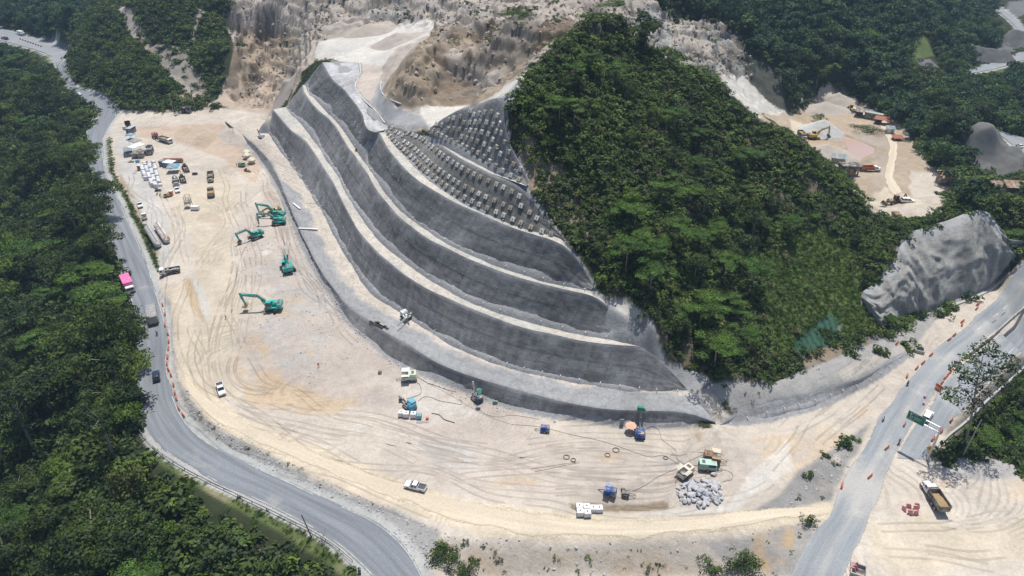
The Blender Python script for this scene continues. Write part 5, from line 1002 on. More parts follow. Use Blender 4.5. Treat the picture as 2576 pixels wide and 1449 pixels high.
def truck(loc, rz, label, name="dump_truck", cab=WHITE, bedm=DARK, L_=8.4, axles=3, nose=True, load=None, bedh=1.3, kind='dump', w=2.5, group=None, raised=0, cat=None):
    e = empty(name, loc, rz, label, cat or name.replace('_', ' '), group); f = L_ / 2; r = .52 if w > 2.3 else .42
    c = MB(); c.box(0, .38, .62, L_ - .4, .12, .26); c.box(0, -.38, .62, L_ - .4, .12, .26); c.box(f - .15, 0, .45, .2, w * .94, .35); c.box(-f + .3, 0, .5, .12, w * .8, .2)
    for i in range(5): c.box(-f + .8 + i * (L_ - 2.2) / 4, 0, .66, .1, .8, .18)
    c.make("chassis", DARK, e)
    if nose:
        cx = f - 2.3; k = MB(.06); k.box(f - .85, 0, .72, 1.6, w * .72, 1.05, top=(.95, .86, -.05)); k.box(cx + .15, 0, .72, 1.55, w * .9, 1.75, top=(.82, .92, -.1)); k.box(f - .9, w * .41, .75, 1.1, .28, .5); k.box(f - .9, -w * .41, .75, 1.1, .28, .5); k.make("cab", cab, e)
        g = MB(); g.box(cx + .82, 0, 1.72, .25, w * .74, .55, top=(.5, .95, -.14)); g.box(cx + .15, 0, 1.70, .9, w * .905, .5, top=(.9, .94, 0)); g.make("window", GLASS, e); cb = cx - .7
    else:
        k = MB(.08); k.box(f - .75, 0, .62, 1.6, w * .92, 1.75, top=(.90, .93, -.06)); k.make("cab", cab, e); g = MB(); g.box(f - .02, 0, 1.38, .12, w * .80, .72, top=(.8, .95, -.09)); g.box(f - .62, 0, 1.42, .78, w * .93, .58, top=(.95, .96, 0)); g.make("window", GLASS, e)
        MB(.03).box(f - .8, 0, 2.36, 1.1, w * .72, .07).make("roof_panel", cab, e); cb = f - 1.6
    for y in (-1, 1):
        MB().box(f + .02, y * w * .36, .72 if not nose else 1.0, .08, .3, .2).make("headlight", LAMP, e); MB(.01).box((cx + .75) if nose else f - .05, y * w * .56, 1.5, .08, .16, .42).make("mirror", DARK, e)
    bl_ = cb - .15 + f; bx = -f + bl_ / 2 - .1
    if kind == 'dump':
        b_ = MB(); z0 = 1.0; t = .09; b_.box(bx, 0, z0, bl_, w, .12); b_.box(bx, w / 2 - t / 2, z0, bl_, t, bedh); b_.box(bx, -w / 2 + t / 2, z0, bl_, t, bedh); b_.box(bx + bl_ / 2 - t / 2, 0, z0, t, w, bedh + .15)
        b_.box(bx, w / 2, z0 + bedh, bl_ + .1, .14, .1); b_.box(bx, -w / 2, z0 + bedh, bl_ + .1, .14, .1); b_.box(bx - bl_ / 2, 0, z0 + bedh, .14, w + .1, .1)
        for i in range(7):
            for y in (-1, 1): b_.box(bx - bl_ / 2 + .25 + i * (bl_ - .5) / 6, y * (w / 2 + .03), z0, .1, .09, bedh)
        b_.make("tipper_body", bedm, e); tg = MB(); tg.box(bx - bl_ / 2 + t / 2, 0, z0, t, w - .02, bedh); tg.box(bx - bl_ / 2 - .03, 0, z0 + bedh * .45, .06, w * .9, .1); tg.make("tailgate", bedm, e)
        ch = MB(); ch.box(bx + bl_ / 2 + .3, 0, z0 + bedh, .7, w * .96, .08); ch.make("cab_shield", bedm, e)
        if load:
            q = MB(); n = 9
            gx_ = np.linspace(-1, 1, n * 2); gy2 = np.linspace(-1, 1, n); vv = [[q.bm.verts.new((bx + a * (bl_ / 2 - .1), b2 * (w / 2 - .1), z0 + bedh * (.35 + .5 * max(0, 1 - (a + .25) ** 2 * 1.1) * (1 - .45 * b2 * b2)) + .03 * math.sin(a * 9 + b2 * 7))) for b2 in gy2] for a in gx_]
            for i in range(len(gx_) - 1):
                for j in range(n - 1): q.bm.faces.new((vv[i][j], vv[i + 1][j], vv[i + 1][j + 1], vv[i][j + 1]))
            q.make("load", load, e, smooth=True)
    elif kind == 'box':
        MB(.04).box(bx, 0, .95, bl_, w, 2.45).make("cargo_box", bedm, e); MB().box(bx, 0, 3.4, bl_ * .98, w * .96, .03).make("box_roof", load or bedm, e); MB().box(bx - bl_ / 2 - .01, 0, 1.1, .03, w * .9, 2.1).make("rear_door", GREYP, e)
    elif kind == 'stake':
        b_ = MB(); b_.box(bx, 0, 1.0, bl_, w, .1)
        for y in (-1, 1):
            b_.box(bx, y * (w / 2 - .03), 1.1, bl_, .06, .55); b_.box(bx, y * (w / 2), 1.62, bl_, .1, .06)
        b_.box(bx - bl_ / 2, 0, 1.1, .06, w, .55); b_.box(bx + bl_ / 2, 0, 1.1, .06, w, .9); b_.make("cargo_bed", bedm, e)
        q = MB(.03)
        for i in range(5): q.box(bx - bl_ * .35 + i * bl_ * .17, rt.uniform(-.3, .3), 1.11, .7, 1.2, rt.uniform(.2, .5), Matrix.Rotation(rt.uniform(-.3, .3), 3, 'Z'))
        q.make("cargo", [GREYP, WHITE][0], e)
    elif kind == 'mixer':
        q = MB(); c0 = Vector((bx - bl_ * .30, 0, 2.15)); q.cyl(c0, (bx, 0, 2.0), .55, 1.12, 18); q.cyl((bx, 0, 2.0), (bx + .9, 0, 1.93), 1.12, 1.12, 18); q.cyl((bx + .9, 0, 1.93), (bx + 1.8, 0, 1.8), 1.12, .55, 18); q.make("mixer_drum", bedm, e, smooth=True); MB().bar((-f + .6, 0, .9), (-f + .7, 0, 2.1), 1.4, .3).bar((-f, 0, 2.2), (-f + .9, 0, 2.7), 1.0, .2).make("chute", DARK, e)
    wx = [f - 1.0 if nose else f - .9] + [-f + 1.3 + i * 1.25 for i in range(axles - 1)]
    for i, x in enumerate(wx):
        for y in (-1, 1): wheel(e, x, y * (w / 2 - .2), r, .34 if i == 0 else .5)
    for y in (-1, 1): MB().box(-f + .02, y * w * .38, .62, .05, .25, .14).make("tail_light", REDL, e)
    if nose: MB().cyl((cb - .05, w * .38, .8), (cb - .05, w * .38, 2.9), .08).make("exhaust_pipe", STEEL, e)
    return e
def tracks(e, L_=4.4, w=.6, gap=2.5, h=.95):
    for y in (-1, 1):
        q = MB(); pr = [(-L_ / 2 + .3, 0), (L_ / 2 - .3, 0), (L_ / 2, h * .45), (L_ / 2 - .25, h), (-L_ / 2 + .25, h), (-L_ / 2, h * .45)]; q.prism(pr, y * gap / 2 - w / 2, y * gap / 2 + w / 2)
        for i in range(14): q.box(-L_ / 2 + .3 + i * (L_ - .6) / 13, y * gap / 2, h, .12, w + .02, .05); q.box(-L_ / 2 + .3 + i * (L_ - .6) / 13, y * gap / 2, -.03, .12, w + .02, .05)
        q.make("track", BLACK, e)
def excavator(loc, rz, label, paintc=TEAL, dark=TEALD, track_rz=0, boom=((.9, 1.9), (3.6, 5.0), (6.6, 4.9)), stick=(7.6, 1.6), tool='bucket', toolm=DARK, sc=1.0, swing=0):
    e = empty("excavator", loc, rz, label, "excavator", "excavators on the site", sc=sc)
    under = bpy.data.objects.new("undercarriage", None); link(under, e); under.rotation_euler = (0, 0, track_rz)
    tracks(under); MB(.05).box(0, 0, .5, 2.2, 1.9, .5).make("track_frame", DARK, under); MB().cyl((0, 0, .95), (0, 0, 1.15), .75).make("slew_ring", DARK, e)
    q = MB(.10); q.box(-1.25, 0, 1.12, 3.3, 2.8, .32); q.box(-2.35, 0, 1.40, 1.15, 2.75, 1.0, top=(.92, .96, .04)); q.box(-1.0, -.85, 1.40, 1.7, 1.0, .85); q.box(.3, -1.05, 1.40, 1.3, .62, .72); q.make("house", paintc, e)
    q = MB(.05); q.box(-1.15, .2, 1.40, 1.3, 1.0, .72); q.box(-1.2, .05, 2.12, 1.0, .9, .06); q.make("engine_cover", dark, e)
    q = MB(); q.box(-2.2, .5, 2.39, .8, .9, .05); q.box(-2.2, -.6, 2.39, .8, .7, .05); q.make("cooling_grille", DARK, e); MB().cyl((-1.6, .9, 2.2), (-1.6, .9, 2.75), .08).make("exhaust_pipe", DARK, e)
    q = MB(.05); q.box(.35, .92, 1.40, 1.55, .92, 1.55, top=(.80, .92, -.1)); q.make("cab", GLASS, e)
    q = MB(.03); q.box(.27, .92, 2.93, 1.3, .88, .08); q.box(.35, .92, 1.38, 1.6, .96, .5)
    for x in (-.36, 1.04): q.bar((x, 1.36, 1.85), (x * .9 - .05, 1.33, 2.93), .07, .07); q.bar((x, .48, 1.85), (x * .9 - .05, .50, 2.93), .07, .07)
    q.make("cab_frame", paintc if paintc != YEL else YEL, e)
    (x0, z0), (x1, z1), (x2, z2) = boom; y = -.05
    q = MB(); xm, zm = x1, z1; q.bar((x0, y, z0), ((x0 + x1) / 2 - .1, y, (z0 + z1) / 2 + .25), .48, .62, .5, .78); q.bar(((x0 + x1) / 2 - .1, y, (z0 + z1) / 2 + .25), (x1, y, z1), .5, .78, .46, .72); q.bar((x1, y, z1), (x2, y, z2), .46, .72, .40, .42); q.make("boom", paintc, e)
    q = MB(); bx_, bz_ = x2 - (stick[0] - x2) * .22, z2 + (z2 - stick[1]) * .22; q.bar((bx_, y, bz_), (x2 + (stick[0] - x2) * .2, y, z2 + (stick[1] - z2) * .2), .3, .35, .38, .62); q.bar((x2 + (stick[0] - x2) * .2, y, z2 + (stick[1] - z2) * .2), (stick[0], y, stick[1]), .38, .62, .3, .32); q.make("stick", paintc, e)
    q = MB()
    for yy in (-.42, .32): q.cyl((x0 + .5, yy, z0 - .3), ((x0 + x1) / 2 + .3, yy, (z0 + z1) / 2 + .2), .10)
    q.cyl((x1 - .1, y, z1 + .45), (bx_, y, bz_), .09); q.cyl((x2 + .05, y, z2 + .42), (stick[0] + .25, y, stick[1] + .7), .07); q.make("hydraulic_cylinder", STEEL, e)
    sx, sz = stick
    if tool == 'bucket':
        q = MB(); n = 7; w = 1.25
        arc = [(sx + .15 - .75 * math.sin(a) * 1.0, sz - .35 - .65 * math.cos(a) + .15) for a in np.linspace(-.9, 2.4, n)]
        for i in range(n - 1):
            (xa, za), (xb, zb) = arc[i], arc[i + 1]; q.bar((xa, y, za), (xb, y, zb), w, .07)
        for yy in (y - w / 2, y + w / 2): q.quad([(px, yy, pz) for px, pz in arc])
        for i in range(5): q.box(arc[0][0] + .1, y - .5 + i * .25, arc[0][1] - .1, .25, .08, .1)
        q.make("bucket", toolm, e)
    else:
        q = MB(); q.box(sx, y, sz - .5, .55, .5, .7); q.box(sx, y, sz - 1.75, .42, .42, 1.4); q.make("breaker_body", toolm, e); MB().cyl((sx, y, sz - 2.5), (sx, y, sz - 1.7), .07, .09).make("chisel", STEEL, e)
    return e
def loader(loc, rz, label, paintc=OLIVE, name="wheel_loader", sc=1.0):
    e = empty(name, loc, rz, label, name.replace('_', ' '), "wheel loaders and backhoes", sc=sc)
    q = MB(.08); q.box(-1.7, 0, .9, 2.2, 1.5, .95, top=(.9, .85, 0)); q.box(0, 0, .7, 1.2, 1.1, .6); q.box(1.3, 0, .7, 1.4, .9, .7); q.make("body", paintc, e)
    q = MB(.04); q.box(-.35, 0, 1.5, 1.3, 1.35, 1.45, top=(.85, .88, 0)); q.make("cab", GLASS, e); q = MB(.03); q.box(-.35, 0, 2.92, 1.35, 1.4, .1); [q.bar((x, y, 1.5), (x * .9 - .03, y * .9, 2.95), .08, .08) for x in (-.95, .28) for y in (-.64, .64)]; q.make("cab_frame", paintc, e)
    q = MB(); [q.bar((.6, y, 1.5), (3.1, y, .6), .16, .3) for y in (-.55, .55)]; q.bar((1.8, -.5, 1.1), (1.8, .5, 1.1), .2, .2); q.make("lift_arms", paintc, e)
    q = MB(); q.box(3.25, 0, .15, .08, 2.5, .95); q.box(3.65, 0, .12, .85, 2.5, .07); q.box(3.6, 1.24, .15, .75, .06, .7, top=(.3, 1, -.25)); q.box(3.6, -1.24, .15, .75, .06, .7, top=(.3, 1, -.25)); [q.box(4.15, -1.15 + i * .33, .12, .28, .09, .07) for i in range(8)]; q.make("bucket", DARK, e)
    for x in (1.3, -1.6):
        for y in (-1, 1): wheel(e, x, y * .98, .72, .5)
    if 'backhoe' in name:
        q = MB(); q.bar((-2.6, 0, 1.1), (-3.3, 0, 3.2), .25, .35); q.bar((-3.3, 0, 3.2), (-4.3, 0, 1.4), .22, .28); q.make("rear_boom", paintc, e); q = MB(.03); q.box(-4.3, 0, .5, .6, .6, .8); q.make("rear_bucket", DARK, e)
        q = MB(); [q.bar((-2.5, y * .8, .8), (-2.7, y * 1.25, .05), .14, .14) for y in (-1, 1)]; q.make("stabiliser", paintc, e)
    return e
def compressor(loc, rz, label, body=WHITE, L_=3.6, w=1.9, h=1.7, opened=True, under=DARK, flap=None, name="air_compressor"):
    e = empty(name, loc, rz, label, name.replace('_', ' '), "trailer compressors on the site")
    q = MB(.05); q.box(0, 0, .55, L_, w, h * .55); q.box(L_ * .22, 0, .55 + h * .55, L_ * .5, w, h * .45); q.make("housing", body, e); q = MB(); q.box(-L_ * .22, 0, .5 + h * .55, L_ * .48, w * .8, h * .25); q.box(0, 0, .4, L_ * 1.02, w * .9, .18); q.make("engine", under, e)
    if opened:
        for s_ in (-1, 1): MB(.01).box(-L_ * .2, s_ * w * .62, h + .55, L_ * .5, w * .55, .05, Matrix.Rotation(s_ * .25, 3, 'X')).make("hood_flap", flap or body, e)
    else: MB(.03).box(0, 0, .55 + h, L_ * .96, w * .92, .06).make("roof_panel", flap or body, e)
    q = MB(); q.box(L_ * .25, 0, h + .6 if opened else h + .62, .7, w * .5, .03); q.box(L_ * .5, 0, .9, .03, w * .6, h * .5); q.make("grille", DARK, e)
    for y in (-1, 1): wheel(e, -.1, y * w * .5, .38, .22); MB().box(-.1, y * w * .5, .78, 1.0, .26, .06).make("mudguard", under, e)
    MB().bar((-L_ / 2, .5, .5), (-L_ / 2 - 1.5, 0, .5), .08, .08).bar((-L_ / 2, -.5, .5), (-L_ / 2 - 1.5, 0, .5), .08, .08).bar((-L_ / 2 - 1.4, 0, .5), (-L_ / 2 - 1.4, 0, 0), .07, .07).make("drawbar", DARK, e); return e
def drill_rig(loc, rz, label, body=BLUE, mast=GALV, tip=None, mast_dir=((1.2, 1.2), (3.4, 3.6)), reach=0, sc=1.0):
    e = empty("drill_rig", loc, rz, label, "drill rig", "tracked drill rigs", sc=sc); tracks(e, 3.0, .4, 1.9, .65)
    q = MB(.05); q.box(-.3, 0, .65, 3.0, 1.9, .5); q.box(-1.0, 0, 1.15, 1.4, 1.7, .75); q.box(-.9, .3, 1.9, .8, .8, .25); q.make("body", body, e); q = MB(.02); [q.cyl((.2 + i * .22, -.6, 1.15), (.2 + i * .22, -.6, 1.65), .07) for i in range(4)]; q.box(.5, .5, 1.15, .7, .5, .5); q.make("control_levers", DARK, e)
    (xa, za), (xb, zb) = mast_dir; q = MB(); q.bar((.4, 0, .9), (xa, 0, za + .4), .3, .35); q.make("boom", body, e)
    q = MB(); q.bar((xa, -.14, za), (xb, -.14, zb), .07, .3); q.bar((xa, .14, za), (xb, .14, zb), .07, .3)
    for i in range(8):
        t = i / 7; q.bar((xa + (xb - xa) * t, -.16, za + (zb - za) * t), (xa + (xb - xa) * t, .16, za + (zb - za) * t), .07, .07)
    q.make("mast", mast, e); MB(.03).box(xa + (xb - xa) * .45, 0, za + (zb - za) * .45, .5, .45, .4).make("rotary_head", DARK, e)
    if tip:
        q = MB(); q.box(xb, 0, zb - .1, 1.1, 1.7, .9, top=(.8, .9, 0)); q.make("dust_hood", tip, e)
    return e
def tent(loc, rz, label, m, w=4, d=4, h=2.3, rh=1.1, name="canopy_tent", sag=0):
    e = empty(name, loc, rz, label, "canopy", "canopies and sheds of the site camp"); q = MB()
    n = 6
    for a, b_ in (((-1, -1), (1, -1)), ((1, -1), (1, 1)), ((1, 1), (-1, 1)), ((-1, 1), (-1, -1))):
        A_ = Vector((a[0] * w / 2, a[1] * d / 2, h)); B_ = Vector((b_[0] * w / 2, b_[1] * d / 2, h)); q.bm.faces.new([q.bm.verts.new(A_), q.bm.verts.new(B_), q.bm.verts.new((0, 0, h + rh))]); q.quad([A_, B_, B_ - Vector((0, 0, .25)), A_ - Vector((0, 0, .25))])
    q.make("canopy_roof", m, e)
    for x in (-1, 1):
        for y in (-1, 1): MB().cyl((x * (w / 2 - .1), y * (d / 2 - .1), 0), (x * (w / 2 - .1), y * (d / 2 - .1), h), .04, seg=6).make("post", DARK, e)
    return e
def container(loc, rz, label, m, L_=6, w=2.44, h=2.6, roof=None, name="shipping_container"):
    e = empty(name, loc, rz, label, "container", "containers of the site camp"); q = MB(); q.box(0, 0, .1, L_, w, h - .1); n = int(L_ / .3)
    for i in range(n):
        for y in (-1, 1): q.box(-L_ / 2 + .3 + i * (L_ - .6) / max(1, n - 1), y * (w / 2 + .015), .3, .14, .05, h - .6)
    for x in (-1, 1):
        for y in (-1, 1): q.box(x * (L_ / 2 - .06), y * (w / 2 - .04), 0, .16, .16, h)
    q.make("container_body", m, e); MB().box(0, 0, h + .002, L_ + .04, w + .04, .05).make("roof_panel", roof or m, e)
    for y in (-1, 1): MB().box(L_ / 2 + .03, y * w * .25, .2, .05, w * .46, h - .4).make("door", m, e)
    return e
def shed(loc, rz, label, roofm, L_=5, w=4, h=2.6, wall=WOOD, slope=.5, name="shed", over=.5, open_=False):
    e = empty(name, loc, rz, label, "shed"); q = MB()
    if open_:
        for x in (-1, 1):
            for y in (-1, 1): q.box(x * (L_ / 2 - .1), y * (w / 2 - .1), 0, .16, .16, h)
        q.box(-L_ / 4, w / 2 - .2, 0, L_ / 2, .1, h * .5); q.box(-L_ * .2, 0, 0, L_ * .3, w * .5, 1.0)
    else: q.box(0, 0, 0, L_, w, h)
    q.make("wall", wall, e); q = MB(); q.quad([(-L_ / 2 - over, -w / 2 - over, h - .02), (L_ / 2 + over, -w / 2 - over, h - .02), (L_ / 2 + over, w / 2 + over, h + slope), (-L_ / 2 - over, w / 2 + over, h + slope)]); n = int(L_ * 2)
    q.bar((0, -w / 2 - over, h), (0, w / 2 + over, h + slope + .02), L_ + 2 * over, .08)
    for i in range(n): x = -L_ / 2 - over + (i + .5) * (L_ + 2 * over) / n; q.bar((x, -w / 2 - over, h + .05), (x, w / 2 + over, h + slope + .07), .07, .06)
    q.make("roof", roofm, e)
    if not open_: MB().box(L_ * .2, -w / 2 - .03, 0, .9, .06, 2.0).make("door", DARK, e)
    return e
def tube(name, pts, r, m, parent=None, z=.06, label=None, cat=None, seg=6, res=4, ground_=True, group=None):
    P_ = [Vector(p) for p in pts]; out = []
    for i in range(len(P_) - 1):
        p0 = P_[max(0, i - 1)]; p1 = P_[i]; p2 = P_[i + 1]; p3 = P_[min(len(P_) - 1, i + 2)]
        for k in range(res):
            t = k / res; out.append(.5 * ((2 * p1) + (p2 - p0) * t + (2 * p0 - 5 * p1 + 4 * p2 - p3) * t * t + (3 * p1 - p0 - 3 * p2 + p3) * t ** 3))
    out.append(P_[-1])
    if ground_:
        for p in out: p.z = float(hz(p.x, p.y)[0]) + z
    bm = bmesh.new(); rings = []
    for i, p in enumerate(out):
        d = (out[min(len(out) - 1, i + 1)] - out[max(0, i - 1)]).normalized(); a = d.orthogonal().normalized() if abs(d.z) > .95 else d.cross(Vector((0, 0, 1))).normalized(); b_ = d.cross(a)
        rings.append([bm.verts.new(p + a * math.cos(6.2832 * k / seg) * r + b_ * math.sin(6.2832 * k / seg) * r) for k in range(seg)])
    for i in range(len(rings) - 1):
        for k in range(seg): bm.faces.new((rings[i][k], rings[i][(k + 1) % seg], rings[i + 1][(k + 1) % seg], rings[i + 1][k]))
    bm.faces.new(rings[0]); bm.faces.new(rings[-1][::-1]); bmesh.ops.recalc_face_normals(bm, faces=bm.faces)
    o = bpy.data.objects.new(name, bm_mesh(name, bm, m, True)); link(o, parent); return tag(o, label, cat, group)
def pile(name, c, rx, ry, h, m, label, seed=1, cat="pile", rz=0, ridge=0):
    n = 40; bm = bmesh.new(); vv = []
    xs, ys = np.meshgrid(np.linspace(-1.15, 1.15, n), np.linspace(-1.15, 1.15, n)); X = c[0] + xs * rx * math.cos(rz) - ys * ry * math.sin(rz); Y = c[1] + xs * rx * math.sin(rz) + ys * ry * math.cos(rz)
    d = np.sqrt((np.clip(np.abs(xs) - ridge, 0, 2) / (1 - ridge)) ** 2 + ys ** 2); Zg = hz(X.ravel(), Y.ravel()).reshape(X.shape)
    H_ = h * np.clip(1 - d, -.2, 1) ** 1.0 + h * .10 * fbm(X * .25, Y * .25, seed, 4) * (d < 1.1); H_ = np.where(d > 1, -.3, H_)
    for i in range(n): vv.append([bm.verts.new((X[i, j], Y[i, j], Zg[i, j] + H_[i, j])) for j in range(n)])
    for i in range(n - 1):
        for j in range(n - 1):
            if d[i:i + 2, j:j + 2].min() < 1.05: bm.faces.new((vv[i][j], vv[i][j + 1], vv[i + 1][j + 1], vv[i + 1][j]))
    bmesh.ops.delete(bm, geom=[v for v in bm.verts if not v.link_faces], context='VERTS'); o = bpy.data.objects.new(name, bm_mesh(name, bm, m, True)); link(o); return tag(o, label, cat)
def rock_mesh(seed):
    r = random.Random(seed); bm = bmesh.new(); pts = [bm.verts.new(Vector((r.gauss(0, 1), r.gauss(0, 1), r.gauss(0, 1))).normalized() * r.uniform(.4, .56)) for _ in range(16)]
    h = bmesh.ops.convex_hull(bm, input=pts); bmesh.ops.delete(bm, geom=[v for v in bm.verts if not v.link_faces], context='VERTS'); return bm_mesh("rock", bm, ROCKW)
ROCKS = [rock_mesh(60 + i) for i in range(8)]

# ---- people
def body_mesh(pose):
    J = {}; E = []
    if pose == 'ride':
        V_ = [("hip", (0, 0, .82), .14), ("chest", (.10, 0, 1.22), .16), ("neck", (.17, 0, 1.40), .06), ("head", (.20, 0, 1.58), .105)]
        for s_, n_ in ((-1, 'r'), (1, 'l')): V_ += [("sh" + n_, (.12, .19 * s_, 1.34), .06), ("el" + n_, (.30, .30 * s_, 1.12), .045), ("ha" + n_, (.55, .30 * s_, 1.05), .035), ("kn" + n_, (.42, .20 * s_, .80), .075), ("an" + n_, (.20, .20 * s_, .38), .05), ("to" + n_, (.38, .20 * s_, .34), .04)]
    else:
        st = .22 if pose == 'walk' else .05
        V_ = [("hip", (0, 0, .95), .14), ("chest", (.02, 0, 1.32), .16), ("neck", (.02, 0, 1.50), .055), ("head", (.04, 0, 1.66), .10)]
        for s_, n_ in ((-1, 'r'), (1, 'l')): V_ += [("sh" + n_, (.02, .20 * s_, 1.43), .06), ("el" + n_, (-.10 * s_ * st * 4, .27 * s_, 1.15), .045), ("ha" + n_, (.12 - .2 * s_ * st, .26 * s_, .90), .032), ("kn" + n_, (.05 + st * .7 * s_, .11 * s_, .50), .07), ("an" + n_, (st * s_ - .06, .11 * s_, .09), .045), ("to" + n_, (st * s_ + .10, .12 * s_, .04), .035)]
    for i, (a, p, r) in enumerate(V_): J[a] = i
    P_ = [Vector(p) for _, p, _ in V_]; RR = [r for _, _, r in V_]; E = [("hip", "chest"), ("chest", "neck"), ("neck", "head")]
    for n_ in 'rl': E += [("chest", "sh" + n_), ("sh" + n_, "el" + n_), ("el" + n_, "ha" + n_), ("hip", "kn" + n_), ("kn" + n_, "an" + n_), ("an" + n_, "to" + n_)]
    E = [(J[a], J[b_]) for a, b_ in E]
    for n_ in 'rl':
        h = P_[J["ha" + n_]]; d = (h - P_[J["el" + n_]]).normalized()
        for k in range(5):
            sd_ = Vector((0, 1, 0)) if k < 4 else Vector((0, 1, 0)); q = h + d * (.05 if k < 4 else .01) + Vector((0, (k - 1.5) * .02 if k < 4 else .045 * (1 if n_ == 'r' else -1), 0)); P_ += [q, q + d * (.055 - .006 * abs(k - 1.5)) + Vector((.02, 0, -.01))]; RR += [.012, .009]; E += [(J["ha" + n_], len(P_) - 2), (len(P_) - 2, len(P_) - 1)]
    me = bpy.data.meshes.new("skeleton"); me.from_pydata(P_, E, []); o = bpy.data.objects.new("tmp", me); COL.objects.link(o); o.modifiers.new("s", 'SKIN'); me.update()
    for v, r in zip(me.skin_vertices[0].data, RR): v.radius = (r, r)
    me.skin_vertices[0].data[0].use_root = True; o.modifiers.new("u", 'SUBSURF').levels = 1
    dg = bpy.context.evaluated_depsgraph_get(); out = bpy.data.meshes.new_from_object(o.evaluated_get(dg)); bpy.data.objects.remove(o); return out
BODY = {p: body_mesh(p) for p in ('walk', 'stand', 'ride')}
def person(loc, rz, label, shirt, trousers, pose='walk', hat=WHITE):
    me = BODY[pose].copy(); me.name = "body"
    for q in (SKIN, shirt, trousers): me.materials.append(q)
    lo, hi = (.86, 1.40) if pose == 'ride' else (.96, 1.50)
    for f in me.polygons:
        z = f.center.z; x = f.center.x; f.material_index = 0 if z > hi else (1 if z > lo - .02 else 2)
        if pose == 'ride' and x > .5 and z > .98: f.material_index = 0
        elif pose != 'ride' and .80 < z < .93 and abs(f.center.y) > .20: f.material_index = 0
        f.use_smooth = True
    o = bpy.data.objects.new("person", me); link(o); o.location = loc; o.rotation_euler = (0, 0, rz); tag(o, label, "person")
    q = bmesh.new(); bmesh.ops.create_uvsphere(q, u_segments=12, v_segments=8, radius=.14); [setattr(v.co, 'z', max(v.co.z, -.03)) for v in q.verts]; h = bpy.data.objects.new("helmet", bm_mesh("helmet", q, hat, True)); link(h, o); h.location = (.20, 0, 1.62) if pose == 'ride' else (.04, 0, 1.70); return o
def motorbike(loc, rz, label, m=DARK):
    e = empty("motorcycle", loc, rz, label, "motorcycle", "motorcycles on the roads")
    for x in (-.62, .66): wheel(e, x, 0, .31, .12)
    q = MB(.03); q.bar((-.62, 0, .38), (-.1, 0, .5), .1, .08); q.bar((.66, 0, .32), (.42, 0, .98), .09, .07); q.box(.0, 0, .32, .45, .28, .3); q.bar((-.1, 0, .5), (.42, 0, .8), .12, .1); q.make("frame", DARK, e)
    q = MB(.06); q.box(.16, 0, .66, .48, .28, .22, top=(.8, .7, 0)); q.make("fuel_tank", m, e); MB(.04).box(-.32, 0, .68, .65, .26, .10).make("seat", BLACK, e); MB().bar((.42, -.34, 1.0), (.42, .34, 1.0), .04, .04).make("handlebar", STEEL, e); MB().cyl((.52, 0, .84), (.62, 0, .84), .09).make("headlight", LAMP, e); return e
def rider(u, v, rz, lab_bike, lab_per, shirt, m=DARK, hat=DARK):
    p = G(u, v, rz_of(v) if u < 600 else 0); p.z = float(hz(p.x, p.y)[0]) + .09; motorbike(p, rz, lab_bike, m); c, s_ = math.cos(rz), math.sin(rz); person(p + Vector((-.28 * c, -.28 * s_, -.02)), rz, lab_per, shirt, NAVY, 'ride', hat)
def barrier_proto(m):
    e = empty("traffic_barrier", (0, 0, 0)); q = MB(.04); q.prism([(-.28, 0), (.28, 0), (.26, .22), (.12, .45), (.09, .92), (-.09, .92), (-.12, .45), (-.26, .22)], -.55, .55); q.make("barrier_body", m, e); return e
# ================================================================ things in their places
def g(u, v, z=None):
    if z is not None: return G(u, v, z)
    p = on(u, v); return p
def at(u, v, dz=0): p = on(u, v); p.z += dz; return p
TERL = "grey concrete"
# ---- anchor blocks and drains on the terraces
def qpt(Q, N, s, t):
    r, c = Q.shape[0] - 1, Q.shape[1] - 1; i, j = min(int(round(t * r)), r), min(int(round(s * c)), c); return Vector(Q[i, j]), Vector(N[i, j])
q = MB(.05); q.box(0, 0, 0, 1.28, 1.28, .5); blk = bm_mesh("anchor_block", q.bm, LCONC); BL_ = [blk, blk.copy(), blk.copy()]; BL_[1].materials[0] = mat('block_concrete_grey', (.52, .50, .46), .9, var=.3, scale=1); BL_[2].materials[0] = mat('block_concrete_stained', (.45, .40, .33), .9, var=.35, scale=1, dirt=(.25, .2, .15)); q = MB(); q.cyl((0, 0, .5), (0, 0, .7), .16, .12, 8); hd = bm_mesh("anchor_head", q.bm, DARK)
def block(parent, Q, N, s, t):
    p, n_ = qpt(Q, N, s, t); c, r = Q.shape[1] - 1, Q.shape[0] - 1; j = int(s * c); i = int(t * r)
    ax = Vector(Q[i, min(j + 2, c)] - Q[i, max(j - 2, 0)]); ax.z = 0; ax.normalize(); up = Vector(Q[min(i + 2, r), j] - Q[max(i - 2, 0), j]); nn = ax.cross(up).normalized()
    if nn.y > 0: nn = -nn
    up = nn.cross(ax).normalized(); M_ = Matrix((ax, up, nn)).transposed().to_4x4()
    if M_.determinant() < 0: M_ = Matrix((-ax, up, nn)).transposed().to_4x4()
    a = rt.uniform(-.06, .06); o = link(bpy.data.objects.new("anchor_block", rt.choice(BL_)), parent); o.matrix_world = Matrix.Translation(p - nn * .05) @ M_ @ Matrix.Rotation(a, 4, 'Z'); link(bpy.data.objects.new("anchor_head", hd), o)
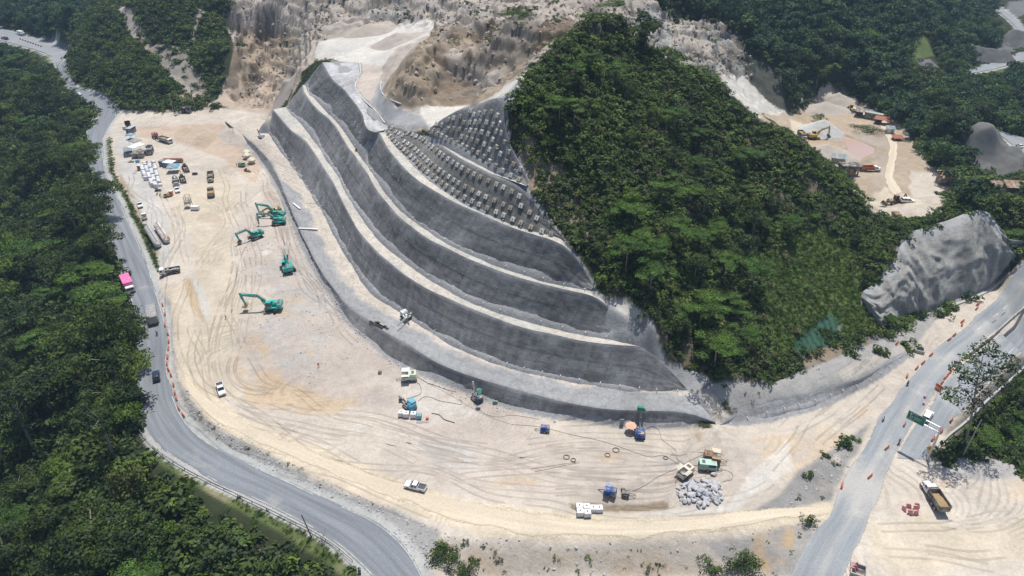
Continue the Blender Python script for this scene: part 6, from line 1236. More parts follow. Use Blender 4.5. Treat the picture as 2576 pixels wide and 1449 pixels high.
def rows_of_blocks(key, rows, smin=None, smax=None, dx=3.05):
    e, Q, N, f = TER[key]; n = 0; got = []
    for k, t in enumerate(rows):
        i = int(t * (Q.shape[0] - 1)); line = Q[i]; L_ = np.r_[0, np.cumsum(np.linalg.norm(np.diff(line, axis=0), axis=1))]
        d = dx * (.7 + .5 * (k % 2))
        while d < L_[-1] - dx * .6:
            s = np.searchsorted(L_, d) / (len(L_) - 1)
            if smin is None or (smin(t) < s < smax(t)):
                pq = qpt(Q, N, s, t)[0]
                if n < 100 and all((pq - o_).length > 2.45 for o_ in got): block(e, Q, N, s, t); n += 1; got.append(pq)
            d += dx * rt.uniform(.95, 1.06)
    return n
nE = rows_of_blocks('E', (.16, .38, .60, .82), lambda t: .02, lambda t: .95, 3.1); nF = rows_of_blocks('F', (.14, .30, .46, .62, .78, .90), lambda t: .03, lambda t: .97, 3.0); print("blocks", nE, nF)
q = MB(); q.cyl((0, 0, -.5), (0, 0, .9), .075, seg=6); pip = bm_mesh("drain_pipe", q.bm, WHITE); q = MB(); q.cyl((0, 0, -.3), (0, 0, .28), .09, seg=6); bolt = bm_mesh("rock_bolt", q.bm, [STEEL])
for key, rws, st in (('A', (1.2, .6), 5), ('B', (.10, .5), 5.2), ('C', (.08, .55), 5.6), ('D', (.08, .55), 6), ('E', (.05,), 7), ('F', (.5,), 9), ('W', (.6,), 5)):
    e, Q, N, f = TER[key]; cnt = 0
    for k, t in enumerate(rws):
        if t > 1: continue
        i = int(t * (Q.shape[0] - 1)); L_ = np.r_[0, np.cumsum(np.linalg.norm(np.diff(Q[i], axis=0), axis=1))]; d = 3 + k * 1.7
        while d < L_[-1] and cnt < 99:
            p, n_ = qpt(Q, N, np.searchsorted(L_, d) / (len(L_) - 1), t); nm, me = ("drain_pipe", pip) if k == 0 else ("rock_bolt", bolt)
            o = link(bpy.data.objects.new(nm, me), e); dr3 = (Vector((n_.x, n_.y, max(-.05, n_.z * .3)))).normalized() if True else n_
            o.location = p; o.rotation_euler = dr3.to_track_quat('Z', 'Y').to_euler(); d += st * rt.uniform(.9, 1.1); cnt += 1

# ---- excavators
excavator(at(684, 780), head(690, 779, 630, 781), "teal excavator with a yellow bucket, lowest one on the yard", track_rz=R(88), boom=((.8, 1.7), (2.7, 4.3), (7.0, 4.8)), stick=(6.3, 2.0), toolm=YEL, sc=1.22)
excavator(at(725, 681), head(725, 682, 719, 645), "teal excavator seen from behind, boom pointing away from the camera", boom=((.8, 1.7), (2.7, 3.8), (6.4, 3.2)), stick=(6.9, 1.3), sc=1.2, track_rz=R(20))
excavator(at(643, 600), head(648, 598, 608, 613), "teal excavator standing alone in the middle of the row, bucket on the ground", boom=((.8, 1.7), (2.6, 4.2), (6.3, 4.0)), stick=(5.6, 1.3), sc=1.08)
excavator(at(700, 565), head(700, 565, 652, 569), "teal excavator with a black hydraulic breaker on its arm", boom=((.8, 1.7), (2.6, 4.2), (6.4, 4.5)), stick=(6.5, 2.4), tool='breaker', sc=1.08, track_rz=R(4))
excavator(at(699, 548), head(699, 548, 655, 546), "teal excavator parked close behind the one with the breaker", boom=((.8, 1.7), (2.8, 4.5), (7.2, 5.0)), stick=(6.6, 1.9), sc=1.08)
excavator(at(690, 538), head(690, 538, 670, 543), "yellow excavator half hidden behind the two teal ones", paintc=YEL, dark=CREAM, boom=((.8, 1.7), (2.2, 3.0), (4.2, 2.4)), stick=(4.0, 1.2), sc=1.0)
excavator(at(392, 347), head(392, 347, 404, 359), "small red excavator loading a white tipper truck", paintc=RED, dark=DARK, boom=((.8, 1.7), (2.4, 3.8), (5.2, 3.4)), stick=(5.5, 1.4), sc=.85)
excavator(at(2046, 350), head(2046, 350, 2090, 347), "yellow excavator between the grey and the brown heaps", paintc=YEL, dark=YEL, boom=((.8, 1.7), (2.8, 3.8), (6.0, 4.6)), stick=(6.6, 1.4), sc=1.15)
# ---- trucks
truck(at(418, 358), head(408, 354, 428, 360), "white cabbed tipper truck being loaded by the red excavator", cab=WHITE, bedm=GREYP, nose=False, L_=8, load=LOADM)
truck(at(531, 452), head(532, 440, 531, 466), "dark tipper truck facing the camera, upper one of the pair", cab=OLIVE, bedm=OLIVE, nose=True, L_=8, load=None)
truck(at(532, 489), head(533, 501, 530, 470), "olive tipper truck seen from behind, lower one of the pair", cab=OLIVE, bedm=OLIVE, L_=8, load=LOADM)
truck(at(429, 688), head(448, 684, 411, 691), "white cab dropside truck with scrap in its black bed", name="dropside_truck", nose=False, L_=6.4, w=2.2, bedm=DARK, kind='stake', axles=2)
truck(at(2346, 1258), head(2359, 1282, 2325, 1230), "big dark tipper truck carrying sand on the lower right lot", cab=WHITE, bedm=paintm("graphite_paint", (.10, .10, .10), .5, amt=.35), L_=8.2, w=2.5, load=LOADM, bedh=1.45)
truck(at(2187, 431), head(2165, 431, 2210, 431), "orange tipper truck with a white cab in the side valley", cab=WHITE, bedm=paintm("orange_rust_paint", (.42, .12, .05), .6, amt=.3), L_=9)
truck(at(2017, 346), head(2010, 338, 2022, 352), "dark loaded tipper truck left of the yellow excavator", cab=OLIVE, bedm=DARK, L_=8, load=LOADM)
truck(at(56, 90), head(40, 84, 75, 94), "white box truck on the far bridge", name="box_truck", nose=False, kind='box', bedm=WHITE, L_=8, axles=2)
truck(at(14, 100), head(28, 104, 0, 97), "white tanker truck leaving the far bridge on the left", name="tanker_truck", nose=True, kind='mixer', bedm=GREYP, L_=8)
truck(at(325, 726), head(318, 712, 332, 742), "truck with a bright pink roof on the left road", name="covered_truck", nose=False, kind='box', bedm=MAG, load=MAG, L_=8.5, w=2.9, axles=2)
truck(at(386, 800), head(390, 825, 382, 778), "grey tarpaulin truck partly under the roadside trees", name="covered_truck", nose=False, kind='box', bedm=GREYP, load=paintm("grey_tarp", (.24, .26, .30), .7), L_=9.5, w=2.7)
truck(at(443, 462), head(440, 450, 444, 468), "grey concrete mixer truck parked behind a white pickup", name="mixer_truck", kind='mixer', bedm=STEEL, L_=7.5, cab=GREYP)
# ---- cars
car('pickup', WHITE, at(1046, 1229), head(1075, 1236, 1018, 1222), "white pickup truck driving on the pale track at the bottom", "pickup truck", "pickup_truck", "white pickup trucks")
car('pickup', WHITE, at(557, 984), head(552, 964, 563, 997), "white pickup truck on the sandy bend left of the yard", "pickup truck", "pickup_truck", "white pickup trucks")
car('pickup', WHITE, at(353, 519), head(350, 508, 357, 530), "white pickup truck facing the camera, upper of two by the grass verge", "pickup truck", "pickup_truck", "white pickup trucks")
car('pickup', WHITE, at(364, 548), head(366, 558, 361, 536), "white pickup truck seen from behind, lower of two by the grass verge", "pickup truck", "pickup_truck", "white pickup trucks")
car('pickup', WHITE, at(447, 481), head(445, 470, 449, 489), "white pickup truck parked in front of the concrete mixer", "pickup truck", "pickup_truck", "white pickup trucks")
car('suv', paintm("dark_blue_paint", (.035, .05, .09), .25, amt=.1), at(395, 952, .1), head(397, 968, 394, 934), "dark blue suv driving away on the left road", "car", "dark_car")
car('car', WHITE, at(200, 240, .1), head(212, 245, 188, 234), "white car on the shaded upper bend of the left road", "car", "white_car")
car('suv', WHITE, at(2331, 1052, .1), head(2316, 1075, 2345, 1030), "white suv on the highway behind the green sign", "car", "white_suv")
car('suv', WHITE, at(2282, 510), head(2262, 509, 2300, 511), "white suv parked beside the backhoe in the side valley", "car", "white_suv")
car('car', WHITE, at(2563, 372, .3), head(2572, 380, 2552, 366), "white car on the distant road at the right edge", "car", "white_car")
# ---- loaders
loader(at(467, 428), head(462, 415, 474, 440), "muddy wheel loader beside the blue canopy, bucket down")
loader(at(460, 455), head(456, 440, 464, 468), "muddy backhoe parked beside the mixer truck", name="backhoe_loader")
loader(at(2140, 278), head(2134, 272, 2150, 284), "yellow wheel loader at the top of the valley works", paintc=YEL)
loader(at(2248, 513), head(2262, 512, 2230, 515), "rusty orange backhoe next to a white suv", paintc=BROWNP, name="backhoe_loader", sc=1.1)
q = MB(); q.box(0, 0, 0, 2.4, .08, 1.0); q.box(0, .4, 0, 2.4, .8, .07); [q.box(-1.1 + i * .3, .9, 0, .09, .3, .07) for i in range(8)]; o = q.make("spare_bucket", DARK); o.location = at(491, 440); o.rotation_euler = (0, 0, R(180)); tag(o, "spare loader bucket with teeth lying right of the wheel loader", "bucket")
# ---- compressors, rigs
compressor(at(1030, 957), head(1015, 955, 1045, 953), "white and green compressor with raised hood flaps by the dark wall", body=paintm("cream_green", (.60, .66, .52)), flap=WHITE, L_=4.2, w=2.2, h=2.0)
compressor(at(1723, 1196), head(1712, 1206, 1736, 1188), "beige compressor with open flaps next to the broken rock heap", body=CREAM, L_=4.0, w=2.0, h=1.8)
compressor(at(1778, 1180), head(1790, 1181, 1765, 1178), "green compressor with closed hood below the brown one", body=GREENP, flap=paintm("mint_paint", (.42, .66, .56)), opened=False, L_=4.1, w=2.0, h=1.7)
compressor(at(1790, 1158), head(1800, 1160, 1777, 1156), "rusty brown compressor with its hood open, behind the green one", body=BROWNP, flap=paintm("rust_tan", (.42, .26, .13)), L_=4.0, w=2.0, h=1.6)
compressor(at(421, 496), head(412, 497, 430, 494), "small yellow generator beside the orange portable toilet", body=paintm("pale_yellow", (.62, .50, .22)), opened=False, L_=2.4, w=1.4, h=1.2, name="generator")
compressor(at(1371, 1086), head(1358, 1085, 1384, 1087), "dark blue grout pump trailer in the middle of the yard", body=BLUE, under=BLUE, opened=False, L_=2.3, w=1.4, h=1.1, name="grout_pump")
compressor(at(1534, 1246), head(1524, 1243, 1546, 1250), "dark blue mixing pump above the brown trench", body=BLUE, under=BLUE, opened=True, L_=2.8, w=1.5, h=1.5, name="grout_pump")
compressor(at(1573, 1247), head(1582, 1248, 1562, 1246), "small grey engine pump on a steel skid right of the blue pump", body=DARK, under=GREYP, opened=False, L_=1.7, w=1.2, h=.7, name="engine_pump")
drill_rig(at(1609, 1094), head(1609, 1098, 1608, 1068), "blue tracked drill rig with a green hood on its mast", tip=paintm("hood_green", (.01, .22, .16), .6), mast_dir=((1.3, 1.3), (3.3, 4.3)), sc=1.15)
drill_rig(at(1200, 1008), head(1204, 1012, 1196, 1004), "white and navy drill rig against the dark wall, its mast pointing up", body=NAVY, mast=WHITE, tip=None, mast_dir=((1.0, 1.1), (1.6, 5.2)), sc=1.0)
q = MB(.1); q.cyl((0, 0, -.5), (0, 0, .5), .75, .45, 14); o = q.make("dust_hood", paintm("hood_teal", (.0, .32, .24), .5)); o.location = G(1206, 984, 5.0); o.rotation_euler = (.9, .3, 0); tag(o, "bright green round hood held at the top of the navy rig's mast", "hood")
drill_rig(at(1031, 1027), head(1037, 1032, 1010, 1010), "drill machine with a bright blue engine box beside the white tanks", body=LBLUE, mast=DARK, mast_dir=((1.2, .8), (4.2, .9)), sc=1.1)
q = MB(.04); q.box(-.4, 0, 0, 2.0, 1.5, 1.5); o = q.make("engine_box", LBLUE); p_ = at(1035, 1027); o.location = p_ + Vector((0, 0, 1.25)); o.rotation_euler = (0, 0, head(1037, 1032, 1010, 1010)); tag(o, "sky blue engine box sitting on the drill machine", "engine box")
def ledge(u, v, dz=0):
    z = 5.0
    for _ in range(12): p = G(u, v, z); z = z * .5 + .5 * (float(hz(p.x, p.y)[0]) + 1.2)
    p = G(u, v, z + dz); return p
def bench_z(u, v, z): return ledge(u, v)
drill_rig(bench_z(1022, 800, 6.0), head(1014, 790, 1040, 812), "white drill rig working on the sandy ledge, mast lying across", body=WHITE, mast=GALV, mast_dir=((1.0, 1.2), (2.2, 2.8)), sc=1.05)
q = MB(); [q.bar((-4.2, y, .5), (4.0, y, 2.2), .10, .35) for y in (-.16, .16)]; [q.box(-4 + i * 1.0, 0, .5 + i * .21, .1, .4, .3) for i in range(9)]; q.box(1.2, 0, 1.2, .7, .7, .6); o = q.make("drill_mast", GALV); o.location = bench_z(1026, 806, 6.1); o.rotation_euler = (0, 0, head(1000, 828, 1048, 796)); tag(o, "long white drill mast resting across the ledge rig", "drill mast")
loader(at(621, 432), head(612, 430, 628, 434), "small brown loader below the cream mixer bowls", paintc=BROWNP, sc=.5)
compressor(at(609, 419), head(618, 419, 600, 419), "small green machine left of the cream mixer bowls", body=GREENP, opened=False, L_=3, w=1.7, h=1.4, name="generator")
drill_rig(ledge(659, 347), head(666, 350, 650, 340), "white drill rig at the upper end of the ledge", body=WHITE, mast=DARK, mast_dir=((1.2, 1.4), (3.6, 3.0)), sc=1.1)
for (u, v), lb in zip(P("622,399 621,391 634,411"), ("cream mixer bowl in the middle of three", "cream mixer bowl at the back of three", "cream mixer bowl nearest the terraces")):
    q = MB(); q.cyl((0, 0, 0), (0, 0, 1.9), 1.0, 1.9, 18); q.cyl((0, 0, 1.9), (0, 0, 2.4), 1.9, 1.2, 18); o = q.make("mixer_bowl", CREAM, smooth=False); o.location = at(u, v); tag(o, lb, "mixer bowl", "cream mixer bowls")
# ---- camp
container(at(331, 333), R(80), "navy container with a pale roof, second thing below the black tank", NAVY, 4.4, 2.6, 2.6, paintm("pale_roof", (.5, .56, .58)))
q = MB(); q.cyl((0, 0, 0), (0, 0, 2.6), 1.35, 1.35, 22, caps=False); q.cyl((0, 0, .1), (0, 0, .2), 1.33, 1.33, 22); q.cyl((0, 0, 2.5), (0, 0, 2.62), 1.42, 1.42, 22, caps=False); o = q.make("water_tank", paintm("black_tank", (.02, .02, .022), .5, amt=.1)); o.location = at(323, 318); tag(o, "open black round tank at the top of the camp row", "tank")
q = MB(.04); q.box(0, 0, 0, 1.6, 1.4, 1.5); q.box(0, 0, 1.5, 1.7, 1.5, .1); o = q.make("plastic_cube", paintm("dull_white", (.55, .55, .52))); o.location = at(315, 326); tag(o, "dull white cube tank left of the topmost container", "tank")
tent(at(331, 350), R(80), "sky blue tarpaulin canopy in the camp row", CYAN, 3.6, 3.2, 2.4, .5); tent(at(343, 365), R(60), "grey pointed canopy below the sky blue one", paintm("grey_canvas", (.34, .35, .37), .8), 4.2, 4.2, 2.3, 1.3)
tent(at(347, 381), R(60), "white canopy between the two blue containers", paintm("white_canvas", (.82, .82, .84), .7, amt=.05), 6.5, 4.6, 2.8, 1.0); container(at(324, 389), R(-62), "steel blue container at the left end of the camp", NAVY, 6, 3.4, 2.7, SLATE)
e = tent(at(351, 394), R(8), "charcoal pointed roof hut below the white canopy", CHAR, 5.4, 4.6, 2.3, 1.3, name="canopy_hut"); MB().box(0, 0, 0, 5.0, 4.2, 2.25).make("wall", paintm("maroon_wall", (.10, .05, .05)), e)
container(at(379, 386), R(-74), "navy container with black cylinders stacked on its roof", NAVY, 5.4, 2.5, 2.7, SLATE)
for i in range(9):
    q = MB(); q.cyl((0, -.5, 0), (0, .5, 0), .32, seg=10); o = q.make("gas_cylinder", BLACK); p_ = at(376, 386); o.location = p_ + Vector(((i % 3) * .75 - .9, 1.3 + (i // 3) * .8 - .8, 3.05)); tag(o, "black cylinder lying on the roof of the navy container", "cylinder", "black cylinders on the container roof")
q = MB(.03); q.box(0, 0, .5, 2.6, 1.7, .25); q.box(0, 0, .75, 1.0, .9, .35); o = q.make("small_cart", CREAM); o.location = at(331, 408); tag(o, "low beige cart below the camp's steel blue container", "cart")
for du in (0, 3): 
    q = MB(); q.cyl((0, 0, 0), (0, 0, 1.1), .6, seg=14); q.cyl((0, 0, 1.1), (0, 0, 1.2), .35, seg=10); o = q.make("blue_drum", LBLUE); o.location = at(345 + du * 1.3, 409); tag(o, "blue round drum in front of the charcoal hut", "drum", "blue drums by the hut")
def toilet(u, v, m, lb, rz=0, roof=WHITE):
    e = empty("portable_toilet", at(u, v), rz, lb, "portable toilet"); MB(.03).box(0, 0, 0, 1.3, 1.3, 2.2).make("wall", m, e); MB(.03).box(0, 0, 2.2, 1.4, 1.4, .18, top=(.85, .85, 0)).make("roof", roof, e); MB().box(0, -.67, .1, .8, .05, 1.9).make("door", m, e)
toilet(432, 493, ORANGE, "orange portable toilet right of the yellow generator"); toilet(352, 428, paintm("brick_red", (.30, .08, .05)), "brick red portable toilet with white roof beside the white bales")
tent(at(438, 432), R(10), "bright blue pointed canopy beside the wheel loader", CYAN, 5.0, 4.6, 2.6, 1.3); tent(at(429, 420), R(-15), "white canopy behind the bright blue one", paintm("white_canvas", (.8, .8, .8)), 5.0, 3.6, 2.5, .5)
container(at(415, 417), R(-5), "dark blue box container left of the long rust tank", NAVY, 3.8, 2.4, 2.5, paintm("blue_grey_roof", (.20, .22, .30)))
q = MB(); q.cyl((-4.2, 0, 1), (4.2, 0, 1), 1.0, seg=18); q.cyl((4.2, 0, 1), (4.8, 0, 1), 1.0, .4, 18); [q.box(x, 0, 0, .3, 1.6, .5) for x in (-2.5, 2.5)]; o = q.make("long_tank", paintm("rust_tank", (.22, .08, .055), .7, amt=.2), smooth=False); o.location = at(436, 409); tag(o, "long rust red cylindrical tank lying behind the canopies", "tank")
q = MB(.25); q.box(0, 0, 0, 4.0, 1.8, 1.0, top=(.8, .7, 0)); o = q.make("tarp_heap", paintm("navy_tarp", (.06, .09, .20), .7, amt=.3)); o.location = at(375, 412); tag(o, "heap under a dark blue tarpaulin above the white bales", "heap")
q = MB(.2); q.box(0, 0, 0, 2.8, 1.3, .9, top=(.7, .6, 0)); o = q.make("tarp_heap", BLACK); o.location = at(398, 481); o.rotation_euler = (0, 0, .2); tag(o, "small black tarpaulin heap below the white bales", "heap")
q = MB(); q.box(0, 0, 0, 1.1, 5, .15); o = q.make("plank_stack", paintm("grey_wood", (.33, .30, .27), .9)); o.location = at(342, 433); o.rotation_euler = (0, 0, .12); tag(o, "long grey plank stack left of the white bales", "planks")
# white bales: rows of bags
q = MB(.16); q.box(0, 0, 0, 1.5, 1.15, 1.0, top=(.95, .95, 0)); bale = bm_mesh("white_bale", q.bm, BAG, False); k_ = 0
cols_ = [((357, 423), (368, 454), 12), ((366, 418), (384, 470), 17), ((377, 418), (394, 474), 18), ((389, 416), (403, 468), 17)]
for ci, (a, b_, n_) in enumerate(cols_):
    for i in range(n_):
        t = i / (n_ - 1); p = at(a[0] + (b_[0] - a[0]) * t, a[1] + (b_[1] - a[1]) * t)
        for lv in range(2 if (i * 7 + ci) % 5 else 1):
            o = link(bpy.data.objects.new("white_bale", bale)); o.location = p + Vector((rt.uniform(-.15, .15), 0, lv * .98)); o.rotation_euler = (0, 0, rt.uniform(-.12, .12)); o.scale = (1.05, .95 + rt.uniform(-.08, .08), 1); tag(o, "white bale in the stacked rows left of the blue canopy", "bale", "white bales stacked in rows")
# frame hopper and white box
e = empty("steel_hopper_frame", at(476, 521), R(8), "open steel frame stand beside a white cabinet", "frame"); q = MB()
for x in (-1.1, 1.1):
    for y in (-1.4, 1.4): q.bar((x, y, 0), (x * .8, y * .8, 5), .14, .14)
for z in (1.6, 3.3, 4.9): [q.bar((-1.05, y, z), (1.05, y, z), .1, .1) for y in (-1.25, 1.25)]; [q.bar((x, -1.25, z), (x, 1.25, z), .1, .1) for x in (-1, 1)]
q.make("post", BROWNP, e); MB().box(0, 0, 2.0, 2.2, 2.4, .8, top=(1.1, 1.1, 0)).make("hopper", GREYP, e)
q = MB(.04); q.box(0, 0, .3, 3.2, 1.5, 1.5); q.box(0, 0, 0, 3.2, 1.4, .3, mi=1); o = q.make("white_cabinet", [WHITE, DARK]); o.location = at(492, 529); tag(o, "white cabinet box right of the steel frame stand", "cabinet")
# big horizontal tanks
for (u0, v0, u1, v1), lb, mm_ in (((374, 583, 400, 624), "grey horizontal silo tank with hoops, left of the pair", paintm("silo_grey", (.50, .50, .49), .5, amt=.4)), ((398, 576, 422, 613), "white horizontal silo tank with rust stains, right of the pair", paintm("silo_white", (.72, .70, .68), .5, dirt=(.34, .20, .12), amt=.45))):
    a, b_ = at(u0, v0), at(u1, v1); L_ = (b_ - a).length; e = empty("silo_tank", (a + b_) / 2, math.atan2(b_.y - a.y, b_.x - a.x), lb, "silo tank", "horizontal silo tanks"); q = MB(); q.cyl((-L_ / 2, 0, 1.45), (L_ / 2, 0, 1.45), 1.25, seg=24); q.cyl((L_ / 2, 0, 1.45), (L_ / 2 + .9, 0, 1.45), 1.25, .5, 24); q.make("tank_shell", mm_, e)
    q = MB(); [q.cyl((-L_ / 2 + .6 + i * (L_ - 1.2) / 5, 0, 1.45), (-L_ / 2 + .75 + i * (L_ - 1.2) / 5, 0, 1.45), 1.31, seg=24) for i in range(6)]; q.make("hoop", mm_, e); q = MB(); [q.box(x, 0, 0, .35, 2.0, .7) for x in (-L_ / 3, L_ / 3)]; q.make("cradle", DARK, e); MB().bar((-L_ / 2, 0, 2.75), (L_ / 2, 0, 2.75), .4, .08).make("ladder", STEEL, e)
# totes
def tote(u, v, lb, m=BAG, s=1.15, rz=0, grp="white cube totes"):
    e = empty("cube_tote", at(u, v), rz, lb, "tote", grp, sc=s); MB(.06).box(0, 0, .14, 1.1, 1.05, 1.0).make("tank_shell", m, e); q = MB(); [q.box(x, 0, 0, .12, 1.1, .14) for x in (-.48, 0, .48)]; q.make("pallet", WOOD, e); q = MB(); [q.box(x, y, .14, .03, .03, 1.02) for x in (-.56, -.28, 0, .28, .56) for y in (-.54, .54)]; [q.box(x, y, .14, .03, .03, 1.02) for x in (-.56, .56) for y in (-.27, 0, .27)]; q.make("cage", GALV, e); MB().cyl((0, 0, 1.13), (0, 0, 1.2), .14).make("lid", DARK, e)
for (u, v), lb in zip(P("1011,1048 1023,1050 1041,1050"), ("leftmost", "middle", "rightmost")): tote(u, v, lb + " of three white totes below the bright blue drill machine", s=1.35)
tote(1055, 1052, "small blue tote right of the three white ones", LBLUE, 1.1)
for (u, v), lb in zip(P("1457,1284 1475,1284 1492,1288 1507,1288 1459,1297 1477,1299"), ("back row left", "back row second", "back row third", "back row right end", "front row left", "front row right")): tote(u, v, "white tote by the trench, " + lb, s=1.35, rz=rt.uniform(-.15, .15), m=WHITE)
def small(name, u, v, mesh_fn, m, lb, cat, rz=0):
    q = MB(.03); mesh_fn(q); o = q.make(name, m); o.location = at(u, v); o.rotation_euler = (0, 0, rz); tag(o, lb, cat); return o
small("steel_box", 956, 940, lambda q: q.box(0, 0, 0, .9, .9, .7), DARK, "lone dark steel box on the open yard", "box")
small("red_can", 1075, 1055, lambda q: q.box(0, 0, 0, .7, .6, .6), ORANGE, "small red plastic box right of the blue tote", "box")
small("steel_plate", 1063, 1063, lambda q: q.box(0, 0, 0, 3.2, .9, .15, top=(.85, .7, 0)), GREYP, "grey steel plate lying below the blue tote", "plate", .1)
small("oil_barrel", 1008, 1010, lambda q: q.cyl((0, 0, 0), (0, 0, 1.3), .45, seg=14), DARK, "black barrel left of the bright blue drill machine", "barrel")
small("oil_barrel", 1567, 1235, lambda q: q.cyl((-.5, 0, .35), (.5, 0, .35), .35, seg=14), DARK, "dark barrel lying above the small grey engine pump", "barrel")
small("green_bag", 1246, 1017, lambda q: q.box(0, 0, 0, 1.3, .5, .8), paintm("bag_green", (.02, .26, .16), .7), "green bag at the foot of the wall right of the navy rig", "bag")
small("work_basket", 1563, 1071, lambda q: (q.box(0, 0, 0, .9, .3, 1.9), q.box(.5, 0, 0, .1, .1, 1.9)), SLATE, "upright blue grey basket beside the pink parasol", "basket")
small("wooden_box", 472, 282, lambda q: (q.box(0, 0, 0, 5, 3.6, 2.6), q.box(0, 0, 2.6, 5.3, 3.9, .15)), BLACK, "black tarpaulin hut at the foot of the left hills", "hut")
small("timber_crate", 901, 379, lambda q: (q.box(0, 0, 0, 2.2, .1, .9), q.box(0, .9, 0, 2.2, .1, .9), q.box(1, .45, 0, .1, 1, .9), q.box(-1, .45, 0, .1, 1, .9)), BROWNP, "open timber crate standing on the third ledge", "crate").location = G(901, 381, 26.2)
for (u, v, r_), lb in zip(((2312, 884, 1.0), (2404, 919, .8), (2157, 1441, 1.25)), ("open concrete box beside the muddy ditch", "open concrete box at the end of the median rail", "open concrete box next to pink barriers at the bottom edge")):
    q = MB(); s_ = 2.2 * r_; [q.box(x, y, 0, a, b_, 1.0) for x, y, a, b_ in ((0, s_ / 2, s_ + .3, .25), (0, -s_ / 2, s_ + .3, .25), (s_ / 2, 0, .25, s_ - .25), (-s_ / 2, 0, .25, s_ - .25))]; q.box(0, 0, .05, s_ - .25, s_ - .25, .1, mi=1); o = q.make("concrete_box", [CONC, DARK]); o.location = at(u, v); o.rotation_euler = (0, 0, R(-25)); tag(o, lb, "box", "open concrete boxes")
for (u0, v0, u1, v1, z), lb in (((738, 511, 755, 525, 6), "white plank lying slanted on the lowest ledge"), ((751, 574, 799, 576, 6), "white plank lying level on the lowest ledge, the longer one")):
    a, b_ = ledge(u0, v0, .35), ledge(u1, v1, .35); q = MB(); q.bar(a, b_, .6, .2); tag(q.make("white_plank", paintm("white_board", (.85, .85, .85), amt=.02)), lb, "plank", "white planks on the ledge")
for i, (u0, v0, u1, v1) in enumerate(((930, 808, 963, 826), (944, 807, 977, 826))):
    q = MB(); q.bar(ledge(u0, v0, .3), ledge(u1, v1, .3), .55, .4); tag(q.make("steel_beam", BLACK), ("left" if i == 0 else "right") + " one of two black steel beams on the lowest ledge", "beam", "black beams")
q = MB(); q.bar(ledge(1020, 845, .3), ledge(1038, 835, .3), .35, .25); q.bar(ledge(1018, 842, .3), ledge(1030, 836, .3), .3, .3); tag(q.make("steel_channel", GALV), "pale steel channels below the white ledge rig", "steel channels")
# coils, rods, hoses
for (u, v, r_), lb in zip(((1549, 1135, .75), (1528, 1147, .6), (1425, 1151, .7), (1442, 1159, .55), (1674, 1153, .5)), ("largest black hose coil on the open yard", "grey coil just below the largest hose coil", "pale looped hose left of the small black coil", "small black coil above the long rods", "dark coil on the long hose near the compressors")):
    c_ = at(u, v); tube("hose_coil", [c_ + Vector((r_ * math.cos(a), r_ * math.sin(a), 0)) for a in np.linspace(0, 6.29, 13)], .12, HOSE, None, .12, lb, "hose coil", group="hose coils")
for (a, b_), lb in zip((((1335, 1181), (1450, 1163)), ((1347, 1187), (1458, 1164))), ("upper long steel rod lying left of the coils", "lower long steel rod lying left of the coils")):
    tube("steel_rod", [at(*a), at(*b_)], .05, BROWNP, None, .06, lb, "rod", res=8)
def hose(s, lb, r=.06, ox=0, oy=0): tube("hose", [at(ox + x * .26667, oy + y * .26667) for x, y in P(s)], r * .62, HOSE, None, r + .02, lb, "hose", group="hoses across the yard")
A1 = (644, 708); hose("1505,890 1600,950 1700,990 1800,1030 1890,1048", "thick hose running right from the white and green compressor", .09, *A1); hose("1500,950 1545,985 1560,1050 1520,1080 1420,1110", "curved hose from the compressor to the blue drill machine", .09, *A1)
hose("1530,1135 1590,1095 1660,1100 1730,1135 1850,1155 1930,1170 1945,1145 1920,1120", "wavy hose with a hooked end, right of the blue drill machine", .08, *A1); hose("1655,1250 1730,1270 1780,1310 1875,1338", "thick dark hose piece lying right of the blue tote", .15, *A1)
hose("1560,930 1800,1060 2000,1180 2200,1280 2415,1360", "thin cable crossing the yard towards the trench", .04, *A1); hose("2050,1150 2100,1210 2180,1260 2300,1290 2415,1270 2680,1310", "hose trailing from the navy drill rig", .06, *A1)
B1 = (1288, 1062.6); hose("0,30 270,50 560,120 760,165 970,220 1160,290 1310,330 1430,318 1600,410", "longest hose, running across the yard to the beige compressor", .06, *B1)
hose("1255,75 1325,45 1390,90 1410,160 1470,210 1530,255 1545,310 1500,320 1520,300 1560,315 1840,300", "hose looping from the blue drill rig to the brown compressor", .06, *B1); hose("1545,320 1570,370 1640,400 1790,408", "short hose ending at the green compressor", .06, *B1)
hose("1140,660 1250,600 1400,510 1600,410 1830,305", "straight hose from the small grey pump to the brown compressor", .06, *B1); hose("1700,450 1790,475 1900,470 2000,455 2070,490 2075,540 1990,560", "hose looping around the broken rock heap", .06, *B1)
tube("hose", [G(u, v, z) for u, v, z in ((772, 511, 6.6), (790, 513, 6.7), (803, 505, 8), (809, 493, 9.5), (810, 483, 10.5))], .08, HOSE, None, 0, "dark hose hanging down the second terrace onto the ledge", "hose", ground_=False, group="hoses across the yard")
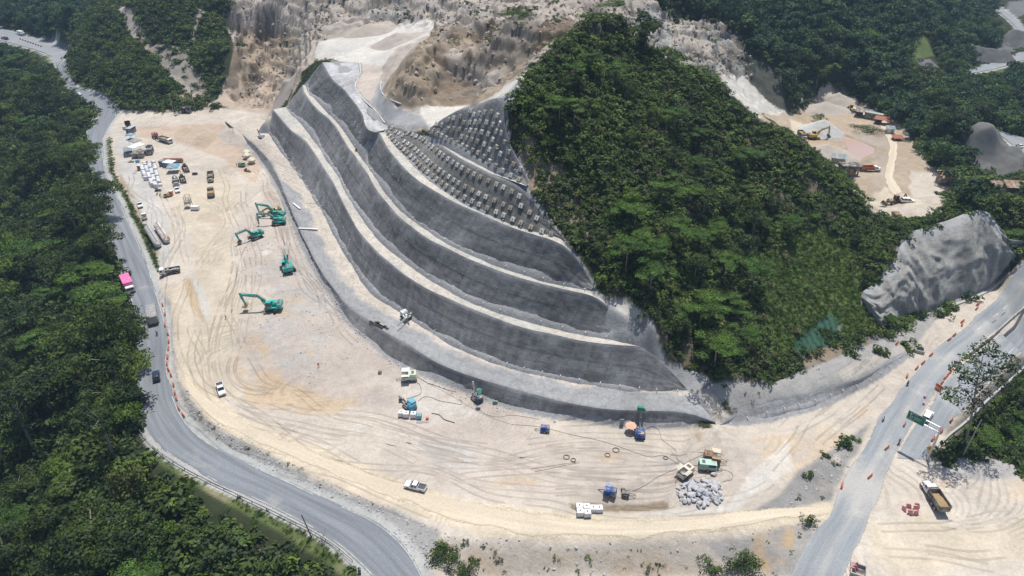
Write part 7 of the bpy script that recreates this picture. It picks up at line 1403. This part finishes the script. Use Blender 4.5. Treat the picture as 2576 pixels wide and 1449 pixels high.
# rock heap
pc = at(1762, 1245)
for i in range(150):
    a, r_ = rt.uniform(0, 6.28), rt.random() ** .6; u, v = 1762 + math.cos(a) * r_ * 58 + rt.uniform(-3, 3), 1243 + math.sin(a) * r_ * 34; p = at(u, v); s = rt.uniform(.7, 2.1); o = link(bpy.data.objects.new("broken_rock", ROCKS[i % 8])); o.location = p + Vector((0, 0, s * .18 + (1 - r_) * rt.uniform(0, 1.2))); o.scale = (s, s * rt.uniform(.6, 1), s * rt.uniform(.5, .8)); o.rotation_euler = (rt.uniform(-.4, .4), rt.uniform(-.4, .4), rt.uniform(0, 6.28)); tag(o, "pale broken rock in the big heap below the beige compressor", "rock", "broken rocks in the heap")
o = link(bpy.data.objects.new("broken_rock", ROCKS[2])); o.location = at(1794, 1197, .3); o.scale = (1.9, 1.3, 1.1); tag(o, "lone pale boulder between the green compressor and the rock heap", "rock")
# loose stones: nobody counts them
sp = []; sp_m = region("404,730 450,960 500,1035 680,1150 1000,1290 1110,1340 1080,1449 985,1335 880,1275 640,1170 465,1050 408,770", 3, 8) * .8 + region("860,700 960,780 1000,900 940,900 880,820 830,760", 4, 10) * .35 + region("2010,1180 2160,1090 2110,1215 1960,1285", 4, 10) * .5 + region("1230,1390 1700,1390 1700,1449 1230,1449", 6, 10) * .15 + region("1100,1345 1500,1375 1800,1358 1980,1320 1980,1330 1700,1375 1300,1385 1120,1365", 3, 5) * .5 + region("2345,1160 2500,1150 2570,1170 2480,1210", 3, 6) * .4 + region("600,560 760,600 900,900 800,980 600,880", 10, 20) * .10 + region("700,440 760,620 830,760 940,880 1080,955 1240,1020 1400,1060 1400,1070 1230,1032 1070,968 925,890 815,765 745,620 690,450", 3, 5) * .4 + region("400,175 520,250 500,250 420,200", 4, 6) * .5
_s = scatter_stuff("loose_stones", scatter(np.clip(sp_m, 0, 1), .9, 31), ROCKS[:5], .18, .75, 32, 0)
RB = [m.copy() for m in ROCKS[:5]]; rbm = mat("quarry_rock", (.40, .345, .29), .95, var=.35, scale=.6, bump=.5)
for m in RB: m.materials[0] = rbm
scatter_stuff("quarry_boulders", scatter(np.clip(crag * okc * .8, 0, 1), 2.7, 33), RB, .5, 2.4, 34, 0); scatter_stuff("quarry_scrub", scatter(np.clip(crag * okc * sstep(.15, .4, mot3), 0, 1) * .5, 3.0, 35), bushes[:3] + dryb, .5, 1.5, 36)
# ---- people and motorcycles
person(at(569, 804), R(200), "worker in dark clothes with a white helmet, walking left of the lowest excavator", DARK, NAVY, 'stand'); person(at(802, 925), R(-60), "worker in an orange red suit walking alone on the open yard", ORANGE, ORANGE, 'walk')
person(at(596, 419), R(20), "worker in dark clothes beside the small green machine", NAVY, DARK, 'stand', YEL)
rider(286, 584, head(290, 600, 282, 566), "black motorcycle on the left road above the pink truck", "person in black riding up the left road", BLACK); rider(396, 843, head(394, 860, 398, 828), "motorcycle on the left road behind the grey truck", "person in a blue jacket riding behind the grey truck", BLUE)
rider(2282, 969, head(2270, 985, 2295, 952), "dark motorcycle highest on the right highway", "person in navy riding uphill on the right highway", NAVY, BLUE); rider(2221, 1058, head(2232, 1040, 2212, 1076), "white motorcycle at the left edge of the right highway", "person in a white shirt riding down the right highway", WHITE, WHITE, WHITE)
rider(2260, 1117, head(2272, 1100, 2248, 1136), "black motorcycle in the middle lane left of the sign's shadow", "person in dark clothes riding towards the lower left", CHAR, DARK)
for (u, v), lb in zip(P("396,491 403,493"), ("left", "right")): motorbike(at(u, v), R(-80), lb + " one of two motorcycles parked below the black tarpaulin heap", DARK)
motorbike(at(2349, 443), R(10), "white motorcycle parked left of the orange roofed house", WHITE)
# ---- barriers
bp = barrier_proto(ORANGE); first = [bp]
q = MB(.05); q.prism([(-.26, 0), (.26, 0), (.22, .3), (.10, .5), (.09, .95), (-.09, .95), (-.10, .5), (-.22, .3)], -.8, .8); BARM = {True: bm_mesh("barrier_body", q.bm, ORANGE)}; BARM[False] = BARM[True].copy(); BARM[False].materials[0] = PINKF
kids(bp)[0].data = BARM[True]
def barrier(p, rz, lb, faded=False, grp="orange road barriers", tilt=0):
    e = first.pop() if first else copy_tree(bp); e.location = p; e.rotation_euler = (tilt, 0, rz); e["group"] = grp; e["label"] = lb; e["category"] = "road barrier"
    for c in [c for c in COL.objects if c.parent == e]: c.data = BARM[not faded]
ROWL = [(x * .26667, 708 + y * .26667) for x, y in P("1535,228 1560,318 1560,428 1585,502 1594,572 1592,648 1582,722 1577,788 1592,842 1615,892 1640,988 1652,1062 1667,1118 1689,1210 1735,1280")]
for i, (u, v) in enumerate(ROWL):
    a = ROWL[max(0, i - 1)]; b_ = ROWL[min(len(ROWL) - 1, i + 1)]; barrier(at(u, v, .05), head(*a, *b_) + R(90), ("first", "second", "third", "fourth", "fifth", "sixth", "seventh", "eighth", "ninth", "tenth", "eleventh", "twelfth", "thirteenth", "fourteenth", "last")[i] + " orange barrier, counted from the top, along the left road's edge")
nm_ = {(2459, 768): "orange barrier highest on the right, first of two beside the pale kerb", (2456, 779): "second orange barrier beside the pale kerb, lying lower", (2420, 812): "upper of two stacked orange barriers at the muddy shoulder", (2419, 820): "lower of two stacked orange barriers at the muddy shoulder", (2399, 847): "single orange barrier on the shoulder below the stacked pair", (2387, 857): "orange and white barrier next to the highway edge line", (2341, 896): "orange barrier right of the open concrete box", (2321, 916): "upper orange barrier of the pair below the concrete box", (2305, 929): "lower orange barrier of the pair below the concrete box", (2281, 949): "orange barrier just above the highest right motorcycle", (2391, 937): "top barrier of the close row in the median gap", (2384, 945): "second barrier of the close row in the median gap", (2377, 953): "third barrier of the close row in the median gap", (2369, 966): "fourth barrier of the close row in the median gap", (2357, 985): "wide orange barrier set crosswise in the median gap", (2360, 976): "white topped barrier touching the crosswise one", (2324, 1003): "orange barrier above the faded flat one", (2322, 1020): "faded orange barrier lying flat above the green sign", (2392, 1060): "orange barrier at the right edge, highest by the parapet", (2274, 1072): "orange barrier left of the green sign", (2366, 1090): "orange barrier in the tree shade right of the sign pole", (2346, 1108): "orange barrier half hidden behind the sign pole", (2230, 1130): "orange and white barrier left of the sign's shadow", (2187, 1203): "lone orange barrier on the highway below the sign", (2117, 1226): "orange barrier at the left edge of the lower highway", (2255, 867): "orange barrier lying left of the concrete ditch box"}
for (u, v), lb in nm_.items():
    fl = "flat" in lb; barrier(at(u, v, .05), head(2187, 1203, 2274, 1072) + R(90) + (R(75) if "crosswise" in lb else rt.uniform(-.25, .25)), lb, faded=fl or "faded" in lb, tilt=R(80) if fl else 0)
for i, (dx, dy, a) in enumerate(((-1.6, .3, .3), (-.9, -.8, .9), (.2, -1.0, 1.3), (.9, .4, 1.0), (1.5, 1.1, .9), (-.4, .9, .8))): p = at(2289, 1285); barrier(p + Vector((dx, dy, .25)), a, "faded pink barrier in the heap left of the big dark truck", True, "heap of faded barriers left of the big truck", R(70))
for i in range(3): barrier(at(2141 + i * 3, 1436 - i * 5, .2), .6 + i * .5, "faded pink barrier in the heap at the bottom edge", True, "heap of faded barriers at the bottom edge", R(60))
for i in range(9): barrier(at(52 + i * 6.5, 101 + i * 2.3, .4), R(60), "red barrier in the row along the far bridge", False, "red barriers on the far bridge")
for i in range(9): barrier(at(2530 + i * 5.5, 371 + i * 3.2, .35), R(60), "red barrier in the row on the distant right road", False, "red barriers on the distant right road")
# ---- guard rails, kerbs, markings, parapet
def rail(pts, lb, m=GALV, h=.75, gap=4.0, z=0, name="guard_rail"):
    Q_ = resample([Vector(p) for p in pts], max(4, int(length([Vector(p) for p in pts]) / gap))); e = empty(name, Q_[0], 0, lb, "guard rail", "guard rails"); o_ = Vector(Q_[0]); q = MB(); w = MB()
    for i in range(len(Q_)):
        p = Vector(Q_[i]) - o_; q.box(p.x, p.y, p.z - .5, .12, .12, h + .55)
        if i < len(Q_) - 1: r_ = Vector(Q_[i + 1]) - o_; w.bar(p + Vector((0, 0, h)), r_ + Vector((0, 0, h)), .1, .32)
    q.make("post", DARK, e); w.make("rail", m, e); return e
GR = P("337,1063 349,1087 373,1116 411,1153 440,1169 472,1188 507,1207 573,1239 608,1255 644,1273 676,1287 724,1311 772,1335 820,1359 855,1388 887,1415")
rail([at(u, v) for u, v in GR], "long steel guard rail on the outer edge of the lower left road", paintm("rail_paint", (.34, .36, .33)))
rail([at(u, v) for u, v in P("213,259 235,269 241,280 237,299 227,317 212,327")], "pale guard rail on the upper bend of the left road", paintm("rail_pale", (.6, .62, .6)))
rail([at(u, v) for u, v in P("255,567 272,605 288,650 303,695 318,760 322,830 322,900 326,960 330,1010")], "guard rail under the trees along the left road", GALV)
def kerb(pts, w, h, m, lb, name="kerb", cat="kerb", dz=.02):
    Q_ = resample(pts, max(3, int(length(pts) / 2))); q = MB()
    for i in range(len(Q_) - 1): a, b_ = Vector(Q_[i]), Vector(Q_[i + 1]); q.bar(a + Vector((0, 0, h / 2 - .1 + dz)), b_ + Vector((0, 0, h / 2 - .1 + dz)), w, h + .2)
    bmesh.ops.remove_doubles(q.bm, verts=q.bm.verts, dist=.02); return tag(q.make(name, m), lb, cat)
kerb([at(u, v) for u, v in P("2385,773 2412,764 2439,754 2481,735 2519,708 2548,685 2576,661 2620,625")], .9, .35, CONC, "pale concrete kerb between the rock mound and the highway")
kerb([G(u, v, 0) for u, v in P("2427,901 2455,880 2482,860 2510,835 2536,811 2560,790 2580,774 2650,720")], .55, .75, CONC, "concrete median barrier of the highway", "median_barrier", "barrier"); rail([G(u, v, .7) for u, v in P("2427,901 2455,880 2482,860 2510,835 2536,811 2560,790 2580,774 2650,720")], "dark handrail on top of the median barrier", DARK, .5, 3, name="hand_rail")
kerb([G(u, v, 0) for u, v in P("2350,1148 2362,1125 2385,1098 2410,1082 2445,1050 2475,1018 2512,985 2550,952 2600,905")], .5, 1.0, CONC, "low concrete parapet along the right edge of the highway", "parapet", "parapet")
kerb([at(u, v) for u, v in P("905,158 908,184 900,200 893,215 896,228 913,251 943,277 969,315")], .5, .18, paintm("white_drain", (.62, .63, .62)), "white concrete drain edge curving down the pale summit", "drain_channel", "drain", .1)
kerb([at(u, v) for u, v in P("959,205 958,225 964,240 985,255 1010,263")], .5, .18, paintm("white_drain", (.62, .63, .62)), "short white drain edge at the foot of the brown cliff", "drain_channel", "drain", .1)
gl = [G(u, v, rz_of(v)) for u, v in P("344,1041 368,1085 387,1116 419,1145 467,1172 533,1212 644,1262 697,1289 764,1323 831,1361 871,1395 911,1430")]; gl2 = [G(u, v, rz_of(v)) for u, v in P("336,1046 356,1086 378,1116 412,1149 460,1178 527,1217 638,1268 691,1296 758,1331 822,1368 860,1402 898,1438")]
gs, _ = strip("sidewalk", gl2, gl, M_asph2, .16, 4, lambda f, t, s: np.full(t.shape, .55)); tag(gs, kind="structure")
mk = MB()
def dash(a, b_, w=.14):
    a, b_ = Vector(a), Vector(b_); d = (b_ - a).normalized(); s_ = Vector((-d.y, d.x, 0)) * w / 2; mk.quad([a - s_, b_ - s_, b_ + s_, a + s_])
for u, v in P("2576,737 2553,755 2529,773 2505,793 2464,825"): p = G(u, v, .10); d_ = (G(2576, 737, .1) - G(2464, 825, .1)).normalized(); dash(p - d_ * 1.6, p + d_ * 1.6, .18)
for s0 in ("2483,742,.1 2512,722,.1 2545,698,.1 2576,672,.1",): z_ = Zs(s0); [dash(z_[i], z_[i + 1], .16) for i in range(3)]
z_ = Zs("2440,884,.1 2490,847,.1 2530,815,.1 2576,777,.1"); [dash(z_[i], z_[i + 1], .13) for i in range(3)]
z_ = Zs("2420,1010,.1 2470,960,.1 2520,905,.1 2576,850,.1"); [dash(z_[i].lerp(z_[i + 1], .2), z_[i].lerp(z_[i + 1], .5), .15) for i in range(3)]
for i in range(0, QR1.shape[0] * 0 + QR1.shape[1] - 2, 1):
    pass
o = mk.make("road_markings", M_paint); tag(o, kind="structure")
q = MB()
for row in (1, -2):
  z_ = [Vector(QR1[row, i]) + Vector((0, 0, .03)) for i in range(0, QR1.shape[1], 2)]
  for i in range(len(z_) - 1):
    a, b_ = z_[i], z_[i + 1]
    if fbm(np.array([a.x * .1]), np.array([a.y * .1]), 5, 3)[0] > -.1: d = (b_ - a).normalized(); s_ = Vector((-d.y, d.x, 0)) * .07; q.quad([a - s_, b_ - s_, b_ + s_, a + s_])
tag(q.make("road_markings", M_paint), kind="structure")
# ---- sign gantry
e = empty("road_sign_gantry", G(2332, 1157, 0), 0, "green overhead direction sign on a grey cantilever pole", "road sign"); D_ = Vector((-.66, .75, 0)).normalized(); Hn = Vector((-D_.y, D_.x, 0))
if Hn.y > 0: Hn = -Hn
MB().cyl((0, 0, 0), (0, 0, 10.6), .30, .2, 14).cyl((0, 0, 10.6), (0, 0, 10.75), .26, .26, 14).make("pole", GALV, e); q = MB()
for z in (10.4, 9.0): q.cyl((0, 0, z), tuple(D_ * 7.2 + Vector((0, 0, z))), .10, .10, 8)
for k in (1.1, 2.4): q.cyl(tuple(D_ * k + Vector((0, 0, 9.0))), tuple(D_ * (k + .6) + Vector((0, 0, 10.4))), .05, .05, 6)
q.make("arm", GALV, e)
pn = empty("sign_panel_frame", (0, 0, 0)); bpy.data.objects.remove(pn)
M_ = Matrix((-D_, Vector((0, 0, 1)), (-D_).cross(Vector((0, 0, 1))))).transposed().to_4x4(); nrm_ = Vector(M_.col[2][:3])
if nrm_.dot(Vector((-1, -1, 0))) < 0: print("sign normal flips")
ctr = D_ * 5.35 + Vector((0, 0, 9.75)) + nrm_ * .28
q = MB(); q.box(0, 0, -.04, 4.0, 2.5, .08); o = q.make("sign_panel", SIGN, e); o.matrix_local = Matrix.Translation(ctr) @ M_; pan = o
q = MB(); [q.box(x, y, .042, a, b_, .012) for x, y, a, b_ in ((0, 1.2, 3.9, .05), (0, -1.2, 3.9, .05), (1.94, 0, .05, 2.4), (-1.94, 0, .05, 2.4), (-1.25, .05, .09, 1.3), (-1.25, -.42, .09, .2))]
q.box(-1.02, -.28, .045, .55, .09, .012, Matrix.Rotation(R(28), 3, 'Z')); [q.box(-1.25 + s_ * .13, .62, .047, .36, .09, .012, Matrix.Rotation(R(-50 * s_), 3, 'Z')) for s_ in (-1, 1)]; q.box(-.76, -.08, .05, .09, .28, .012); q.box(-.86, -.06, .052, .28, .08, .012); q.make("sign_border", SIGNW, pan)
def text(s, x, y, sz, parent, m=SIGNW, z=.055):
    c = bpy.data.curves.new("lettering", 'FONT'); c.body = s; c.size = sz; c.extrude = .006; o = bpy.data.objects.new("tmp", c); COL.objects.link(o); dg = bpy.context.evaluated_depsgraph_get(); me = bpy.data.meshes.new_from_object(o.evaluated_get(dg)); bpy.data.objects.remove(o); me.materials.clear(); me.materials.append(m); t = link(bpy.data.objects.new("lettering", me), parent); t.location = (x, y, z)
text("La Pintada", -1.5, .78, .42, pan); text("Angelópolis", -.5, .05, .38, pan); text("Camilo C", -.5, -.38, .38, pan); text("A 500 m", -1.75, -1.05, .45, pan)
e = empty("warning_sign", G(2329, 1150, 0), 0, "yellow diamond warning sign at the foot of the sign pole", "road sign"); MB().cyl((0, 0, 0), (0, 0, 2.2), .05).make("post", GALV, e); q = MB(); q.box(0, 0, -.03, 1.15, 1.15, .05); o = q.make("sign_panel", AMBER, e); o.matrix_local = Matrix.Translation((0, -.08, 2.9)) @ Matrix.Rotation(R(-35), 4, 'Z') @ Matrix.Rotation(R(75), 4, 'X') @ Matrix.Rotation(R(45), 4, 'Z')
q = MB(); q.box(-.10, -.10, .025, .12, .34, .01); q.box(.14, .14, .025, .12, .34, .01); q.box(.02, .02, .025, .4, .08, .01); q.make("sign_symbol", BLACK, o)
# ---- poles
def pole(u, v, h, lb, lean=(0, 0), m=None, arm=True):
    e = empty("utility_pole", at(u, v), (lean[0], lean[1], .3), lb, "utility pole", "utility poles"); MB().cyl((0, 0, -1), (0, 0, h), .16, .11, 8).make("pole", m or paintm("pole_concrete", (.36, .36, .35)), e)
    if arm: MB().box(0, 0, h - .8, 1.8, .1, .12).make("crossarm", WOOD, e)
pole(438, 287, 11, "left of two tall poles at the foot of the left hills"); pole(492, 276, 13, "right of two tall poles at the foot of the left hills"); pole(784, 1352, 8.5, "dark pole beside the lower left road's guard rail", (.10, -.1), DARK, False); pole(2420, 1150, 12, "grey leaning pole behind the sign by the big tree", (0, .04), None, False)
pole(152, 190, 8, "thin pole by the upper left road", arm=False); pole(52, 160, 9, "pole beside the far bridge", arm=False); pole(590, 345, 5, "short thin pole on the upper ledge", arm=False)
# ---- parasol beside the big rig
e = empty("parasol", at(1585, 1088), 0, "faded pink parasol left of the blue drill rig", "parasol"); MB().cyl((0, 0, 0), (0, 0, 2.5), .04).make("pole", STEEL, e); MB().cyl((0, 0, 2.1), (0, 0, 2.75), 1.45, .05, 8).make("canopy", paintm("peach_cloth", (.75, .45, .34), .7, amt=.1), e)
# ---- side valley
pond_p = [G(u, v, 2.2) for u, v in P("2112,334 2135,338 2159,350 2183,360 2212,372 2206,384 2185,398 2156,412 2132,400 2122,370")]
q = MB(); q.bm.faces.new([q.bm.verts.new((p.x, p.y, 2.2)) for p in pond_p]); o = q.make("pond_water", mat("muddy_water", (.50, .36, .30), .12, var=.06, scale=.1, spec=.5)); tag(o, kind="structure")
pile("gravel_pile", at(2066, 333), 11, 9, 6.5, GRAV, "big pale grey gravel heap in the valley works", 3); pile("sand_pile", at(2080, 392), 15, 10, 5.5, SANDM, "broad brown sand heap in front of the yellow excavator", 5); pile("earth_pile", at(2075, 280), 14, 9, 5, SANDM, "brown earth heap at the back of the valley works", 7); pile("earth_pile", at(2105, 262), 11, 8, 6.5, SANDM, "rounded brown earth heap beside the yellow loader", 9)
FM = mat("far_sprayed_concrete", (.17, .168, .16), .95, var=.4, scale=.35, bump=.8)
pile("concrete_mound", at(2496, 400), 17, 12, 9, FM, "dark sprayed concrete mound inside the distant road bend", 21, "rock mound", ridge=.6); pile("concrete_slope", at(2478, 152), 20, 7, 8, FM, "grey concrete slope beside the distant highway", 22, "concrete slope", ridge=.6); pile("concrete_slope", at(2552, 112), 16, 9, 10, FM, "grey concrete knoll above the distant highway at the right edge", 23, "concrete slope", ridge=.3)
pile("sand_pile", at(1000, 112), 13, 10, 5.5, SANDM, "pale sand heap on the quarry plateau", 11); pile("sand_pile", at(930, 82), 14, 8, 4.5, SANDM, "grey brown spoil heap in the upper quarry", 12); pile("sand_pile", at(860, 80), 12, 8, 5, SANDM, "spoil heap at the left of the upper quarry", 13)
pile("earth_pile", at(590, 345), 14, 6, 2.6, SANDM, "long earth bank at the upper end of the yard", 14, rz=-.9, ridge=.3); pile("earth_pile", at(720, 225), 16, 9, 5, SANDM, "pale spoil heap behind the left end of the terraces", 17)
e = empty("loading_hopper", at(2133, 440), 0, "dark steel loading hopper beside the orange tipper truck", "hopper"); MB().box(0, 0, 2.6, 8, 4.5, 2.2, top=(1.05, 1.05, 0)).make("hopper_bin", DARK, e); q = MB(); [q.box(x, y, -1.5, .5, .5, 4.2) for x in (-3, 0, 3) for y in (-1.9, 1.9)]; q.box(0, 0, .2, 5, 3, 2.6); q.make("support_leg", BROWNP, e)
container(at(2196, 300), R(-38), "dark green container with a pale roof along the valley track", paintm("dark_green", (.045, .07, .05)), 8.5, 3, 3.2, paintm("mint_roof", (.42, .52, .46))); shed(at(2216, 312), R(-30), "open shed with a red roof beside the green container", RUST, 6, 4, 2.6, DARK, open_=True); shed(at(2169, 293), R(-30), "dark open frame shed next to the yellow loader", CHAR, 7, 4, 2.8, DARK, open_=True); shed(at(2237, 334), R(-15), "small white hut below the red roofed shed", SLATE, 3.5, 3, 2.4, WHITE); shed(at(2256, 352), R(0), "low rust roofed shed at the track's outer bend", RUST, 4, 3, 1.4, WOOD, open_=True)
shed(at(2091, 392), R(5), "small pale roofed stand on the brown sand heap", CREAM, 3.6, 2.6, 2.6, DARK, open_=True); shed(at(2107, 410), R(-20), "blue grey roofed hut behind the steel hopper", SLATE, 5, 4, 2.8, GREYP); shed(at(2380, 460), R(-5), "house with an orange tiled roof on the valley hillside", paintm("orange_tiles", (.50, .24, .14), .8), 7, 4.6, 3, CHAR, 1.4, name="house"); shed(at(2548, 482), R(-8), "long rust roofed house at the right edge", BROWNP, 7, 4, 2.6, WOOD, 1.2, name="house"); shed(at(2505, 478), R(0), "smaller rust roofed house left of the long one", BROWNP, 4, 3.4, 2.4, WOOD, .8, name="house")
small("steel_drums", 2256, 548, lambda q: (q.cyl((-1, 0, .8), (1, 0, .8), .8), q.cyl((-1, 1.5, .8), (1, 1.5, .8), .8)), BROWNP, "rusty drums below the backhoe in the side valley", "drums")
# ---- single plants with their own look
big = np.random.default_rng(5)
def eucalypt(p, h, lobes, label, leafm=M_leafD, r=.30, tr=None):
    e = empty("eucalyptus_tree", p, 0, label, "tree"); V_ = lobes_mesh("crown", lobes, 44, .3, leafm, big, up=.2); link(bpy.data.objects.new("crown", V_), e); segs = [((0, 0, -2), (.3, 0, h * .45), r, r * .7), ((.3, 0, h * .45), (.9, 0, h * .72), r * .7, r * .45), ((.9, 0, h * .72), (1.2, 0, h * .95), r * .45, r * .15)]
    if tr:
        segs = [(tr[i], tr[i + 1], r * (1 - i * .16), r * (.84 - i * .16)) for i in range(len(tr) - 1)]
        for (x, y, z, *_r) in lobes: k = max(1, min(len(tr) - 1, min(range(len(tr)), key=lambda i: abs(tr[i].z - (z - 3))))); segs.append((tr[k], (x, y, z), .075, .03))
    for (x, y, z, *_r) in ([] if tr else lobes): st = Vector((.3 + .6 * max(0, (z / h - .45) / .3), 0, max(h * .35, z - abs(x) * .8 - 1))); segs.append((st, (x, y, z), .075, .03))
    link(bpy.data.objects.new("trunk", bm_mesh("trunk", limb_bm(segs), M_bark)), e); return e
pb = at(2426, 1134); lob = []
for u, v, s_ in ((2385, 985, 1.3), (2402, 1008, 1.2), (2378, 1000, 1.0), (2420, 990, 1.5), (2412, 930, 1.6), (2440, 905, 1.7), (2462, 880, 1.6), (2490, 870, 1.5), (2508, 895, 1.6), (2480, 930, 1.9), (2450, 950, 1.9), (2430, 960, 1.5), (2500, 950, 1.9), (2525, 925, 1.6), (2540, 905, 1.5), (2552, 930, 1.6), (2470, 985, 1.7), (2455, 1015, 1.5), (2440, 1035, 1.2), (2565, 960, 1.7), (2530, 975, 1.7)):
    x = (u - CU) / FPX; y = (v - CV) / FPX; Yt = pb.y + big.uniform(-2.5, 3); d = Yt / (CP - y * SP); lob.append((x * d - pb.x, Yt - pb.y, HC - d * (SP + y * CP) - pb.z, s_ * 1.3, s_ * 1.3, s_ * .8))
def hang(u, v, Yt): x = (u - CU) / FPX; y = (v - CV) / FPX; d = Yt / (CP - y * SP); return Vector((x * d, Yt, HC - d * (SP + y * CP))) - pb
tr_ = [Vector((0, 0, -2))] + [hang(u, v, pb.y) for u, v in P("2440,1070 2449,1020 2456,970 2466,925 2474,890")]
eucalypt(pb, 30, lob, tr=tr_, label= "tall thin eucalyptus overhanging the highway at the right edge")
for (u, v, h, s_), lb in zip(((2380, 205, 12, 1.0), (2330, 215, 10, .9)), ("large dark round topped tree before the distant highway", "smaller dark tree left of the large round topped one")):
    p = at(u, v); lob = [(big.normal(0, 3.4), big.normal(0, 2.5), h * big.uniform(.6, 1), 2.2, 2.2, 1.6) for i in range(12)]; eucalypt(p, h, lob, lb)
p = at(815, 1392); q = limb_bm([((0, 0, 0), (.1, 0, 3.4), .09, .06)] + [((.1, 0, 2 + i * .25), (math.cos(i * 1.9) * 1.6, math.sin(i * 1.9) * 1.2, 4.2 + i * .35), .04, .015) for i in range(8)]); e = empty("bare_sapling", p, 0, "thin bare sapling beside the lower left guard rail", "sapling"); link(bpy.data.objects.new("trunk", bm_mesh("trunk", q, M_bark)), e); link(bpy.data.objects.new("crown", lobes_mesh("crown", [(0, 0, 5.2, 1.5, 1.2, 1.2)], 8, .14, M_dry, big)), e)
def shrub(u, v, rx, rz_, lb, m=M_leafB, n=14, name="shrub"):
    p = at(u, v); r2 = random.Random(int(u)); lob = [(r2.gauss(0, rx * .42), r2.gauss(0, rx * .42), r2.uniform(.2, .85) * rz_, rx * .32, rx * .32, rz_ * .26) for _ in range(n)]; o = link(bpy.data.objects.new(name, lobes_mesh(name, lob, 60, .2, m, big))); o.location = p; tag(o, lb, "shrub", "shrubs on the bare ground")
for a in (((1130, 1425, 4.2, 3.4), "largest bright green shrub at the bottom edge left of centre"), ((1105, 1400, 3.2, 3.6), "green shrub at the fork of the road and the pale track"), ((1165, 1445, 3.4, 2.6), "low green shrub right of the largest bottom one"), ((1880, 1425, 4.0, 3.4), "dense green shrub at the bottom right of the bare field"), ((1852, 1440, 3.0, 3.0), "green shrub left of the dense bottom right one"), ((1785, 1440, 2.6, 2.0), "dark low shrub alone at the bottom edge"), ((2036, 1320, 2.2, 2.0), "round dark shrub where the pale track meets the highway"), ((2034, 1203, 1.5, 1.3), "small round shrub on the rubble slope left of the highway"), ((2075, 1148, 1.3, 1.0), "tiny shrub high on the rubble slope"), ((2376, 1148, 2.6, 1.6), "bright green shrub at the foot of the grey leaning pole"), ((1288, 44, 5, 2.0), "flat green patch of shrubs on top of the brown cliff"), ((1316, 46, 5, 2.0), "right part of the green patch above the brown cliff"), ((352, 98, 3, 4), "bright bamboo like tuft on the bare left hill scar"), ((2060, 305, 4, 4), "bright green clump beside the grey gravel heap"), ((2175, 330, 7, 2.4), "dark bush strip between the muddy pond and the track")): shrub(*a[0], a[1])
# ---- tree labels
KN = {'spreading': 'broad dark leafed tree', 'round': 'round dense tree', 'umbrella': 'flat topped feathery tree', 'tall': 'tall open crowned tree', 'far': 'distant round tree', 'lime': 'bright lime green tree'}
LM = [("beside the pink roofed truck", 318, 715), ("beside the grey tarpaulin truck", 360, 800), ("opposite the two silo tanks", 262, 610), ("by the lowest bend of the left road", 400, 1180), ("beside the long guard rail", 620, 1300), ("by the shaded upper bend of the left road", 190, 230), ("left of the camp row", 190, 380), ("beside the dark blue suv", 320, 950), ("in the bottom left corner", 60, 1380), ("at the left edge, half way down", 40, 760), ("in the valley left of the lower road", 180, 1100), ("on the forest slope above the bottom edge", 420, 1400), ("at the left edge, high up", 40, 300), ("in the wood left of the pink roofed truck", 150, 620),
      ("on the green hill's summit", 1480, 110), ("on the green hill's right ridge", 1900, 320), ("low on the green hill above the sprayed gully", 1680, 760), ("in the middle of the green hill", 1700, 480), ("on the green hill above the valley works", 2080, 450), ("on the green hill next to the anchor blocks", 1360, 330), ("low on the green hill above the green netting", 1900, 760), ("above the netted slope", 2050, 620),
      ("on the left hill beside the upper bend", 240, 130), ("on the dark hill left of the quarry", 520, 100), ("behind the rock mound", 2480, 500), ("beside the orange roofed house", 2400, 440), ("above the valley track", 2280, 250), ("below the distant highway", 2450, 280), ("on the far hillside, upper right", 2200, 100), ("on the far hillside behind the quarry", 1850, 60), ("beyond the far bridge", 80, 40), ("in the gully below the highway parapet", 2510, 1060), ("on the slope in front of the rock mound", 2200, 620)]
cnt = {}; TR = []
for e, kd, sc in TREES:
    p = e.location; u, v = proj(p.x, p.y, p.z + 5); TR.append((e, kd, sc, u, v))
byL = {}
for e, kd, sc, u, v in TR:
    i = min(range(len(LM)), key=lambda i: (LM[i][1] - u) ** 2 + (LM[i][2] - v) ** 2); byL.setdefault((kd, i), []).append((u, v, sc, e))
ORD = ["", "second ", "third ", "fourth ", "fifth ", "sixth ", "seventh ", "eighth ", "ninth ", "tenth ", "eleventh ", "twelfth ", "thirteenth ", "fourteenth ", "fifteenth ", "sixteenth ", "seventeenth ", "eighteenth ", "nineteenth ", "twentieth "]
for (kd, i), L_ in byL.items():
    L_.sort(key=lambda t: t[0])
    for k, (u, v, sc, e) in enumerate(L_):
        pre = "" if len(L_) == 1 else ("leftmost " if k == 0 else ("rightmost " if k == len(L_) - 1 else ORD[min(k, 19)] + "from left "))
        lb = (pre + KN[kd] + " " + LM[i][0]); lb = ("large " if sc > 1.1 and not pre else "") + lb; e["label"] = lb; e["category"] = "tree"; e["group"] = "trees around the site"
# ================================================================ air
q = MB(); q.box(0, 340, -70, 1700, 1200, 232); mh = bpy.data.materials.new("haze_air"); mh.use_nodes = True; n = mh.node_tree; n.nodes.clear(); out = n.nodes.new("ShaderNodeOutputMaterial"); pv = n.nodes.new("ShaderNodeVolumePrincipled"); pv.inputs['Color'].default_value = (.5, .72, 1.0, 1); pv.inputs['Density'].default_value = .00017; pv.inputs['Anisotropy'].default_value = .1; n.links.new(pv.outputs[0], out.inputs['Volume'])
hzo = q.make("haze", mh); tag(hzo, kind="stuff")
